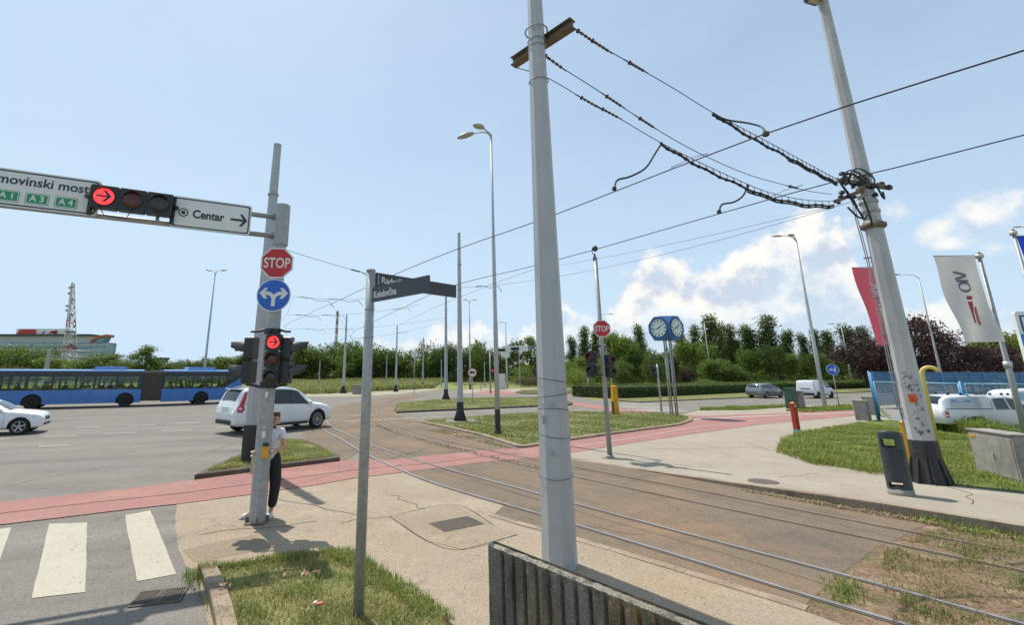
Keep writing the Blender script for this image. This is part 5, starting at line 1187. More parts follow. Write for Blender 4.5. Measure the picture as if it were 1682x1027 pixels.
# --- cabinets -----------------------------------------------------------
def cabinet(base, w_, d_, h_, m, label, rz, roof=.04, mroof=None, group=None, door=True):
    t = thing('utility_cabinet', base, label, 'utility cabinet', group, rz)
    MB().box((0, 0, h_ / 2), (w_, d_, h_), None, 0, .012).build('body', m, t); MB().box((0, 0, h_ + roof / 2), (w_ + .05, d_ + .05, roof), None, 0, .012).build('roof', mroof or m, t)
    if door:
        MB().prism([(-w_ * .46, -h_ * .42), (w_ * .46, -h_ * .42), (w_ * .46, h_ * .42), (-w_ * .46, h_ * .42)], 0, .012, frame((0, -d_ / 2, h_ / 2), (1, 0, 0), (0, 0, 1))).build('door', m, t)
        MB().box((w_ * .02, -d_ / 2 - .022, h_ * .5), (.03, .03, .13), None, 0, .008).build('handle', M_RIM, t)
    return t
M_DKGREEN = mat('dark_green_paint', (.03, .085, .045), .5, 0, .15, 4)
B = P(1302, 672); cabinet(B, .72, .5, 1.45, M_DKGREEN, 'dark green cabinet standing behind the red bollard', .5)
B = P(1315, 671.5); cabinet(B, .40, .5, 1.22, M_CONC, 'narrow grey concrete cabinet right of the dark green one', .5)
B = xy(Pz(1419, 691)); cabinet(B, .62, .55, 1.02, M_CONC, 'grey concrete cabinet nearest the corner of the blue fence', .65)
B = P(1432, 682); cabinet(B, .62, .55, 1.06, M_CONC, 'grey concrete cabinet half hidden behind its twin at the fence corner', .65)
B = P(586, 648); cabinet(B, 1.05, .8, 1.1, M_CONC, 'square pale concrete box on the far pavement edge', .1, .03)
B = P(823, 640); cabinet(B, 1.3, .9, 2.5, mat('cabinet_white', (.55, .55, .53), .5, var=.08, vscale=3), 'tall pale cabinet on the far crossing left of the gantry post', .2)
a, b = Pz(1605, 780), Pz(1700, 800); dv = (b - a); dv.z = 0; ang = math.atan2(dv.y, dv.x); nb = Vector((-math.sin(ang), math.cos(ang), 0)); w_ = 1.30
B = a + dv.normalized() * w_ / 2 + nb * .22; B.z = zf(B); t = cabinet(B, w_, .42, 1.02, M_CONC, 'wide grey concrete utility cabinet in the grass at the right edge', ang, .045)
MB().box((-.5, -.225, .90), (.16, .012, .06)).build('label_plate', M_YEL, t)
# red bollard
B = Pz(1310, 712); t = boxpost('bollard', B, .22, .17, 1.20, M_REDP, 'red square bollard with orange cap and blue foot at the tip of the grass', 'bollard', .35, M_ORANGE, [(0, .16, M_CYAN, 'foot_band')])
MB().box((-.0, -.09, 1.12), (.12, .012, .05)).build('number_plate', M_WHITE, t)
# yellow gas post and hooked pipe behind the leaning pole
B = Pz(1503, 779); boxpost('gas_marker_post', B, .20, .15, 1.20, M_YEL, 'yellow square post between the litter bin and the leaning pole', 'marker post', .5)
B = Pz(1549, 772); t = thing('gas_vent_pipe', B, 'pale yellow pipe with hooked top behind the leaning tram pole', 'vent pipe', 'yellow gas vent pipes')
q = [Vector((0, 0, 0)), Vector((0, 0, 2.45))] + [Vector((.17 - .17 * math.cos(a), 0, 2.45 + .17 * math.sin(a))) for a in [k * math.pi / 9 for k in range(1, 9)]]
MB().tube([Vector((p.x * .8, -p.x * .6, p.z)) for p in q], .052, 10).build('pipe', M_PALEY, t)
# litter bin
B = Pz(1481, 814); t = thing('litter_bin', B, 'dark grey oval steel litter bin with cut-out openings on a concrete foot', 'litter bin')
M_BIN = mat('bin_grey', (.035, .048, .052), .48, .15, .15, 5, layers=(((.09, .095, .09), 4, .58, .7, .4),))
sgm, zs = 32, [.12, .16, .25, .42, .62, .82, .895, 1.06, 1.10, 1.16]; mb = MB(); Ro, Ri = .205, .193
def bpt(k, z, r_): a = 2 * math.pi * k / sgm; zz = z + (.06 * math.cos(a + 2.4) if z > 1.08 else 0); return Vector((math.cos(a) * r_, math.sin(a) * r_ * .88, zz))
face = math.atan2(-B.y, -B.x); k0 = int(round(face / (2 * math.pi) * sgm)) % sgm
def hole(k, i):
    dk = min((k - k0) % sgm, (k0 - k) % sgm); dk2 = min((k - k0 - sgm // 2) % sgm, (k0 + sgm // 2 - k) % sgm)
    sd_ = ((k - k0 + sgm // 2) % sgm) - sgm // 2; sb_ = ((k - k0 - sgm // 2 + sgm // 2) % sgm) - sgm // 2
    if i == 6 and (-4 <= sd_ <= 1 or dk2 <= 3): return True
    if i == 1 and (-4 <= sd_ <= 1 or dk2 <= 3): return True
    return False
for i in range(len(zs) - 1):
    for k in range(sgm):
        if hole(k, i): continue
        mb.add([bpt(k, zs[i], Ro), bpt(k+1, zs[i], Ro), bpt(k+1, zs[i+1], Ro), bpt(k, zs[i+1], Ro)], [(0,1,2,3)], 0, True); mb.add([bpt(k, zs[i], Ri), bpt(k+1, zs[i], Ri), bpt(k+1, zs[i+1], Ri), bpt(k, zs[i+1], Ri)], [(3,2,1,0)], 0, True)
for k in range(sgm): mb.add([bpt(k, zs[-1], Ro), bpt(k+1, zs[-1], Ro), bpt(k+1, zs[-1], Ri), bpt(k, zs[-1], Ri)], [(0,1,2,3)])
o = mb.build('shell', M_BIN, t); bm = bmesh.new(); bm.from_mesh(o.data); bmesh.ops.remove_doubles(bm, verts=bm.verts, dist=.0005); bm.to_mesh(o.data); bm.free()
MB().lathe([(.180, .26), (.183, .86), (.17, .86), (.168, .28)], 20).build('liner', M_BLACK, t); MB().lathe([(.20, 0), (.205, .02), (.20, .125), (.0, .13)], 24).build('footing', M_CONC, t)

# --- blue fences --------------------------------------------------------
f0 = Vector((31.5, 35.3, 0)); fd = Vector((.916, .40, 0)).normalized(); fn = Vector((-fd.y, fd.x, 0)); NP = 22
t = thing('louvre_fence', f0, 'high blue louvred metal fence along the back of the yard', 'fence', rz=math.atan2(fd.y, fd.x))
MB().box((NP * 1.25, 0, 2.6), (NP * 2.5, .06, .05)).build('top_rail', M_FENCE, t)
for k in range(NP):
    mb = MB()
    for j in range(17): mb.box((k * 2.5 + 1.25, 0, .28 + j * .137), (2.42, .012, .115), Matrix.Rotation(R(28), 3, 'X'))
    mb.build('louvre_panel', M_FENCE, t)
for k in range(NP + 1): MB().box((k * 2.5, -.02, 1.33), (.08, .10, 2.66), None, 0, .008).build('post', M_FENCE, t)
m0 = Vector((23.3, 26.2, 0)); m1 = P(1597, 712); m1.z = 0; md = (m1 - m0); Lm = md.length; md.normalize()
t = thing('mesh_fence', m0, 'blue tube-framed chain link fence in front of the parked white pickup', 'fence')
def tub(a, b, r=.03): return MB().tube([a, b], r, 8)
segs = [Vector((0, 0, 0)), md * Lm, md * Lm + (P(1760, 724) - P(1597, 712))]
segs[2].z = 0
mb = MB()
for i in range(2):
    a, b = segs[i], segs[i+1]; u = (b - a).normalized(); L = (b - a).length
    fr = MB()
    for z in (2.05, .25): fr.tube([a + u * .12 + Vector((0, 0, z)), b - u * .12 + Vector((0, 0, z))], .026, 8)
    for q in (a + u * .12, b - u * .12): fr.tube([q + Vector((0, 0, .25)), q + Vector((0, 0, 2.05))], .026, 8)
    fr.build('panel_frame', M_FENCE2, t)
    ms = MB(); st_ = .085; n_ = int(L / st_)
    for k in range(-int(1.8 / st_), n_):
        for s in (1, -1):
            x0, x1 = k * st_, k * st_ + 1.8; za, zb = (.25, 2.05) if s > 0 else (2.05, .25)
            c0, c1 = max(x0, .14), min(x1, L - .14)
            if c1 <= c0: continue
            g = lambda x: za + (zb - za) * (x - x0) / 1.8
            ms.tube([a + u * c0 + Vector((0, 0, g(c0))), a + u * c1 + Vector((0, 0, g(c1)))], .0034, 3, cap=False)
    ms.build('wire_mesh', M_GALV, t)
for i, q in enumerate(segs): tub(q, q + Vector((0, 0, 2.55 if i == 0 else 2.15)), .055).build('post', M_FENCE, t)
tub(Vector((.35, .5, 0)), Vector((.35, .5, 2.62)), .05).build('post', M_FENCE, t)

# --- flags, banners -----------------------------------------------------
def flag(root, tl, wdir, w_, h_, drop, m, name='flag_cloth', org=None, amp=.10, seed=1, logo=None, sway=None):
    nx, ny = 18, 30; fr_ = random.Random(seed); ph = fr_.random() * 6; wd = Vector(wdir).normalized(); nn = Vector((-wd.y, wd.x, 0)); sway = sway or Vector((0, 0, 0))
    def S(u, v, o_=0):
        fall = v * v; a = amp * v ** .7
        p = tl + wd * (w_ * (u * (1 - .12 * v) + .12 * v * .55)) + Vector((0, 0, -h_ * v)) + sway * (v ** 1.3) * h_
        return p + nn * (a * math.sin(u * 7 + v * 5 + ph) + .5 * a * math.sin(u * 15 - v * 9 + ph * 2) + o_)
    mb = MB(); mb.add([S(i / nx, j / ny) for j in range(ny + 1) for i in range(nx + 1)], [(j*(nx+1)+i, j*(nx+1)+i+1, (j+1)*(nx+1)+i+1, (j+1)*(nx+1)+i) for j in range(ny) for i in range(nx)], 0, True)
    cl = mb.build(name, m, root); lg = []
    for shape, lm, nm in (logo or []):
        g = MB()
        for quad in shape:
            for o_ in (.012, -.012):
                n_ = 5; A = []
                for i in range(n_ + 1):
                    f = i / n_
                    l = (quad[0][0] + (quad[1][0] - quad[0][0]) * f, quad[0][1] + (quad[1][1] - quad[0][1]) * f); r_ = (quad[3][0] + (quad[2][0] - quad[3][0]) * f, quad[3][1] + (quad[2][1] - quad[3][1]) * f)
                    A += [S(*l, o_), S(*r_, o_)]
                g.add(A, [(2*i, 2*i+1, 2*i+3, 2*i+2) for i in range(n_)])
        g.build(nm, lm, cl)
    return cl
def cloth(name, col):
    m = mat(name, col, .8, 0, .06, 3); t = NT(m.node_tree); b = t.n['Principled BSDF']; tl_ = t.new('ShaderNodeBsdfTranslucent'); tl_.inputs[0].default_value = (*col, 1); mx = t.new('ShaderNodeMixShader'); mx.inputs[0].default_value = .42
    t.l.new(b.outputs[0], mx.inputs[1]); t.l.new(tl_.outputs[0], mx.inputs[2]); t.l.new(mx.outputs[0], t.n['Material Output'].inputs[0]); return m
def Q(x0, y0, x1, y1): return [(x0, y0), (x0, y1), (x1, y1), (x1, y0)]
def stroke(a, b, w_):
    d_ = Vector((b[0] - a[0], (b[1] - a[1]))); n_ = Vector((-d_.y, d_.x)).normalized() * w_ / 2; return [(a[0] + n_.x, a[1] + n_.y), (b[0] + n_.x, b[1] + n_.y), (b[0] - n_.x, b[1] - n_.y), (a[0] - n_.x, a[1] - n_.y)]
def oivlogo(x, y):
    L = [stroke((x, y - .03), (x + .26, y + .012), .022), stroke((x, y + .055), (x + .26, y + .012), .022), stroke((x + .01, y + .078), (x + .26, y + .078), .020)]
    c = (x + .135, y + .150); k = 12
    for i in range(k):
        a, b = 2 * math.pi * i / k, 2 * math.pi * (i + 1) / k; L.append(stroke((c[0] + .125 * math.cos(a), c[1] + .050 * math.sin(a)), (c[0] + .125 * math.cos(b), c[1] + .050 * math.sin(b)), .022))
    return L
def flagpole(base, h, r, label):
    t = thing('flag_pole', base, label, 'flag pole'); MB().tube([(0,0,0),(0,0,h*.42),(0,0,h*.425),(0,0,h)], [r, r*.92, r*.8, r*.6], 12).lathe([(r*.8, h), (r*.85, h+.05), (.01, h+.12)], 10).build('pole', M_GALV, t)
    MB().lathe([(r*1.25, h*.41), (r*1.25, h*.44)], 12).lathe([(r*1.3, h*.98), (r*1.3, h)], 12).build('collar', M_RIM, t); return t
FY = 15.6; fb = D(1687, 720, FY); fb.z = zf(fb); tp_ = D(1605, 418, FY)
fp = flagpole(fb, tp_.z, .085, 'silver flag pole at the right carrying the white flag')
tl = D(1533, 421, FY - .0); tr_ = D(1598, 412, FY); wdv = tr_ - tl; hw = wdv.length; wdv.z = 0
fo = thing('flag', tl, 'white hanging flag with grey letters and red stripes on the right-hand mast', 'flag')
z0 = Vector((0, 0, 0)); hgt = tl.z - D(1580, 562, FY).z
flag(fo, z0, wdv, hw, hgt, 0, cloth('white_flag_cloth', (.50, .50, .50)), seed=2, amp=.09, sway=Vector((.075, 0, 0)), logo=[(oivlogo(.36, .22), mat('logo_grey', (.10, .11, .14), .7), 'lettering'), ([Q(.46, .475, .60, .515), Q(.46, .54, .60, .78)], mat('logo_red', (.36, .03, .06), .7), 'red_bar'), ([[(.62, .60), (.66, .80), (.71, .80), (.67, .60)]], mat('logo_salmon', (.45, .13, .10), .7), 'salmon_bar')])
MB().tube([(-.02, 0, .01), tuple(wdv.normalized() * (hw + .12) + Vector((0, 0, .03)))], .014, 6).build('top_bar', M_GALV, fo)
FY2 = 19.5; tl = D(1399, 440, FY2); tr_ = D(1446, 433, FY2); wdv = tr_ - tl; hw = wdv.length; wdv.z = 0; hgt = tl.z - D(1430, 567, FY2).z
fb = D(1490, 690, FY2); fb.z = 0; tp_ = D(1446, 425, FY2); flagpole(fb, tp_.z, .08, 'flag pole hidden behind the leaning tram pole carrying the red flag')
fo = thing('flag', tl, 'red hanging flag with white letters beside the leaning tram pole', 'flag')
wm = mat('logo_white', (.70, .66, .66), .7)
flag(fo, z0, wdv, hw * 1.05, hgt, 0, cloth('red_flag_cloth', (.50, .095, .130)), seed=4, amp=.07, sway=Vector((.11, 0, 0)), logo=[(oivlogo(.40, .24), wm, 'lettering'), ([Q(.50, .47, .68, .51), Q(.50, .53, .68, .76)], wm, 'white_bar')])
MB().tube([(-.02, 0, .01), tuple(wdv.normalized() * (hw + .08) + Vector((0, 0, .04)))], .014, 6).build('top_bar', M_GALV, fo)
FY3 = 17; tl = D(1669, 388, FY3); fo = thing('flag', tl, 'royal blue banner cut by the right frame edge', 'flag')
flag(fo, z0, Vector((1, -.1, 0)), 1.3, 2.6, 0, cloth('blue_flag_cloth', (.015, .05, .50)), seed=6, amp=.05, sway=Vector((.09, 0, 0))); MB().tube([(-.02, 0, .01), (1.5, -.15, .02)], .016, 6).build('top_bar', M_GALV, fo)
fb = D(1760, 720, FY3); fb.z = 0; flagpole(fb, tl.z + .2, .08, 'flag pole outside the right frame edge carrying the blue banner')
B = D(1727, 680, 24); B.z = 0; t = thing('pylon_sign', B, 'white rounded advertising pylon with blue bands at the right edge', 'pylon sign', rz=-.35)
th = D(1660, 512, 24).z; mb = MB(); pr_ = [(-.42, 0), (.42, 0)] + [(.42 - .06 * k / 5 - (.0 if k < 5 else .0), th - .10 + .10 * math.sin(k / 5 * math.pi / 2)) for k in range(6)] + [(-.42 + .06, th), (-.42, th - .1)]
mb.prism(pr_, -.11, .11, frame((0, 0, 0), (1, 0, 0), (0, 0, 1))); mb.build('pylon', M_WHITE, t)
for z0_, z1_, m_, nm in ((th - 1.75, th - 1.15, M_SBLUE, 'blue_band'),): MB().prism([(-.40, z0_), (.40, z0_), (.40, z1_), (-.40, z1_)], .111, .118, frame((0, 0, 0), (1, 0, 0), (0, 0, 1))).build(nm, mat('pylon_blue', (.03, .22, .50), .4), t)
mb = MB(); ring2d(mb, [(-.28, th-1.05), (.28, th-1.05), (.28, th-.2), (-.28, th-.2)], [(-.20, th-.97), (.20, th-.97), (.20, th-.28), (-.20, th-.28)], .111, .118, frame((0, 0, 0), (1, 0, 0), (0, 0, 1))); mb.build('emblem_frame', mat('pylon_navy', (.02, .06, .18), .4), t)

# --- foreground ribbed concrete wall -------------------------------------
WZ = .96; wa = P(801, 890, WZ); wb = P(1132, 1021.7, WZ); wd_ = xy(wb - wa).normalized(); wn = Vector((wd_.y, -wd_.x, 0)); wn = wn if wn.x < 0 else -wn
M_WALL = groundmat('mossy_concrete', (.200, .190, .165), (.125, .118, .100), .35, 110, [((.045, .045, .036), 2.4, .50, .68, .8, (1, 1, .35)), ((.24, .15, .045), 1.5, .49, .64, .75, (1.4, 1.4, .25)), ((.30, .29, .26), 10, .62, .74, .6, ONE), ((.60, .56, .55), 19, .70, .73, .7, ONE), ((.012, .02, .014), 4, .5, .6, .5, (1, 1, .2))], bump=1.0)
WT = groundmat('lichen_concrete', (.30, .27, .225), (.20, .175, .14), .35, 100, [((.07, .06, .045), 7, .48, .64, .8, ONE), ((.42, .39, .34), 12, .58, .7, .7, ONE)], bump=1.0)
Lw = 4.2; cols = [(0.0, -.025), (.006, .0), (.165, .0)]; x = .165
while x < Lw: cols += [(x + .006, -.042), (x + .036, -.042), (x + .042, .0), (x + .085, .003), (x + .128, .0)]; x += .128
mb = MB(); nz_ = 22; A = []; nc = len(cols)
for j in range(nz_ + 1):
    for cx_, dp in cols:
        z = -.02 + (WZ - .012) * j / nz_; n_ = mnoise.noise((cx_ * 22, z * 16, 1.0)) * .0045 + mnoise.noise((cx_ * 60, z * 60, 4)) * .002
        dpp = dp * (1 if j < nz_ - 1 else .55 if j == nz_ - 1 else .15); A.append(wa + wd_ * cx_ + wn * (dpp + n_) + Vector((0, 0, z - wa.z + (mnoise.noise((cx_ * 14, 2, 7)) * .009 if j == nz_ else 0))))
mb.add(A, [(j*nc+i, j*nc+i+1, (j+1)*nc+i+1, (j+1)*nc+i) for j in range(nz_) for i in range(nc-1)], 0, False)
top0 = nz_ * nc; rows = 5; A2 = []
for r_ in range(rows + 1):
    for i, (cx_, dp) in enumerate(cols):
        p_ = A[top0 + i].copy(); f = r_ / rows; q = p_ - wn * (.085 * f); q.z += .014 * math.sin(math.pi * min(1, f * 1.1)) + (mnoise.noise((cx_ * 25, f * 6, 11)) * .008 if 0 < r_ else 0); A2.append(q)
k0_ = len(mb.v); mb.add(A2, [(r_*nc+i, r_*nc+i+1, (r_+1)*nc+i+1, (r_+1)*nc+i) for r_ in range(rows) for i in range(nc-1)], 1, False)
bk = [wa - wn * .085 + Vector((0, 0, -wa.z - .02)), wa + wd_ * Lw - wn * .085 + Vector((0, 0, -wa.z - .02)), wa + wd_ * Lw - wn * .085 + Vector((0, 0, -.012)), wa - wn * .085 + Vector((0, 0, -.012))]
mb.add(bk, [(0, 1, 2, 3)], 0); e = [A[j * nc] for j in range(nz_ + 1)]; mb.add(e + [bk[3], bk[0]], [tuple(range(nz_ + 3))], 0)
wl = solo(mb, 'ribbed_wall', [M_WALL, WT], 'low vertically ribbed concrete wall stained dark with moss in the foreground', 'wall', org=xy(wa))

# --- far skyline --------------------------------------------------------
BY = 300.0; b0 = D(-60, 600, BY); b1 = D(172, 600, BY); b0.z = b1.z = 0
bt = thing('office_building', b0, 'long glass office block on the skyline with white and red rooftop panel', 'building')
X1 = b1.x - b0.x; zr = lambda y: D(60, y, BY).z
M_GLZ = mat('curtain_glass', (.13, .22, .26), .15, .2, .35, .25, layers=(((.32, .40, .42), .5, .5, .58, .6, (.2, 1, 2)),)); M_DKR = mat('roof_dark', (.04, .045, .055), .6); M_STONE = mat('pale_cladding', (.42, .44, .45), .6, var=.06, vscale=.2)
MB().box((X1 / 2, 4, zr(563) / 2), (X1, 8, zr(563))).build('glass_wall', M_GLZ, bt)
mb = MB()
for k in range(7): mb.box((X1 / 2, -.15, zr(563) * (k + .5) / 7), (X1, .25, .7))
for k in range(24): mb.box((X1 * k / 23, -.12, zr(563) / 2), (.35, .2, zr(563)))
mb.build('mullions', M_STONE, bt)
MB().box((X1 * .43, 5, (zr(563) + zr(551)) / 2), (X1 * .86, 7, zr(551) - zr(563))).build('upper_storey', M_STONE, bt)
MB().box((X1 * .43, 4, zr(550.5)), (X1 * .88, 9, 1.1)).build('roof', M_DKR, bt)
mb = MB(); xs = lambda q: (D(q, 560, BY).x - b0.x); pr_ = []
for k in range(9): f = k / 8; pr_.append((xs(148) + (xs(174) - xs(148)) * f, zr(560) + (zr(549.5) - zr(560)) * math.sin(f * math.pi / 2 * .95) ** .8))
mb.prism(pr_ + [(p[0], p[1] - 1.5) for p in pr_[::-1]], -7, 0, frame((0, 0, 0), (1, 0, 0), (0, 0, 1))); mb.build('curved_roof', mat('orange_roof', (.38, .12, .04), .6), bt)
MB().prism([(xs(148), zr(563)), (xs(168), zr(563)), (xs(172), zr(552)), (xs(150), zr(558))], -6, -1, frame((0, 0, 0), (1, 0, 0), (0, 0, 1))).build('roof_pavilion', M_GLZ, bt)
sp_ = MB().box(((xs(18) + xs(104)) / 2, 3, (zr(540) + zr(551)) / 2), (xs(104) - xs(18), 1.2, zr(540) - zr(551.5))).build('rooftop_panel', M_WHITE, bt)
mb = MB(); V = lambda a, b: (xs(a), zr(b))
for q in ([(18, 551), (24, 540.5), (50, 540.5), (53, 551)], [(60, 547), (66, 542.5), (65, 547.5)], [(72, 548), (77, 542.5), (84, 545.5), (83, 548.5), (79, 547)], [(79, 546), (82, 542), (86, 542), (87, 548), (84, 548)]): mb.prism([V(*p) for p in q], -2.3, -2.2, frame((0, 0, 0), (1, 0, 0), (0, 0, 1)))
mb.v = [Vector((v.x, 2.3, v.z)) if abs(v.y) > 0 and v.y > 2.25 else Vector((v.x, 2.2, v.z)) for v in mb.v]; mb.build('red_shapes', mat('panel_red', (.50, .03, .025), .5), sp_)
MB().box((xs(121), -.4, zr(569)), (4.5, .6, 3.8)).build('dark_window', M_DKR, bt)
# lattice mast
MY = 230.0; c = D(115, 600, MY); c.z = 0; hm = D(119.5, 464, MY).z; t = thing('lattice_mast', c, 'tall red and white lattice radio mast before the office building', 'radio mast')
M_MR = mat('mast_red', (.40, .16, .14), .6); M_MW = mat('mast_white', (.62, .60, .60), .6); dx = D(119.5, 464, MY).x - c.x
lv = 15
def leg(a, z): w_ = 3.4 * (1 - z / hm) ** 1.15 + .75; return Vector((dx * z / hm + math.cos(a) * w_, math.sin(a) * w_, z))
for k in range(lv):
    z0_, z1_ = hm * k / lv, hm * (k + 1) / lv; mb = MB()
    for i in range(3):
        a, b = R(120 * i + 20), R(120 * i + 140); mb.tube([leg(a, z0_), leg(a, z1_)], .22, 5); mb.tube([leg(a, z0_), leg(b, z1_)], .13, 4); mb.tube([leg(b, z0_), leg(a, z1_)], .13, 4); mb.tube([leg(a, z1_), leg(b, z1_)], .13, 4)
    mb.build('lattice_section', M_MR if k % 4 == 0 and k < 9 else M_MW, t)
ar = random.Random(2); AG = mat('antenna_grey', (.20, .20, .21), .6)
for k in range(16): z = hm * ar.uniform(.40, .97); MB().lathe([(.01, 0), (.55, .1), (.6, .3), (.1, .45)], 10, leg(ar.uniform(0, 6), z) * 1.0 + Vector((0, -.4, 0)), rot=Matrix.Rotation(R(90), 3, 'X')).build('antenna', AG, t)
mb = MB().lathe([(2.2, hm * .47), (2.4, hm * .475), (2.4, hm * .485)], 10, (dx * .47, 0, 0)); mb.build('platform', AG, t)
# chimney
c = D(549, 620, 640); c.z = 0; hc = D(550.5, 511, 640).z; t = thing('factory_chimney', c, 'distant chimney with red and white striped top behind the wood', 'chimney'); zz = [hc * k / 14 for k in range(15)]
mb = MB().tube([(0, 0, z) for z in zz[:9]], [2.7 - .1 * k for k in range(9)], 12); mb.build('shaft', mat('chimney_concrete', (.38, .38, .38), .8), t)
mb = MB()
for k in range(8, 14): mb.tube([(0, 0, zz[k]), (0, 0, zz[k+1])], 1.95 - .03 * (k - 8), 12, mi=k % 2)
mb.build('striped_top', [mat('stripe_white', (.52, .50, .50), .7), mat('stripe_red', (.36, .17, .165), .7)], t)
# funnel tower
c = D(262, 620, 170); c.z = 0; hf_ = D(262, 588, 170).z; t = thing('funnel_tower', c, 'dark flat-topped funnel tower over the bus bellows', 'tower')
MB().lathe([(.75, 0), (.7, hf_ - 2.6), (.8, hf_ - 2.2)], 10).build('shaft', M_DKR, t); MB().lathe([(.8, hf_ - 2.2), (2.5, hf_ - .35), (2.6, hf_), (.5, hf_ + .1)], 14).build('funnel', mat('funnel_blue_grey', (.06, .075, .11), .6), t)
# grey frame behind the bus
c = D(70, 640, 62); c.z = 0; hf_ = D(72, 573, 62).z; t = thing('sign_frame', c, 'grey portal post with two long rails above the blue bus', 'sign gantry')
MB().box((0, 0, hf_ / 2), (.42, .35, hf_), None, 0, .02).build('post', M_GALV, t); mb = MB(); e = D(176, 577, 66) - c
for z in (hf_ - .2, hf_ - 1.0): mb.tube([(0, 0, z), (e.x, e.y, z)], .07, 6)
for k in range(6): mb.box((e.x * k / 5, e.y * k / 5, hf_ - .6), (.08, .08, .8))
mb.build('rail', M_GALV, t)
# litter on the near grass
for k, (a, b, s, m, lb) in enumerate(((401, 946, .042, 'dry_leaf', 'curled dry leaf near the kerb corner of the near grass'), (373, 962, .05, 'dry_leaf', 'large crumpled dry leaf beside the near kerb'), (478, 942, .045, 'dry_leaf', 'small dry leaf left of the leaf pile on the near grass'), (500, 943, .065, 'dry_leaf', 'pair-sized dry leaf in the middle of the near grass'), (521, 940, .055, 'dry_leaf', 'pale dry leaf nearest the street name post'))):
    p = P(a, b, .15); mb = MB(); 
    for j in range(5):
        q = p + Vector((rng.gauss(0, s * .6), rng.gauss(0, s * .6), rng.uniform(0, .02))); leafquad(mb, q, s * rng.uniform(.6, 1.1), 1.5)
    solo(mb, 'dry_leaf', leafmat('dry_leaf_brown', (.30, .19, .10), (.46, .34, .21), .2), lb, 'leaf', 'dry leaves on the near grass', p)
p = P(525, 992, .14); mb = MB(); mb.box(p, (.07, .04, .02), Matrix.Rotation(.4, 3, 'Z'), 0, .008); mb.box(p + Vector((-.045, -.0, .004)), (.04, .035, .03), Matrix.Rotation(.9, 3, 'Z'), 1, .008)
solo(mb, 'litter_wrapper', [mat('wrapper_orange', (.55, .12, .06), .5), M_WHITE], 'crumpled orange and white wrapper lying on the near grass', 'litter', org=p)
# ------------------------------------------------------------------ vehicles
def paint(name, col, rough=.28, metal=0.0): return mat(name, col, rough, metal, .02, 2, coat=.8)
P_WHITE = paint('white_car_paint', (.72, .73, .745)); P_SILV = paint('grey_green_car_paint', (.20, .235, .235), .3, .55)
M_TINT = mat('dark_car_glass', (.010, .013, .015), .04, spec=.8); M_TYRE = mat('tyre_rubber', (.016, .016, .016), .85, var=.3, vscale=20); M_ARCH = mat('wheel_arch_black', (.008, .008, .008), .9)
M_ALLOY = mat('alloy_wheel', (.42, .43, .44), .3, .7); M_TAIL = mat('tail_light_red', (.42, .012, .012), .15, coat=.6); M_HEAD = mat('headlight', (.50, .52, .54), .08, .3, coat=1); M_TRIM = mat('black_plastic_trim', (.022, .022, .024), .55)
M_PLATE = mat('number_plate_white', (.66, .67, .68), .4); M_SEATB = mat('dark_seat', (.03, .03, .035), .8)
def lerp_st(st, x):
    for a, b in zip(st, st[1:]):
        if a[0] <= x <= b[0]:
            f = (x - a[0]) / max(1e-6, b[0] - a[0]); return [p + (q - p) * f for p, q in zip(a, b)]
    return st[0] if x < st[0][0] else st[-1]
def half(s):
    x, zb, zs, zt, wl, wb, wt = s; g = zs - zb
    return [(wl * .80, zb), (wl * .96, zb + g * .06), (wl, zb + g * .22), (wl * 1.0 + .004, zb + g * .62), (wb + (wl - wb) * .35, zs - g * .10), (wb, zs), (wb + (wt - wb) * .06, zs + (zt - zs) * .06),
            (wt + (wb - wt) * .12, zt - (zt - zs) * .14 - .005), (wt, zt - .035), (wt - .06, zt - .008), (wt * .5, zt + .012), (0, zt + .018)]
def catmull(st, sub=4):
    out = []
    for i in range(len(st) - 1):
        p0, p1, p2, p3 = st[max(i-1, 0)], st[i], st[i+1], st[min(i+2, len(st)-1)]
        for k in range(sub):
            t = k / sub; v = []
            for a, b, c, d in zip(p0, p1, p2, p3):
                q = .5 * (2*b + (c-a)*t + (2*a-5*b+4*c-d)*t*t + (3*b-a-3*c+d)*t**3); lo, hi = min(b, c), max(b, c); v.append(min(max(q, lo - .01), hi + .01))
            v[0] = p1[0] + (p2[0] - p1[0]) * t; out.append(v)
    out.append(list(st[-1])); return out
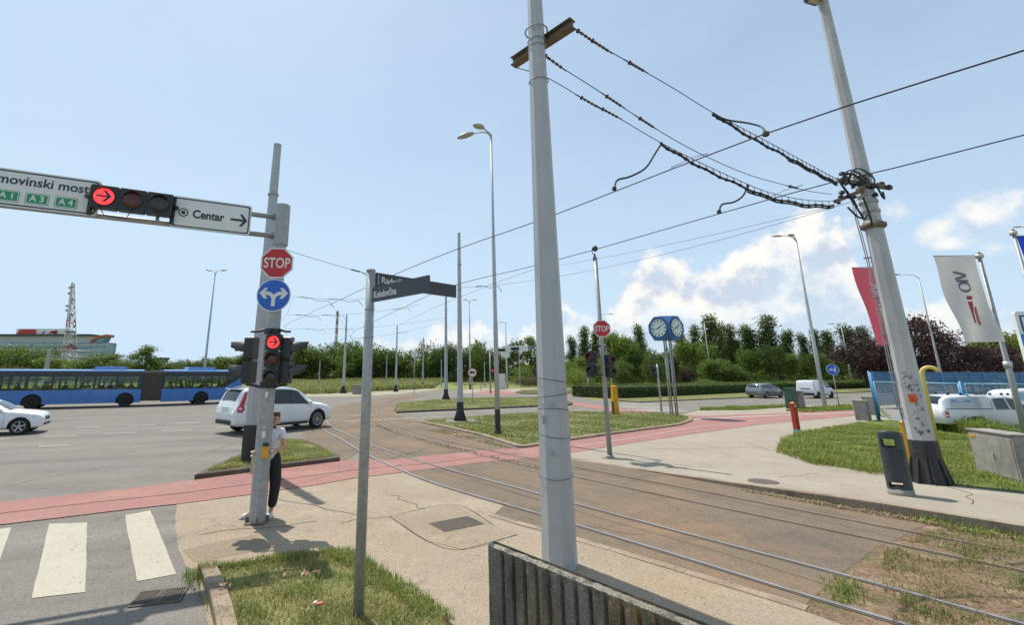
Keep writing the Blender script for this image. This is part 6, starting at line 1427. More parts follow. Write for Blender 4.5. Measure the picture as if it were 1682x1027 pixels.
class Car:
    def __init__(s, name, loc, rz, label, cat, st, pm, wheels, wr, rim='ten', ww=.23):
        s.t = thing(name, loc, label, cat, None, rz); s.st = catmull(st); mb = MB(); n = len(s.st); A = []; K = 12
        for q in s.st:
            h = half(q); A += [(q[0], y, z) for y, z in h] + [(q[0], -y, z) for y, z in h[-2::-1]]
        R_ = 2 * K - 1; fs = [(i*R_+j, i*R_+j+1, (i+1)*R_+j+1, (i+1)*R_+j) for i in range(n-1) for j in range(R_-1)] + [((i)*R_+R_-1, i*R_, (i+1)*R_, (i+1)*R_+R_-1) for i in range(n-1)]
        fs += [tuple(range(R_)), tuple((n-1)*R_+j for j in reversed(range(R_)))]
        mb.add(A, fs, 0, True); body = mb.build('body', [pm, M_ARCH], s.t); bm = bmesh.new(); bm.from_mesh(body.data); bmesh.ops.recalc_face_normals(bm, faces=bm.faces); bm.to_mesh(body.data); bm.free()
        cut = MB(); wy = max(q[4] for q in st)
        for x in wheels:
            for sg in (1, -1): cut.lathe([(wr * 1.17, 0), (wr * 1.17, .42)], 28, (x, sg * (wy + .1), wr * .98), 1, rot=Matrix.Rotation(R(90 * sg), 3, 'X'))
        co = cut.build('cutter', [pm, M_ARCH]); bm = bmesh.new(); bm.from_mesh(co.data); bmesh.ops.recalc_face_normals(bm, faces=bm.faces); bm.to_mesh(co.data); bm.free()
        md_ = body.modifiers.new('arch', 'BOOLEAN'); md_.operation = 'DIFFERENCE'; md_.object = co; md_.solver = 'EXACT'
        co.parent = s.t; dg = bpy.context.evaluated_depsgraph_get(); me = bpy.data.meshes.new_from_object(body.evaluated_get(dg)); body.modifiers.clear(); body.data = me; bpy.data.objects.remove(co)
        s.body = body; s.wy = wy
        for x in wheels:
            for sg in (1, -1): s.wheel(x, sg * (wy - ww / 2 - .012), wr, ww, sg, rim)
    def wheel(s, x, y, r, w_, sg, rim, root=None, M=None):
        rot = Matrix.Rotation(R(-90 * sg), 3, 'X'); c = Vector((x, y, r)); mb = MB()
        mb.lathe([(r*.66, -w_/2), (r*.93, -w_/2), (r, -w_/2 + .03), (r, w_/2 - .03), (r*.94, w_/2), (r*.70, w_/2 + .006), (r*.66, w_/2 - .02)], 28, c, rot=rot)
        if M: mb.v = [M @ v for v in mb.v]
        wo_ = mb.build('wheel', M_TYRE, root or s.t); rb = MB(); rb.lathe([(r*.68, w_/2 - .06), (r*.68, w_/2 + .004), (r*.63, w_/2 + .008), (r*.60, w_/2 - .05)], 28, c, 0, rot=rot)
        rb.lathe([(r*.62, w_/2 - .075), (.0, w_/2 - .07)], 20, c, 1, rot=rot); rb.lathe([(r*.15, w_/2 - .07), (r*.14, w_/2 - .005), (.0, w_/2)], 12, c, 0, rot=rot)
        for k in range(10 if rim == 'ten' else 5):
            Mk = Matrix.Rotation(2 * math.pi * k / (10 if rim == 'ten' else 5), 3, 'Z'); hw = r * (.035 if rim == 'ten' else .085)
            vs = [rot @ (Mk @ Vector(p)) + c for p in ((-hw, r*.1, w_/2 - .015), (hw, r*.1, w_/2 - .015), (hw*.9, r*.63, w_/2 - .004), (-hw*.9, r*.63, w_/2 - .004), (-hw, r*.1, w_/2 - .06), (hw, r*.1, w_/2 - .06), (hw*.9, r*.63, w_/2 - .06), (-hw*.9, r*.63, w_/2 - .06))]
            rb.add(vs, [(0,1,2,3), (4,7,6,5), (0,4,5,1), (1,5,6,2), (2,6,7,3), (3,7,4,0)])
        if M: rb.v = [M @ v for v in rb.v]
        rb.build('rim', [M_ALLOY if rim != 'steel' else M_TRIM, M_ARCH], wo_); return wo_
    def side(s, x, f, sg, off=.012):          # f = 0 belt line .. 1 roof edge
        q = lerp_st(s.st, x); y = q[5] + (q[6] - q[5]) * f * .92; z = q[2] + (q[3] - .035 - q[2]) * f
        return Vector((x, sg * (y + off), z))
    def window(s, xb0, xb1, xt0, xt1, sg, f0=.06, f1=.90, m=None, name='window', n=8):
        mb = MB(); A = []; o_ = .007 if name == 'window_trim' else .013
        for j in range(5):
            v = j / 4; f = f0 + (f1 - f0) * v
            for i in range(n + 1): u = i / n; x = (xb0 + (xb1 - xb0) * u) * (1 - v) + (xt0 + (xt1 - xt0) * u) * v; A.append(s.side(x, f, sg, o_))
        fs = [(j*(n+1)+i, j*(n+1)+i+1, (j+1)*(n+1)+i+1, (j+1)*(n+1)+i) for j in range(4) for i in range(n)]
        return mb.add(A, fs if sg < 0 else [f[::-1] for f in fs], 0, True).build(name, m or M_TINT, s.t)
    def screen(s, x0, x1, k=.93, off=.014, name='windscreen', m=None):
        mb = MB(); A = []; n = 8
        for i in range(n + 1):
            x = x0 + (x1 - x0) * i / n; q = lerp_st(s.st, x); a = lerp_st(s.st, x - .02); b = lerp_st(s.st, x + .02); sl_ = (b[3] - a[3]) / .04; nrm = Vector((-sl_, 0, 1)).normalized()
            for v in (-1, -.8, -.4, 0, .4, .8, 1): A.append(Vector((x, v * k * (q[6] - .03), q[3] + .018 * (1 - abs(v)) - (.008 if abs(v) == 1 else 0))) + nrm * off)
        return mb.add(A, [(i*7+j, i*7+j+1, (i+1)*7+j+1, (i+1)*7+j) for i in range(n) for j in range(6)], 0, True).build(name, m or M_TINT, s.t)
    def patch(s, pts, sg, m, name, off=.010):  # outline on the body side: (x, z) pairs
        A = []
        for x, z in pts:
            q = lerp_st(s.st, x); h = half(q); y = h[-1][0]
            for (y0, z0_), (y1, z1_) in zip(h, h[1:]):
                if z0_ <= z <= z1_: y = y0 + (y1 - y0) * (z - z0_) / max(1e-6, z1_ - z0_); break
            A.append(Vector((x, sg * (y + off), z)))
        fs = [tuple(t) for t in tessellate_polygon([[Vector((x, z, 0)) for x, z in pts]])]; mb = MB().add(A, fs); bm = bmesh.new(); o = mb.build(name, m, s.t); bm.from_mesh(o.data); bm.normal_update()
        for f in bm.faces:
            if f.normal.y * sg < 0: f.normal_flip()
        bm.to_mesh(o.data); bm.free(); return o
    def seam(s, x, z0, z1, sg):
        pts = []
        for k in range(7):
            z = z0 + (z1 - z0) * k / 6; q = lerp_st(s.st, x); h = half(q); y = q[5]
            for (y0, za), (y1, zb_) in zip(h, h[1:]):
                if za <= z <= zb_: y = y0 + (y1 - y0) * (z - za) / max(1e-6, zb_ - za); break
            pts.append((x, sg * (y + .001), z))
        return pts
def mirror(car, x, z, y, sg, m):
    mb = MB().box((x, sg * (y + .10), z), (.16, .20, .15), None, 0, .05); mb.box((x + .02, sg * (y + .0), z - .05), (.10, .14, .04), None, 0, .01); mb.build('wing_mirror', m, car.t)
def heading(a, b): d = b - a; return math.atan2(d.y, d.x)
# --- white SUV -----------------------------------------------------------
fw, rw = P(520, 703.5), P(428, 712.6); rz = heading(rw, fw); hd_ = Vector((math.cos(rz), math.sin(rz), 0)); lf = Vector((-hd_.y, hd_.x, 0))
st = [(-2.57,.52,.78,.86,.74,.74,.66),(-2.54,.40,.94,1.00,.88,.86,.76),(-2.46,.35,1.08,1.20,.935,.90,.77),(-2.36,.32,1.12,1.42,.95,.92,.77),(-2.24,.31,1.13,1.63,.96,.935,.765),(-2.10,.30,1.13,1.715,.965,.94,.76),(-1.3,.28,1.12,1.77,.975,.955,.755),(-.3,.28,1.09,1.775,.975,.955,.755),(.30,.28,1.07,1.73,.975,.955,.75),
      (.72,.28,1.06,1.545,.975,.95,.765),(1.10,.28,1.05,1.29,.975,.945,.79),(1.36,.28,1.035,1.125,.975,.935,.80),(1.80,.28,.985,1.075,.97,.915,.74),(2.12,.30,.915,1.00,.945,.885,.68),(2.30,.33,.83,.91,.88,.83,.62),(2.38,.38,.70,.78,.80,.76,.56),(2.41,.44,.62,.68,.72,.70,.50)]
wc = fw - hd_ * 1.50 + lf * .86; wc.z = .004
sv = Car('parked_suv', wc, rz, 'white SUV crossing the junction behind the person and the grey poles', 'car', st, P_WHITE, (1.50, -1.48), .385)
sv.t.name = 'suv'; sv.t.scale = (.97, 1, 1.05)
for sg in (1, -1):
    sv.window(-2.10, 1.17, -1.90, .46, sg, .03, .93, M_TRIM, 'window_trim', 24); sv.window(.03, 1.12, .0, .42, sg, .07, .90); sv.window(-.98, -.02, -.94, -.05, sg, .07, .90); sv.window(-2.02, -1.03, -1.84, -.99, sg, .10, .88)
    sv.patch([(-2.46, .86), (-2.26, .84), (-2.14, .97), (-2.18, 1.12), (-2.08, 1.38), (-2.0, 1.62), (-2.12, 1.62), (-2.24, 1.40), (-2.38, 1.14), (-2.47, 1.02)], sg, M_TAIL, 'tail_light', .012)
    sv.patch([(2.05, .80), (2.28, .76), (2.30, .84), (2.20, .90), (2.02, .92)], sg, M_HEAD, 'headlight'); sv.patch([(-1.05, .29), (1.05, .29), (1.03, .36), (-1.03, .36)], sg, M_RIM, 'sill_trim')
    mb = MB()
    for x, z0_ in ((.0, .40), (1.08, .42), (-1.02, .58)): mb.tube(sv.seam(x, z0_, 1.05, sg), .004, 4)
    mb.build('door_gap', M_ARCH, sv.t)
    for x in (-.86, .14): MB().box((x, sg * .975, .97), (.20, .03, .03), None, 0, .01).build('door_handle', P_WHITE, sv.t)
    mirror(sv, .98, 1.13, .93, sg, P_WHITE); MB().tube([(-1.9, sg * .70, 1.79), (-1.5, sg * .70, 1.82), (-.2, sg * .70, 1.82), (.25, sg * .69, 1.77)], .018, 6).build('roof_rail', M_RIM, sv.t)
sv.screen(.50, 1.28); sv.screen(-2.42, -2.18, .86, name='rear_window')
MB().box((-2.18, 0, 1.735), (.30, 1.30, .035), Matrix.Rotation(R(4), 3, 'Y'), 0, .012).build('roof_spoiler', P_WHITE, sv.t)
MB().box((-2.60, 0, .48), (.05, 1.30, .16), None, 0, .02).build('rear_bumper_trim', M_TRIM, sv.t); MB().box((-2.545, 0, .92), (.05, .52, .12)).build('number_plate', M_PLATE, sv.t); MB().box((-2.53, 0, 1.03), (.05, .7, .03)).build('tailgate_trim', M_RIM, sv.t); MB().box((0, .965, .30), (1.9, .04, .10)).build('sill', M_TRIM, sv.t); MB().box((0, -.965, .30), (1.9, .04, .10)).build('sill', M_TRIM, sv.t); MB().box((2.42, 0, .56), (.04, .95, .22), None, 0, .02).build('grille', M_TRIM, sv.t)
# --- white saloon entering at the left ------------------------------------
fw = P(28, 715); dl = P(315, 706.6) - P(123, 716); rz = math.atan2(dl.y, dl.x) - .02; hd_ = Vector((math.cos(rz), math.sin(rz), 0)); lf = Vector((-hd_.y, hd_.x, 0))
st = [(-2.30,.45,.75,.85,.70,.70,.60),(-2.22,.34,.90,.98,.84,.80,.66),(-2.0,.28,.96,1.04,.88,.83,.68),(-1.6,.24,.97,1.08,.895,.86,.70),(-1.2,.22,.97,1.26,.90,.87,.66),(-.8,.22,.96,1.39,.90,.88,.62),(-.3,.22,.95,1.43,.90,.88,.62),(.2,.22,.94,1.40,.90,.88,.62),(.55,.22,.93,1.24,.90,.875,.66),(.90,.22,.92,1.04,.90,.87,.72),(1.05,.22,.91,.97,.90,.86,.74),(1.5,.22,.86,.93,.90,.84,.70),(1.82,.24,.80,.88,.87,.79,.64),(1.98,.26,.74,.82,.78,.72,.58),(2.08,.30,.64,.72,.62,.58,.46),(2.11,.36,.54,.60,.5,.46,.38)]
wc = fw - hd_ * 1.38 + lf * .80; wc.z = .004
sd = Car('saloon_car', wc, rz, 'white saloon car driving in at the left frame edge, only its front showing', 'car', st, P_WHITE, (1.40, -1.41), .325, 'five')
for sg in (1, -1):
    sd.window(-.1, .85, -.1, .32, sg); sd.window(-1.15, -.17, -.95, -.17, sg); sd.patch([(1.80, .64), (2.02, .60), (2.03, .68), (1.95, .74), (1.78, .78)], sg, M_HEAD, 'headlight'); mirror(sd, .72, 1.0, .86, sg, P_WHITE)
    sd.patch([(-2.18, .72), (-2.0, .72), (-1.95, .90), (-2.15, .88)], sg, M_TAIL, 'tail_light'); mb = MB(); mb.tube(sd.seam(.88, .35, .88, sg), .004, 4); mb.tube(sd.seam(-.12, .3, .93, sg), .004, 4); mb.build('door_gap', M_ARCH, sd.t)
sd.screen(.42, .98); sd.screen(-1.5, -.95, name='rear_window')
for s in (-1, 1): MB().box((2.10, s * .17, .60), (.04, .26, .14), None, 0, .03).build('grille', M_TRIM, sd.t)
MB().box((2.10, 0, .38), (.06, .9, .10), None, 0, .02).build('air_intake', M_TRIM, sd.t)
# --- silver estate and white van on the far right road --------------------
rd = P(1434, 646.5) - P(1190, 656.5); rzr = math.atan2(rd.y, rd.x); hd_ = Vector((math.cos(rzr), math.sin(rzr), 0)); lf = Vector((-hd_.y, hd_.x, 0))
st = [(-2.22,.42,.78,.86,.74,.72,.64),(-2.17,.34,.92,1.0,.83,.80,.68),(-2.08,.30,.98,1.2,.86,.83,.66),(-1.92,.26,.99,1.38,.87,.84,.63),(-1.3,.24,.98,1.46,.875,.85,.61),(-.3,.24,.96,1.48,.875,.86,.61),(.2,.24,.95,1.42,.875,.86,.61),(.6,.24,.94,1.22,.875,.855,.66),(.95,.24,.93,1.02,.875,.85,.70),(1.4,.24,.87,.95,.87,.82,.68),(1.8,.26,.78,.86,.84,.77,.6),(2.05,.30,.66,.74,.76,.70,.52),(2.15,.36,.56,.62,.66,.6,.46)]
def putcar(pr, **k):
    rr = P(*pr); wc = rr + hd_ * k['wb'] / 2 + lf * k['hw']; wc.z = .004; return wc
wc = putcar((1260, 654.8), wb=2.7, hw=.80)
ec = Car('estate_car', wc, rzr, 'grey-green estate car driving away on the far right road', 'car', st, P_SILV, (1.35, -1.33), .31, 'five')
for sg in (1, -1):
    ec.window(.0, .92, .0, .30, sg); ec.window(-1.0, -.06, -.95, -.06, sg); ec.window(-1.95, -1.08, -1.80, -1.04, sg, .1, .86); ec.patch([(-2.16, .78), (-1.95, .80), (-1.95, .95), (-2.10, .98)], sg, M_TAIL, 'tail_light'); mirror(ec, .75, 1.0, .84, sg, P_SILV)
    ec.patch([(1.75, .62), (2.0, .60), (2.0, .70), (1.75, .74)], sg, M_HEAD, 'headlight')
ec.screen(.42, 1.0); ec.screen(-2.12, -1.93, .9, name='rear_window'); MB().box((-2.20, 0, .74), (.03, .5, .11)).build('number_plate', M_PLATE, ec.t)
st = [(-2.10,.40,.90,1.0,.78,.78,.74),(-2.06,.30,1.0,1.40,.85,.84,.76),(-2.0,.26,1.04,1.72,.87,.86,.75),(-1.8,.24,1.05,1.80,.875,.865,.74),(-.8,.24,1.05,1.82,.875,.865,.74),(.3,.24,1.04,1.80,.875,.865,.73),(.7,.24,1.03,1.62,.875,.86,.74),(1.05,.24,1.02,1.34,.875,.86,.76),(1.35,.24,1.0,1.12,.875,.85,.76),(1.7,.26,.92,1.02,.86,.82,.70),(2.0,.30,.80,.90,.80,.75,.62),(2.16,.36,.62,.72,.72,.66,.5)]
wc = putcar((1345.5, 655), wb=2.8, hw=.82)
vn = Car('delivery_van', wc, rzr, 'small white delivery van on the far right road beside the tall lamp', 'van', st, P_WHITE, (1.32, -1.45), .32, 'steel')
for sg in (1, -1):
    vn.window(.15, 1.2, .15, .58, sg); vn.patch([(-2.06, .95), (-1.98, .95), (-1.97, 1.35), (-2.04, 1.35)], sg, M_TAIL, 'tail_light'); mirror(vn, 1.0, 1.15, .86, sg, M_TRIM); vn.patch([(1.75, .74), (2.0, .70), (2.0, .82), (1.75, .88)], sg, M_HEAD, 'headlight')
    vn.patch([(-1.0, .25), (.9, .25), (.9, .42), (-1.0, .42)], sg, M_TRIM, 'side_trim')
vn.screen(.62, 1.3); MB().box((-2.13, 0, .44), (.06, 1.6, .24), None, 0, .03).build('rear_bumper', M_TRIM, vn.t); MB().box((-2.12, .0, .86), (.02, .5, .11)).build('number_plate', M_PLATE, vn.t)
MB().box((-2.105, 0, .98), (.02, .9, .09)).build('lamp_strip', M_TRIM, vn.t); MB().tube([(-2.05, 0, .6), (-2.07, 0, 1.2), (-2.0, 0, 1.72)], .008, 4).build('door_gap', M_ARCH, vn.t)
# --- white pickup with canopy and van behind the mesh fence ----------------
st = [(-2.55,.45,.85,.95,.78,.78,.72),(-2.50,.38,.92,1.10,.84,.82,.72),(-2.40,.34,.94,1.34,.86,.84,.70),(-2.2,.32,.95,1.48,.865,.85,.70),(-1.5,.30,.95,1.55,.87,.855,.70),(-.65,.30,.95,1.56,.87,.855,.70),(-.62,.30,.95,1.50,.87,.855,.68),(0,.30,.95,1.53,.87,.855,.66),(.45,.30,.94,1.47,.87,.855,.66),(.85,.30,.93,1.22,.87,.85,.70),(1.15,.30,.92,1.02,.87,.84,.72),(1.7,.30,.86,.94,.86,.80,.68),(2.1,.34,.74,.82,.80,.74,.6),(2.25,.40,.6,.68,.7,.66,.5)]
a = D(1524, 700, 21.6); a.z = 0; pc_rz = -.10; wc = a + Vector((math.cos(pc_rz), math.sin(pc_rz), 0)) * 2.6; wc.z = .014
pk = Car('pickup_truck', wc, pc_rz, 'white pickup with a canopy and roof racks parked behind the chain link fence', 'pickup', st, P_WHITE, (1.45, -1.35), .32, 'steel')
for sg in (1, -1):
    pk.window(.1, 1.0, .1, .52, sg); pk.window(-.5, .02, -.42, .02, sg); pk.patch([(-2.50, .62), (-2.36, .62), (-2.36, .88), (-2.48, .88)], sg, M_TAIL, 'tail_light'); mat('lettering_blue_band', (.10, .30, .62), .5)
    mb = MB()
    for x in (-2.0, -1.5, -.9, -.35, .1, .35): mb.box((x, sg * .58, 1.60), (.09, .06, .10), None, 0, .02)
    mb.build('rack_foot', M_TRIM, pk.t)
    MB().tube([(-2.42, sg * .845, .98), (-2.1, sg * .86, 1.0), (-.64, sg * .868, 1.0), (-.62, sg * .83, 1.3)], .012, 5).build('canopy_seam', M_ARCH, pk.t)
pk.screen(.55, 1.08)
for sg in (1, -1):
    pk.window(-2.22, -.98, -2.08, -.98, sg, .18, .90, mat('canopy_panel', (.50, .51, .52), .4), 'canopy_panel'); pk.patch([(-2.12, 1.26), (-1.35, 1.26), (-1.35, 1.36), (-2.06, 1.36)], sg, MATS['lettering_blue_band'], 'lettering_band', .02)
pk.screen(-2.47, -2.22, .84, name='rear_window')
st2 = [list(q) for q in st]
a = D(1660, 690, 26.5); a.z = 0; wc = a + Vector((2.2, -.3, 0)); wc.z = .014
vn2 = Car('delivery_van', wc, -.15, 'white van with roof racks parked beyond the white pickup at the right edge', 'van', [[q[0], q[1], q[2], q[3] + (.10 if q[3] > 1.2 else .0)] + list(q[4:]) for q in st], P_WHITE, (1.45, -1.35), .32, 'steel')
for sg in (1, -1):
    vn2.window(.1, 1.0, .1, .52, sg); vn2.window(-2.2, -.75, -2.1, -.75, sg, .2, .85, mat('blue_side_band', (.22, .45, .62), .4), 'side_band')
    mb = MB()
    for x in (-1.6, -.9, -.2): mb.box((x, sg * .58, 1.70), (.09, .06, .10), None, 0, .02)
    mb.build('rack_foot', M_TRIM, vn2.t)
vn2.screen(.55, 1.08)
# --- articulated bus --------------------------------------------------------
w1, w2, w3 = P(52, 673), P(203, 668.9), P(338, 664.3)
h1 = xy(w1 - w2).normalized(); l1 = Vector((-h1.y, h1.x, 0))            # left side faces the camera
if l1.y > 0: l1 = -l1
org = xy(w2) - l1 * 1.27; org.z = .004; rzb = math.atan2(h1.y, h1.x)
BS = .945
bus = thing('articulated_bus', org, 'long blue articulated bus crossing behind the white cars', 'bus', None, rzb)
Ri = Matrix.Rotation(-rzb, 3, 'Z'); sgn = 1 if (Ri @ l1).y > 0 else -1
bus.scale = (BS, BS, BS); c3 = Ri @ (xy(w3) - org) / BS; joint = Vector((-1.6, 0, 0)); near3 = c3
# rear section: axle centre lies 1.27 m inside the contact point
best = None
for k in range(-60, 61):
    a = R(k * .5); d_ = Vector((-math.cos(a), -math.sin(a), 0)); n_ = Vector((d_.y, -d_.x, 0)) * -1; n_ = n_ if n_.y * sgn > 0 else -n_
    q = joint + d_ * 3.75 + n_ * 1.27; e = (q - near3).length
    if best is None or e < best[0]: best = (e, a)
MR = Matrix.Translation(joint) @ Matrix.Rotation(best[1], 4, 'Z')
M_BBLUE = paint('bus_blue_paint', (.020, .155, .46), .35); M_BDARK = mat('bus_dark_band', (.020, .026, .036), .25); M_BROOF = paint('bus_roof_blue', (.11, .27, .58), .4)
M_BGLASS = glass('bus_window_glass', (.86, .93, .86)); M_BELL = mat('bellows_rubber', (.075, .066, .058), .8, var=.25, vscale=5)
def bsec(x0, x1, M, windows, rear=False, front=False):
    lw = MB()
    for s in (1, -1): lw.box(((x0 + x1) / 2, s * 1.255, .85), (x1 - x0, .05, 1.06), None, 0, .012)
    lw.box(((x0 + x1) / 2, 0, .45), (x1 - x0, 2.46, .10))
    for x, on in ((x0, rear), (x1, front)):
        if on: lw.box((x, 0, .86), (.06, 2.50, 1.06), None, 0, .02)
    lw.v = [M @ v for v in lw.v]; lw.build('lower_body', M_BBLUE, bus)
    gp = MB(); x = x0 + .9
    while x < x1 - .3:
        for s in (1, -1): gp.box((x, s * 1.2815, .88), (.012, .004, .98))
        x += 1.25
    for s in (1, -1): gp.box(((x0 + x1) / 2, s * 1.2815, .62), (x1 - x0 - .1, .004, .010))
    gp.v = [M @ v for v in gp.v]; gp.build('panel_gap', M_BDARK, bus)
    rf = MB(); pr_ = [(-1.28, 2.50), (1.28, 2.50), (1.28, 2.76), (1.19, 2.90), (.9, 2.96), (-.9, 2.96), (-1.19, 2.90), (-1.28, 2.76)]
    rf.prism([(p[0], p[1]) for p in pr_], x0, x1, Matrix(((0, 0, 1, 0), (1, 0, 0, 0), (0, 1, 0, 0), (0, 0, 0, 1))), 0); rf.v = [M @ v for v in rf.v]; r_ = rf.build('roof', M_BROOF, bus)
    db = MB()
    for s in (1, -1): db.box(((x0 + x1) / 2, s * 1.285, 2.60), (x1 - x0 - .02, .02, .42))
    db.v = [M @ v for v in db.v]; db.build('dark_band', M_BDARK, bus)
    xs_ = [x0] + [q for w in windows for q in w] + [x1]
    for s in (1, -1):
        pl = MB()
        for i in range(0, len(xs_), 2):
            if xs_[i+1] - xs_[i] > .02: pl.box(((xs_[i] + xs_[i+1]) / 2, s * 1.26, 1.94), (xs_[i+1] - xs_[i], .045, 1.14))
        for w in windows: pl.box(((w[0] + w[1]) / 2, s * 1.262, 2.17), (w[1] - w[0], .03, .035))
        pl.v = [M @ v for v in pl.v]; pl.build('window_surround', M_BDARK, bus)
    for w in windows:
        for s in (1, -1):
            g = MB().box(((w[0] + w[1]) / 2, s * 1.265, 1.90), (w[1] - w[0], .012, 1.04)); g.v = [M @ v for v in g.v]; g.build('window', M_BGLASS, bus)
    if rear:
        g = MB().box((x0 - .02, 0, 1.95), (.05, 2.3, 1.0)); g.v = [M @ v for v in g.v]; g.build('rear_window', M_TINT, bus)
        for s in (1, -1):
            g = MB().prism([(x0, 1.38), (x0 + 1.55, 1.38), (x0, 2.35)], -.012, .012, frame((0, s * 1.272, 0), (1, 0, 0), (0, 0, 1)))
            g.v = [M @ v for v in g.v]; g.build('rear_quarter', M_BBLUE, bus)
    if front:
        g = MB().box((x1 + .0, 0, 1.95), (.05, 2.4, 1.2)); g.v = [M @ v for v in g.v]; g.build('windscreen', M_TINT, bus)
    st_ = MB(); x = x0 + .5
    while x < x1 - .5:
        for s in (-1, 1): st_.box((x, s * .85, 1.05), (.45, .8, .9), None, 0, .04)
        x += .85
    st_.v = [M @ v for v in st_.v]; st_.build('seats', M_SEATB, bus)
    po = MB(); x = x0 + .9
    while x < x1: po.tube([(x, .35, .5), (x, .35, 2.5)], .018, 5); po.tube([(x, -.35, .5), (x, -.35, 2.5)], .018, 5); x += 1.7
    po.v = [M @ v for v in po.v]; po.build('grab_poles', mat('grab_pole_yellow', (.45, .30, .03), .4), bus)
I4 = Matrix.Identity(4)
bsec(-1.05, 8.65, I4, [(-.75,.62),(.78,2.10),(2.26,3.30),(3.46,4.75),(4.92,6.30),(6.48,7.3),(7.45,8.4)], front=True)
bsec(-7.15, -.65, MR, [(-6.6,-5.85),(-5.7,-4.6),(-4.45,-3.05),(-2.9,-1.75),(-1.6,-.8)], rear=True)
bl = MB(); NB = 15; A = []
for i in range(NB * 2 + 1):
    f = i / (NB * 2); ex = 0.0 if i % 2 else -.05; a = best[1] * f; p0 = Vector((-1.05, 0, 0)); p1 = MR @ Vector((-.65, 0, 0)); c = p0.lerp(p1, f); Mk = Matrix.Translation(c) @ Matrix.Rotation(a, 4, 'Z')
    for y, z in ((-1.27, .45), (-1.27, 2.72), (-1.1, 2.90), (1.1, 2.90), (1.27, 2.72), (1.27, .45)): A.append(Mk @ Vector((0, y * (1 + ex * .6), z + ex)))
n_ = NB * 2 + 1; bl.add(A, [(i*6+j, i*6+(j+1) % 6, (i+1)*6+(j+1) % 6, (i+1)*6+j) for i in range(n_-1) for j in range(6)]); bl.build('bellows', M_BELL, bus)
for x0_, x1_, M in ((.1, 2.5, I4), (-5.0, -2.5, MR)):
    mb = MB().prism([(x0_, -.95), (x1_, -.95), (x1_, .95), (x0_, .95)], 2.96, 3.04); mb.prism([(x0_ + .25, -.8), (x1_ - .12, -.8), (x1_ - .12, .8), (x0_ + .25, .8)], 3.04, 3.22); mb.v = [M @ v for v in mb.v]; mb.build('roof_unit', M_BROOF, bus)
for x, M in ((5.9, I4), (0, I4), (-3.75, MR)):
    for s in (1, -1):
        ab = MB().prism([(x + math.cos(R(k * 10)) * .62, .50 + math.sin(R(k * 10)) * .62) for k in range(-2, 21)], -.02, .006, frame((0, s * 1.283, 0), (1, 0, 0), (0, 0, 1))); ab.v = [M @ v for v in ab.v]; ab.build('wheel_arch', M_ARCH, bus)
        Car.wheel(None, x, s * 1.17, .49, .28, s, 'steel', bus, M)
g = MB().box((MR @ Vector((-7.45, sgn * 1.29, .75)))[:], (.3, .02, .3)); 
mb = MB().prism([(.9, .72), (1.9, .72), (1.9, .80), (.9, .80)], 0, .008, frame((0, sgn * 1.285, 0), (1, 0, 0), (0, 0, 1))); mb.v = [MR @ Vector((v.x - 7.5, v.y, v.z)) for v in mb.v]; mb.build('engine_grille', M_BDARK, bus)
# passengers: torso and head silhouettes on the seats
def bust(shirt, hair):
    mb = MB(); mb.lathe([(.10, 0), (.19, .05), (.20, .25), (.22, .42), (.16, .52), (.06, .56), (.055, .62)], 10); mb.lathe([(.03, .60), (.085, .66), (.10, .74), (.095, .82), (.06, .88), (.01, .90)], 10)
    return mb.build('person', shirt)
pr_l = [bust(mat('passenger_shirt_dark', (.05, .05, .07), .9), 0), bust(mat('passenger_shirt_maroon', (.13, .035, .04), .9), 0), bust(mat('passenger_shirt_pale', (.28, .26, .25), .9), 0)]
ps = [(7.0, .7, 0, I4), (5.9, .75, 2, I4), (5.55, -.2, 0, I4), (5.2, .7, 1, I4), (4.3, -.3, 0, I4), (3.0, .6, 0, I4), (2.85, -.5, 2, I4), (1.6, .7, 1, I4), (1.2, .1, 1, I4), (.9, -.6, 0, I4), (.35, .7, 0, I4), (-.2, .2, 0, I4), (-1.4, .7, 2, MR), (-2.3, .2, 0, MR), (-2.8, .7, 0, MR), (-3.9, .65, 1, MR), (-4.5, -.3, 0, MR), (-5.4, .6, 0, MR), (-6.4, .6, 1, MR)]
Wb = Matrix.Translation(org) @ Matrix.Rotation(rzb, 4, 'Z') @ Matrix.Scale(BS, 4); used = [False] * 3
kind_l = ['passenger in dark clothes seated inside the blue bus', 'passenger in a maroon top seated inside the blue bus', 'passenger in a pale top seated inside the blue bus']
for x, y, k, M in ps:
    p = Wb @ (M @ Vector((x, y * sgn, 1.12)))
    if used[k]: o = pr_l[k].copy(); C.objects.link(o)
    else: o = pr_l[k]; used[k] = True
    o.location = p; o.rotation_euler = (0, 0, rng.uniform(0, 6)); tag(o, kind_l[k], 'person', ['bus passengers in dark clothes', 'bus passengers in maroon tops', 'bus passengers in pale tops'][k])
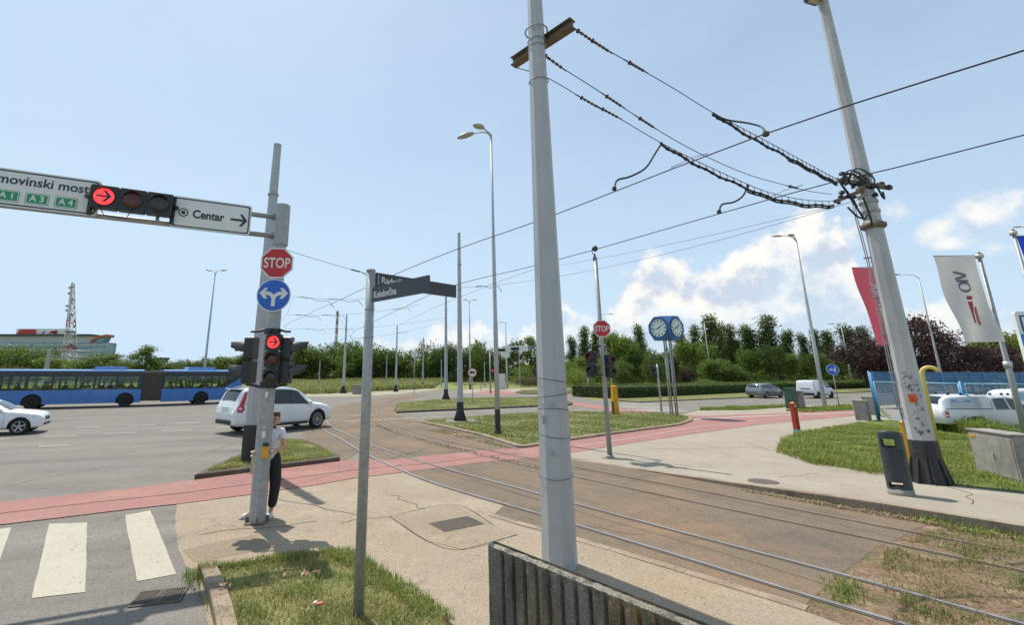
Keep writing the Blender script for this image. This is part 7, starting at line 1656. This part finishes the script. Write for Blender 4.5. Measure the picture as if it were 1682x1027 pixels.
# ------------------------------------------------------------------ the person pressing the crossing button
M_SKIN = mat('skin', (.50, .27, .19), .5, 0, .06, 12); M_SHIRT = mat('white_tshirt', (.66, .65, .70), .85, 0, .05, 9, bump=.3, bscale=14); M_TROU = mat('black_trousers', (.014, .014, .017), .85, 0, .2, 8, bump=.3, bscale=12); M_HAIR = mat('brown_hair', (.085, .045, .026), .55, 0, .35, 22)
M_SHOE = mat('white_trainers', (.62, .61, .62), .6); M_LIP = mat('lips', (.40, .14, .12), .5)
PO = Vector((-3.09, 8.92, .012))
pe = thing('person', PO, 'person in white T-shirt and black trousers pressing the crossing button behind the signal pole', 'person')
pe.scale = (1.05, 1.05, 1.05)
def skin(name, verts, edges, radii, m, root_i=0, lv=2, parent=pe):
    me = bpy.data.meshes.new(name); me.from_pydata([Vector(v) for v in verts], edges, []); o = bpy.data.objects.new(name, me); C.objects.link(o)
    sk = o.modifiers.new('s', 'SKIN'); sk.use_smooth_shade = True; 
    if not me.skin_vertices: me.attributes and None
    for i, r_ in enumerate(radii): v = me.skin_vertices[0].data[i]; v.radius = (r_, r_) if not isinstance(r_, tuple) else r_; v.use_root = (i == root_i)
    sb_ = o.modifiers.new('b', 'SUBSURF'); sb_.levels = lv; sb_.render_levels = lv
    dg = bpy.context.evaluated_depsgraph_get(); mm = bpy.data.meshes.new_from_object(o.evaluated_get(dg)); bpy.data.objects.remove(o); mm.materials.clear(); mm.materials.append(m)
    for p in mm.polygons: p.use_smooth = True
    ob = bpy.data.objects.new(name, mm); C.objects.link(ob); ob.parent = parent; return ob
# local coordinates: x right in the picture, -y towards the camera; one skinned body, clothing and hair on top
V_ = [(-.05,0,.90),(-.045,0,1.06),(-.04,-.01,1.20),(-.03,-.01,1.33),(-.02,-.02,1.425),(-.01,-.045,1.50),(-.005,-.055,1.56),(-.005,-.05,1.625),   # 0-7 trunk, neck, head
      (.035,0,.87),(.075,-.03,.50),(.03,-.02,.10),(.035,-.12,.035),                  # 8-11 leg (right in picture)
      (-.135,0,.87),(-.20,-.04,.50),(-.26,-.04,.10),(-.36,-.12,.035),                # 12-15 leg
      (.115,-.01,1.365),(.195,-.10,1.11),(.03,-.30,1.045),                         # 16-18 arm to the button
      (-.18,-.01,1.365),(-.26,-.02,1.12),(-.235,-.22,1.07)]                          # 19-21 other arm
E_ = [(0,1),(1,2),(2,3),(3,4),(4,5),(5,6),(6,7),(0,8),(8,9),(9,10),(10,11),(0,12),(12,13),(13,14),(14,15),(3,16),(16,17),(17,18),(3,19),(19,20),(20,21)]
R_ = [(.13,.10),(.118,.09),(.125,.095),(.12,.085),(.052,.052),(.062,.07),(.080,.092),(.062,.075),.078,.056,.036,(.042,.026),.078,.056,.036,(.042,.026),.046,.036,.026,.046,.036,.026]
skin('body', V_, E_, R_, M_SKIN)
skin('tshirt', [(-.05,0,.85),V_[1],V_[2],(-.03,-.01,1.34),(-.025,-.015,1.40),V_[16],(.160,-.035,1.20),V_[19],(-.235,-.015,1.20)], [(0,1),(1,2),(2,3),(3,4),(3,5),(5,6),(3,7),(7,8)], [(.168,.140),(.148,.118),(.142,.112),(.128,.098),(.070,.066),.068,.070,.068,.070], M_SHIRT)
skin('trousers', [(-.05,0,1.08),(-.05,0,.90),(.035,0,.84),(.075,-.03,.50),(.035,-.02,.14),(-.135,0,.84),(-.20,-.04,.50),(-.255,-.04,.14)], [(0,1),(1,2),(2,3),(3,4),(1,5),(5,6),(6,7)], [(.130,.105),(.150,.120),.120,.094,.074,.120,.094,.074], M_TROU)
for x, y, dx, dy in ((.03, -.03, .01, -.20), (-.26, -.05, -.20, -.10)):
    d_ = Vector((dx, dy, 0)).normalized(); b_ = Vector((x, y, 0)) - d_ * .06
    sh = skin('shoe', [b_ + Vector((0, 0, .055)), b_ + d_ * .09 + Vector((0, 0, .052)), b_ + d_ * .18 + Vector((0, 0, .042)), b_ + d_ * .245 + Vector((0, 0, .034))], [(0,1),(1,2),(2,3)], [(.045,.05),(.046,.05),(.046,.038),(.034,.028)], M_SHOE)
    MB().prism([(p.x, p.y) for p in [b_ + d_ * (.10 + .165 * math.cos(a)) + Vector((-d_.y, d_.x, 0)) * .048 * math.sin(a) for a in [k * math.pi / 8 for k in range(16)]]], -.004, .022).build('sole', mat('sole_grey', (.35, .35, .36), .8), sh)
hc = Vector((-.005, -.055, 1.57))
skin('hair', [hc + Vector((0, .055, -.03)), hc + Vector((0, .045, .045)), hc + Vector((0, .005, .088)), hc + Vector((0, -.05, .085)), hc + Vector((.05, .02, .04)), hc + Vector((-.05, .02, .04)), hc + Vector((0, .115, .05))], [(0,1),(1,2),(2,3),(1,4),(1,5),(1,6)], [(.062,.06),(.075,.07),(.068,.05),(.05,.022),(.04,.045),(.04,.045),.045], M_HAIR)
MB().lathe([(.001, 0), (.011, .006), (.012, .02), (.006, .036), (.001, .042)], 8, hc + Vector((0, -.098, -.028))).build('nose', M_SKIN, pe)
for s in (-1, 1):
    MB().lathe([(.001, -.012), (.012, -.004), (.012, .004), (.001, .012)], 10, hc + Vector((s * .031, -.082, .004)), rot=Matrix.Rotation(R(90), 3, 'X')).build('eye', mat('eye_dark', (.02, .018, .018), .2), pe)
    MB().box(hc + Vector((s * .031, -.088, .024)), (.03, .010, .006), None, 0, .002).build('eyebrow', M_HAIR, pe)
    MB().lathe([(.004, -.008), (.018, -.004), (.020, .004), (.008, .010)], 10, hc + Vector((s * .083, .0, -.01)), rot=Matrix.Rotation(R(90), 3, 'Y')).build('ear', M_SKIN, pe)
MB().box(hc + Vector((0, -.086, -.052)), (.036, .012, .009), None, 0, .004).build('mouth', M_LIP, pe)
def hand(w_, fwd, up, curl, flip=1):
    """palm with four unequal bent fingers and a side thumb"""
    f = Vector(fwd).normalized(); u = (Vector(up) - f * Vector(up).dot(f)).normalized(); s = f.cross(u) * flip
    vs = [Vector(w_), w_ + f * .045, w_ + f * .085]; ed = [(0, 1), (1, 2)]; rr = [(.022,.018), (.034,.015), (.036,.013)]
    h_ = skin('hand', vs, ed, rr, M_SKIN)
    for k, ln in enumerate((.066, .078, .074, .056)):
        b_ = w_ + f * .075 + s * (-.027 + .018 * k); c1_ = curl; p1 = b_ + (f * math.cos(c1_ * .4) - u * math.sin(c1_ * .4)) * ln * .45; p2 = p1 + (f * math.cos(c1_) - u * math.sin(c1_)) * ln * .33; p3 = p2 + (f * math.cos(c1_ * 1.6) - u * math.sin(c1_ * 1.6)) * ln * .25
        skin('finger', [b_, p1, p2, p3], [(0,1),(1,2),(2,3)], [.0092, .0086, .0080, .0066], M_SKIN, 0, 1, h_)
    b_ = w_ + f * .03 - s * .022; p1 = b_ - s * .024 + f * .026 - u * .006; p2 = p1 - s * .008 + f * .028 - u * .012
    skin('thumb', [b_, p1, p2], [(0,1),(1,2)], [.013, .0105, .008], M_SKIN, 0, 1, h_)
hand(Vector((.020, -.315, 1.043)), (-.72, -.62, -.02), (0, 0, 1), .5)
hand(Vector((-.236, -.235, 1.07)), (.1, -.95, .12), (0, 0, 1), .9, -1)
# phone and tote bag she holds
tag(MB().box(PO + Vector((-.235, -.33, 1.075)), (.070, .13, .010), Matrix.Rotation(.35, 3, 'X'), 0, .003).build('phone', mat('phone_pale', (.42, .48, .50), .25)), 'pale phone held in a hand left of the signal pole', 'phone')
bp = PO + Vector((-.27, -.10, .78)); bg_ = thing('tote_bag', bp, 'beige tote bag hanging at the side of the person behind the signal pole', 'bag')
mb = MB(); A = []
for j in range(6):
    z = -.06 + .30 * j / 5; w_ = .17 - .02 * j / 5; b_ = .045 * math.sin(math.pi * (j + .4) / 6.4)
    A += [(-w_/2, -b_, z), (0, -b_ * 1.3, z), (w_/2, -b_, z), (w_/2, b_, z), (0, b_ * 1.3, z), (-w_/2, b_, z)]
mb.add(A, [(j*6+k, j*6+(k+1) % 6, (j+1)*6+(k+1) % 6, (j+1)*6+k) for j in range(5) for k in range(6)] + [(5,4,3,2,1,0)]); mb.build('sack', mat('beige_canvas', (.46, .36, .24), .85, var=.1, vscale=20), bg_)
MB().tube([(-.05, 0, .23), (-.02, .02, .40), (.0, .03, .52), (.03, .02, .40), (.05, 0, .23)], .010, 6).build('strap', MATS['beige_canvas'], bg_)
# ------------------------------------------------------------------ overhead wires
def wire(name, pts, r, label, group, cat='overhead wire', m=None, extra=None):
    pts = [Vector(p) for p in pts]; mb = MB().tube(pts, r, 5)
    if extra: extra(mb)
    return solo(mb, name, m or M_CABLE, label, cat, group, pts[0])
def sagged(a, b, sag, n=12): return [a.lerp(b, i / n) - Vector((0, 0, sag * 4 * (i / n) * (1 - i / n))) for i in range(n + 1)]
CWZ = 5.72
def contact(pxs, z=CWZ): return smooth_pts([P(a, b, z) for a, b in pxs], 3)
GW_ = 'tram contact wires'
near1 = P(1680, 83, CWZ); n2 = P(1250, 222, CWZ); near1e = near1 + (near1 - n2).normalized() * 4
wire('contact_wire', [near1e] + contact([(1680,83),(1250,222),(905,355),(752,409),(660,446),(600,473),(545,499)]) , .0105, 'upper tram contact wire sweeping from the top right behind the thick centre pole', GW_)
wire('contact_wire', contact([(545,499),(500,520),(470,548),(520,582),(600,605)]), .009, 'tram contact wire continuing round the curve beside the red striped chimney', GW_)
a = P(1680, 222, CWZ); b = P(1460, 278, CWZ); ae = a + (a - b).normalized() * 4
wire('contact_wire', [ae] + contact([(1680,222),(1460,278),(1290,320),(905,430),(755,466),(690,492),(615,528)]), .0105, 'lower tram contact wire passing behind the leaning pole towards the street name plates', GW_)
wire('contact_wire', contact([(615,528),(575,552),(600,567),(680,582),(740,586)]), .009, 'tram contact wire curving away behind the street name post', GW_)
wire('contact_wire', contact([(905,433),(790,474),(700,512),(655,535)], 5.9), .006, 'thin wire running parallel below the lower contact wire', 'thin overhead wires')
a = D(1372, 338, 11.2); b = D(905, 438, 24); wire('guy_wire', sagged(a, b, .12), .006, 'thin guy wire from the leaning pole past the camera post', 'thin overhead wires')
# span wires with insulators between masts
M_INS = mat('insulator_brown', (.05, .035, .028), .4)
def span(pa, pb, label, ins=(.12, .42), sag=.25, r=.0085):
    L = sagged(pa, pb, sag, 14)
    def ex(mb):
        d = (pb - pa)
        for f in ins:
            i = min(13, int(f * 14)); p = L[i].lerp(L[i+1], f * 14 - i); u = (L[i+1] - L[i]).normalized()
            for k in range(5): mb.tube([p + u * (.11 * k), p + u * (.11 * k + .07)], .028, 6)
            q = p + u * .6; mb.tube([q, q + u * .5 + Vector((0, 0, -.13)), q + u * 1.1 + Vector((0, 0, -.05)), q + u * 1.35 + Vector((0, 0, -.35))], .014, 5)
    return wire('span_wire', L, r, label, 'span wires between the masts', extra=ex)
bp_ = P(410.5, 757, .12); tpA = P(756, 692, .09); tpB = P(732.5, 656.5, .12); tpC = P(563.5, 646.5); tpD = P(650, 644); tpE = P(694.5, 637)
up = lambda p, z: Vector((p.x, p.y, z))
span(up(bp_, 6.35), up(tpA, 7.2), 'span wire from the mast behind the signal gantry to the lamp-post island mast', (.30, .70), .35)
span(up(tpA, 7.1), up(Vector((11.1, 11.5, 0)), 7.0), 'span wire from the lamp-post island mast towards the leaning pole', (.08,), .5, .007)
span(D(482, 487, 26), up(tpA, 7.3), 'span wire crossing just right of the blue turn sign', (.04, .22), .45)
span(D(472, 517, 32), D(690, 500, 40), 'second span wire below the turn sign', (.05, .22, .75), .35)
span(up(tpC, 7.2), up(tpB, 7.6), 'span wire between the mast by the concrete box and the far-island mast', (.2, .6), .5)
span(up(tpC, 7.6), up(tpE, 7.4), 'thin span wire between the two far pavement masts', (.25, .6), .5)
span(D(470, 540, 45), up(tpB, 7.9), 'third span wire low over the meadow', (.12, .3), .45)
wire('guy_wire', [D(482, 487, 26), D(472, 517, 32), D(460, 527, 34)], .006, 'short tie between two span wires right of the turn sign', 'thin overhead wires')
wire('guy_wire', sagged(D(545, 499, 24), D(600, 590, 40), .1), .006, 'thin stay dropping past the striped chimney', 'thin overhead wires')
# feeder cables from the cross beam to the leaning pole, hung on messenger wires
CBV = Vector(CB); B0 = CBV + be0 + Vector((0, 0, -.08)); B1 = CBV + be1 + Vector((0, 0, -.08)); Bm = CBV + Vector((.06, -.05, 7.70))
EE0 = RB_ + E0; FF0 = RB_ + F0
def feeder(A, Bp, top, label, ins, hung=None, loops=(), th=.024):
    """messenger wire through pixels `top`, with insulators, hangers and a thick cable below it"""
    g = 'feeder cables between the centre pole and the leaning pole'
    pl = [A] + [VPL(a, b, A, Bp) for a, b in top] + [Bp]; L = smooth_pts(pl, 8)
    t = thing('feeder_cable', A, label, 'feeder cable', g)
    MB().tube(L, .008, 5).build('messenger_wire', M_CABLE, t, A)
    d_ = (Bp - A).normalized()
    def at(f):
        k = f * (len(L) - 1); i = min(len(L) - 2, int(k)); return L[i].lerp(L[i+1], k - i)
    mb = MB()
    for f in ins:
        p = at(f); dl = (at(min(1, f + .04)) - at(max(0, f - .04))).normalized()
        for k in range(4):
            q = p + dl * (.085 * k); mb.tube([q, q + dl * .055], .024, 6); 
        mb.tube([p - dl * .20, p + dl * .42], .012, 6); mb.lathe([(.01, -.04), (.035, -.02), (.035, .02), (.01, .04)], 8, p - dl * .05)
    mb.build('insulator', M_INS, t, A)
    if hung:
        f0_, f1_, drop = hung; N = 26; C_ = []; hg = MB()
        for i in range(N + 1):
            u = i / N; p = at(f0_ + (f1_ - f0_) * u); dz = drop * (.25 + .75 * min(1, u * 4)) * (1 if u < .97 else .7); c = p - Vector((0, 0, dz + .02 * math.sin(u * 40))); C_.append(c)
            if i % 1 == 0 and 0 < i < N: hg.tube([p, p.lerp(c, .5) + Vector((.03, 0, 0)), c], .007, 4); hg.tube([c - d_ * .035, c + d_ * .035], th * 1.35, 6)
        MB().tube(C_, th, 7).build('thick_cable', M_CABLE, t, A); hg.build('hangers', M_CABLE, t, A)
        q2 = [c + Vector((.02, .03, -.045)) for c in C_[N // 2:]]; MB().tube(q2, th * .8, 6).build('thick_cable', M_CABLE, t, A)
    for pts in loops:
        q = smooth_pts([VPL(a, b, A, Bp) + Vector((0, 0, 0)) for a, b in pts[:-1]] + [P(pts[-1][0], pts[-1][1], CWZ + .02)], 5); cmb = MB().tube(q, .020, 7); e = q[-1]; cmb.box(e, (.06, .06, .06)); cmb.lathe([(.03, -.03), (.03, .03)], 8, q[0]); cmb.build('jumper_cable', M_CABLE, t, A)
    return t
feeder(B1, EE0, [(985, 74), (1040, 106), (1110, 147), (1170, 184), (1260, 232), (1330, 270)], 'upper feeder cable from the right beam end, with the short looped jumper', (.05, .12, .28), (.571, .98, .13), [((1172, 188), (1195, 197), (1228, 202), (1250, 208), (1258, 220))])
feeder(Bm, D(1366, 319, 11.6), [(925, 112), (980, 147), (1040, 187), (1100, 225), (1160, 257), (1230, 287), (1290, 304), (1330, 314)], 'middle feeder wire ending at small clamps before the leaning pole', (.05, .26, .36, .80))
feeder(B0, FF0, [(898, 127), (960, 163), (1010, 190), (1085, 234), (1140, 262), (1200, 290), (1260, 315), (1320, 328)], 'lower feeder cable with two long drooping jumpers', (.22, .30), (.444, .985, .12), [((1086, 236), (1076, 252), (1060, 276), (1035, 290), (1014, 296), (1009, 310)), ((1228, 306), (1220, 322), (1205, 332), (1186, 336), (1181, 348))])
for a, b, lb in (((1103, 275), (1140, 258), 'short bridle wire under the lower feeder'), ((1258, 327), (1290, 312), 'short bridle wire nearest the leaning pole')):
    p = P(*a, CWZ); q = VPL(*b, B0, FF0); wire('bridle_wire', [p, q, P(a[0] + 60, a[1] - 23, CWZ)], .006, lb, 'thin overhead wires')
# tidy: prototypes that were never planted
for k, (root, _, _, used_) in PROTO.items():
    if not used_:
        for ch in list(root.children): bpy.data.objects.remove(ch)
        bpy.data.objects.remove(root)
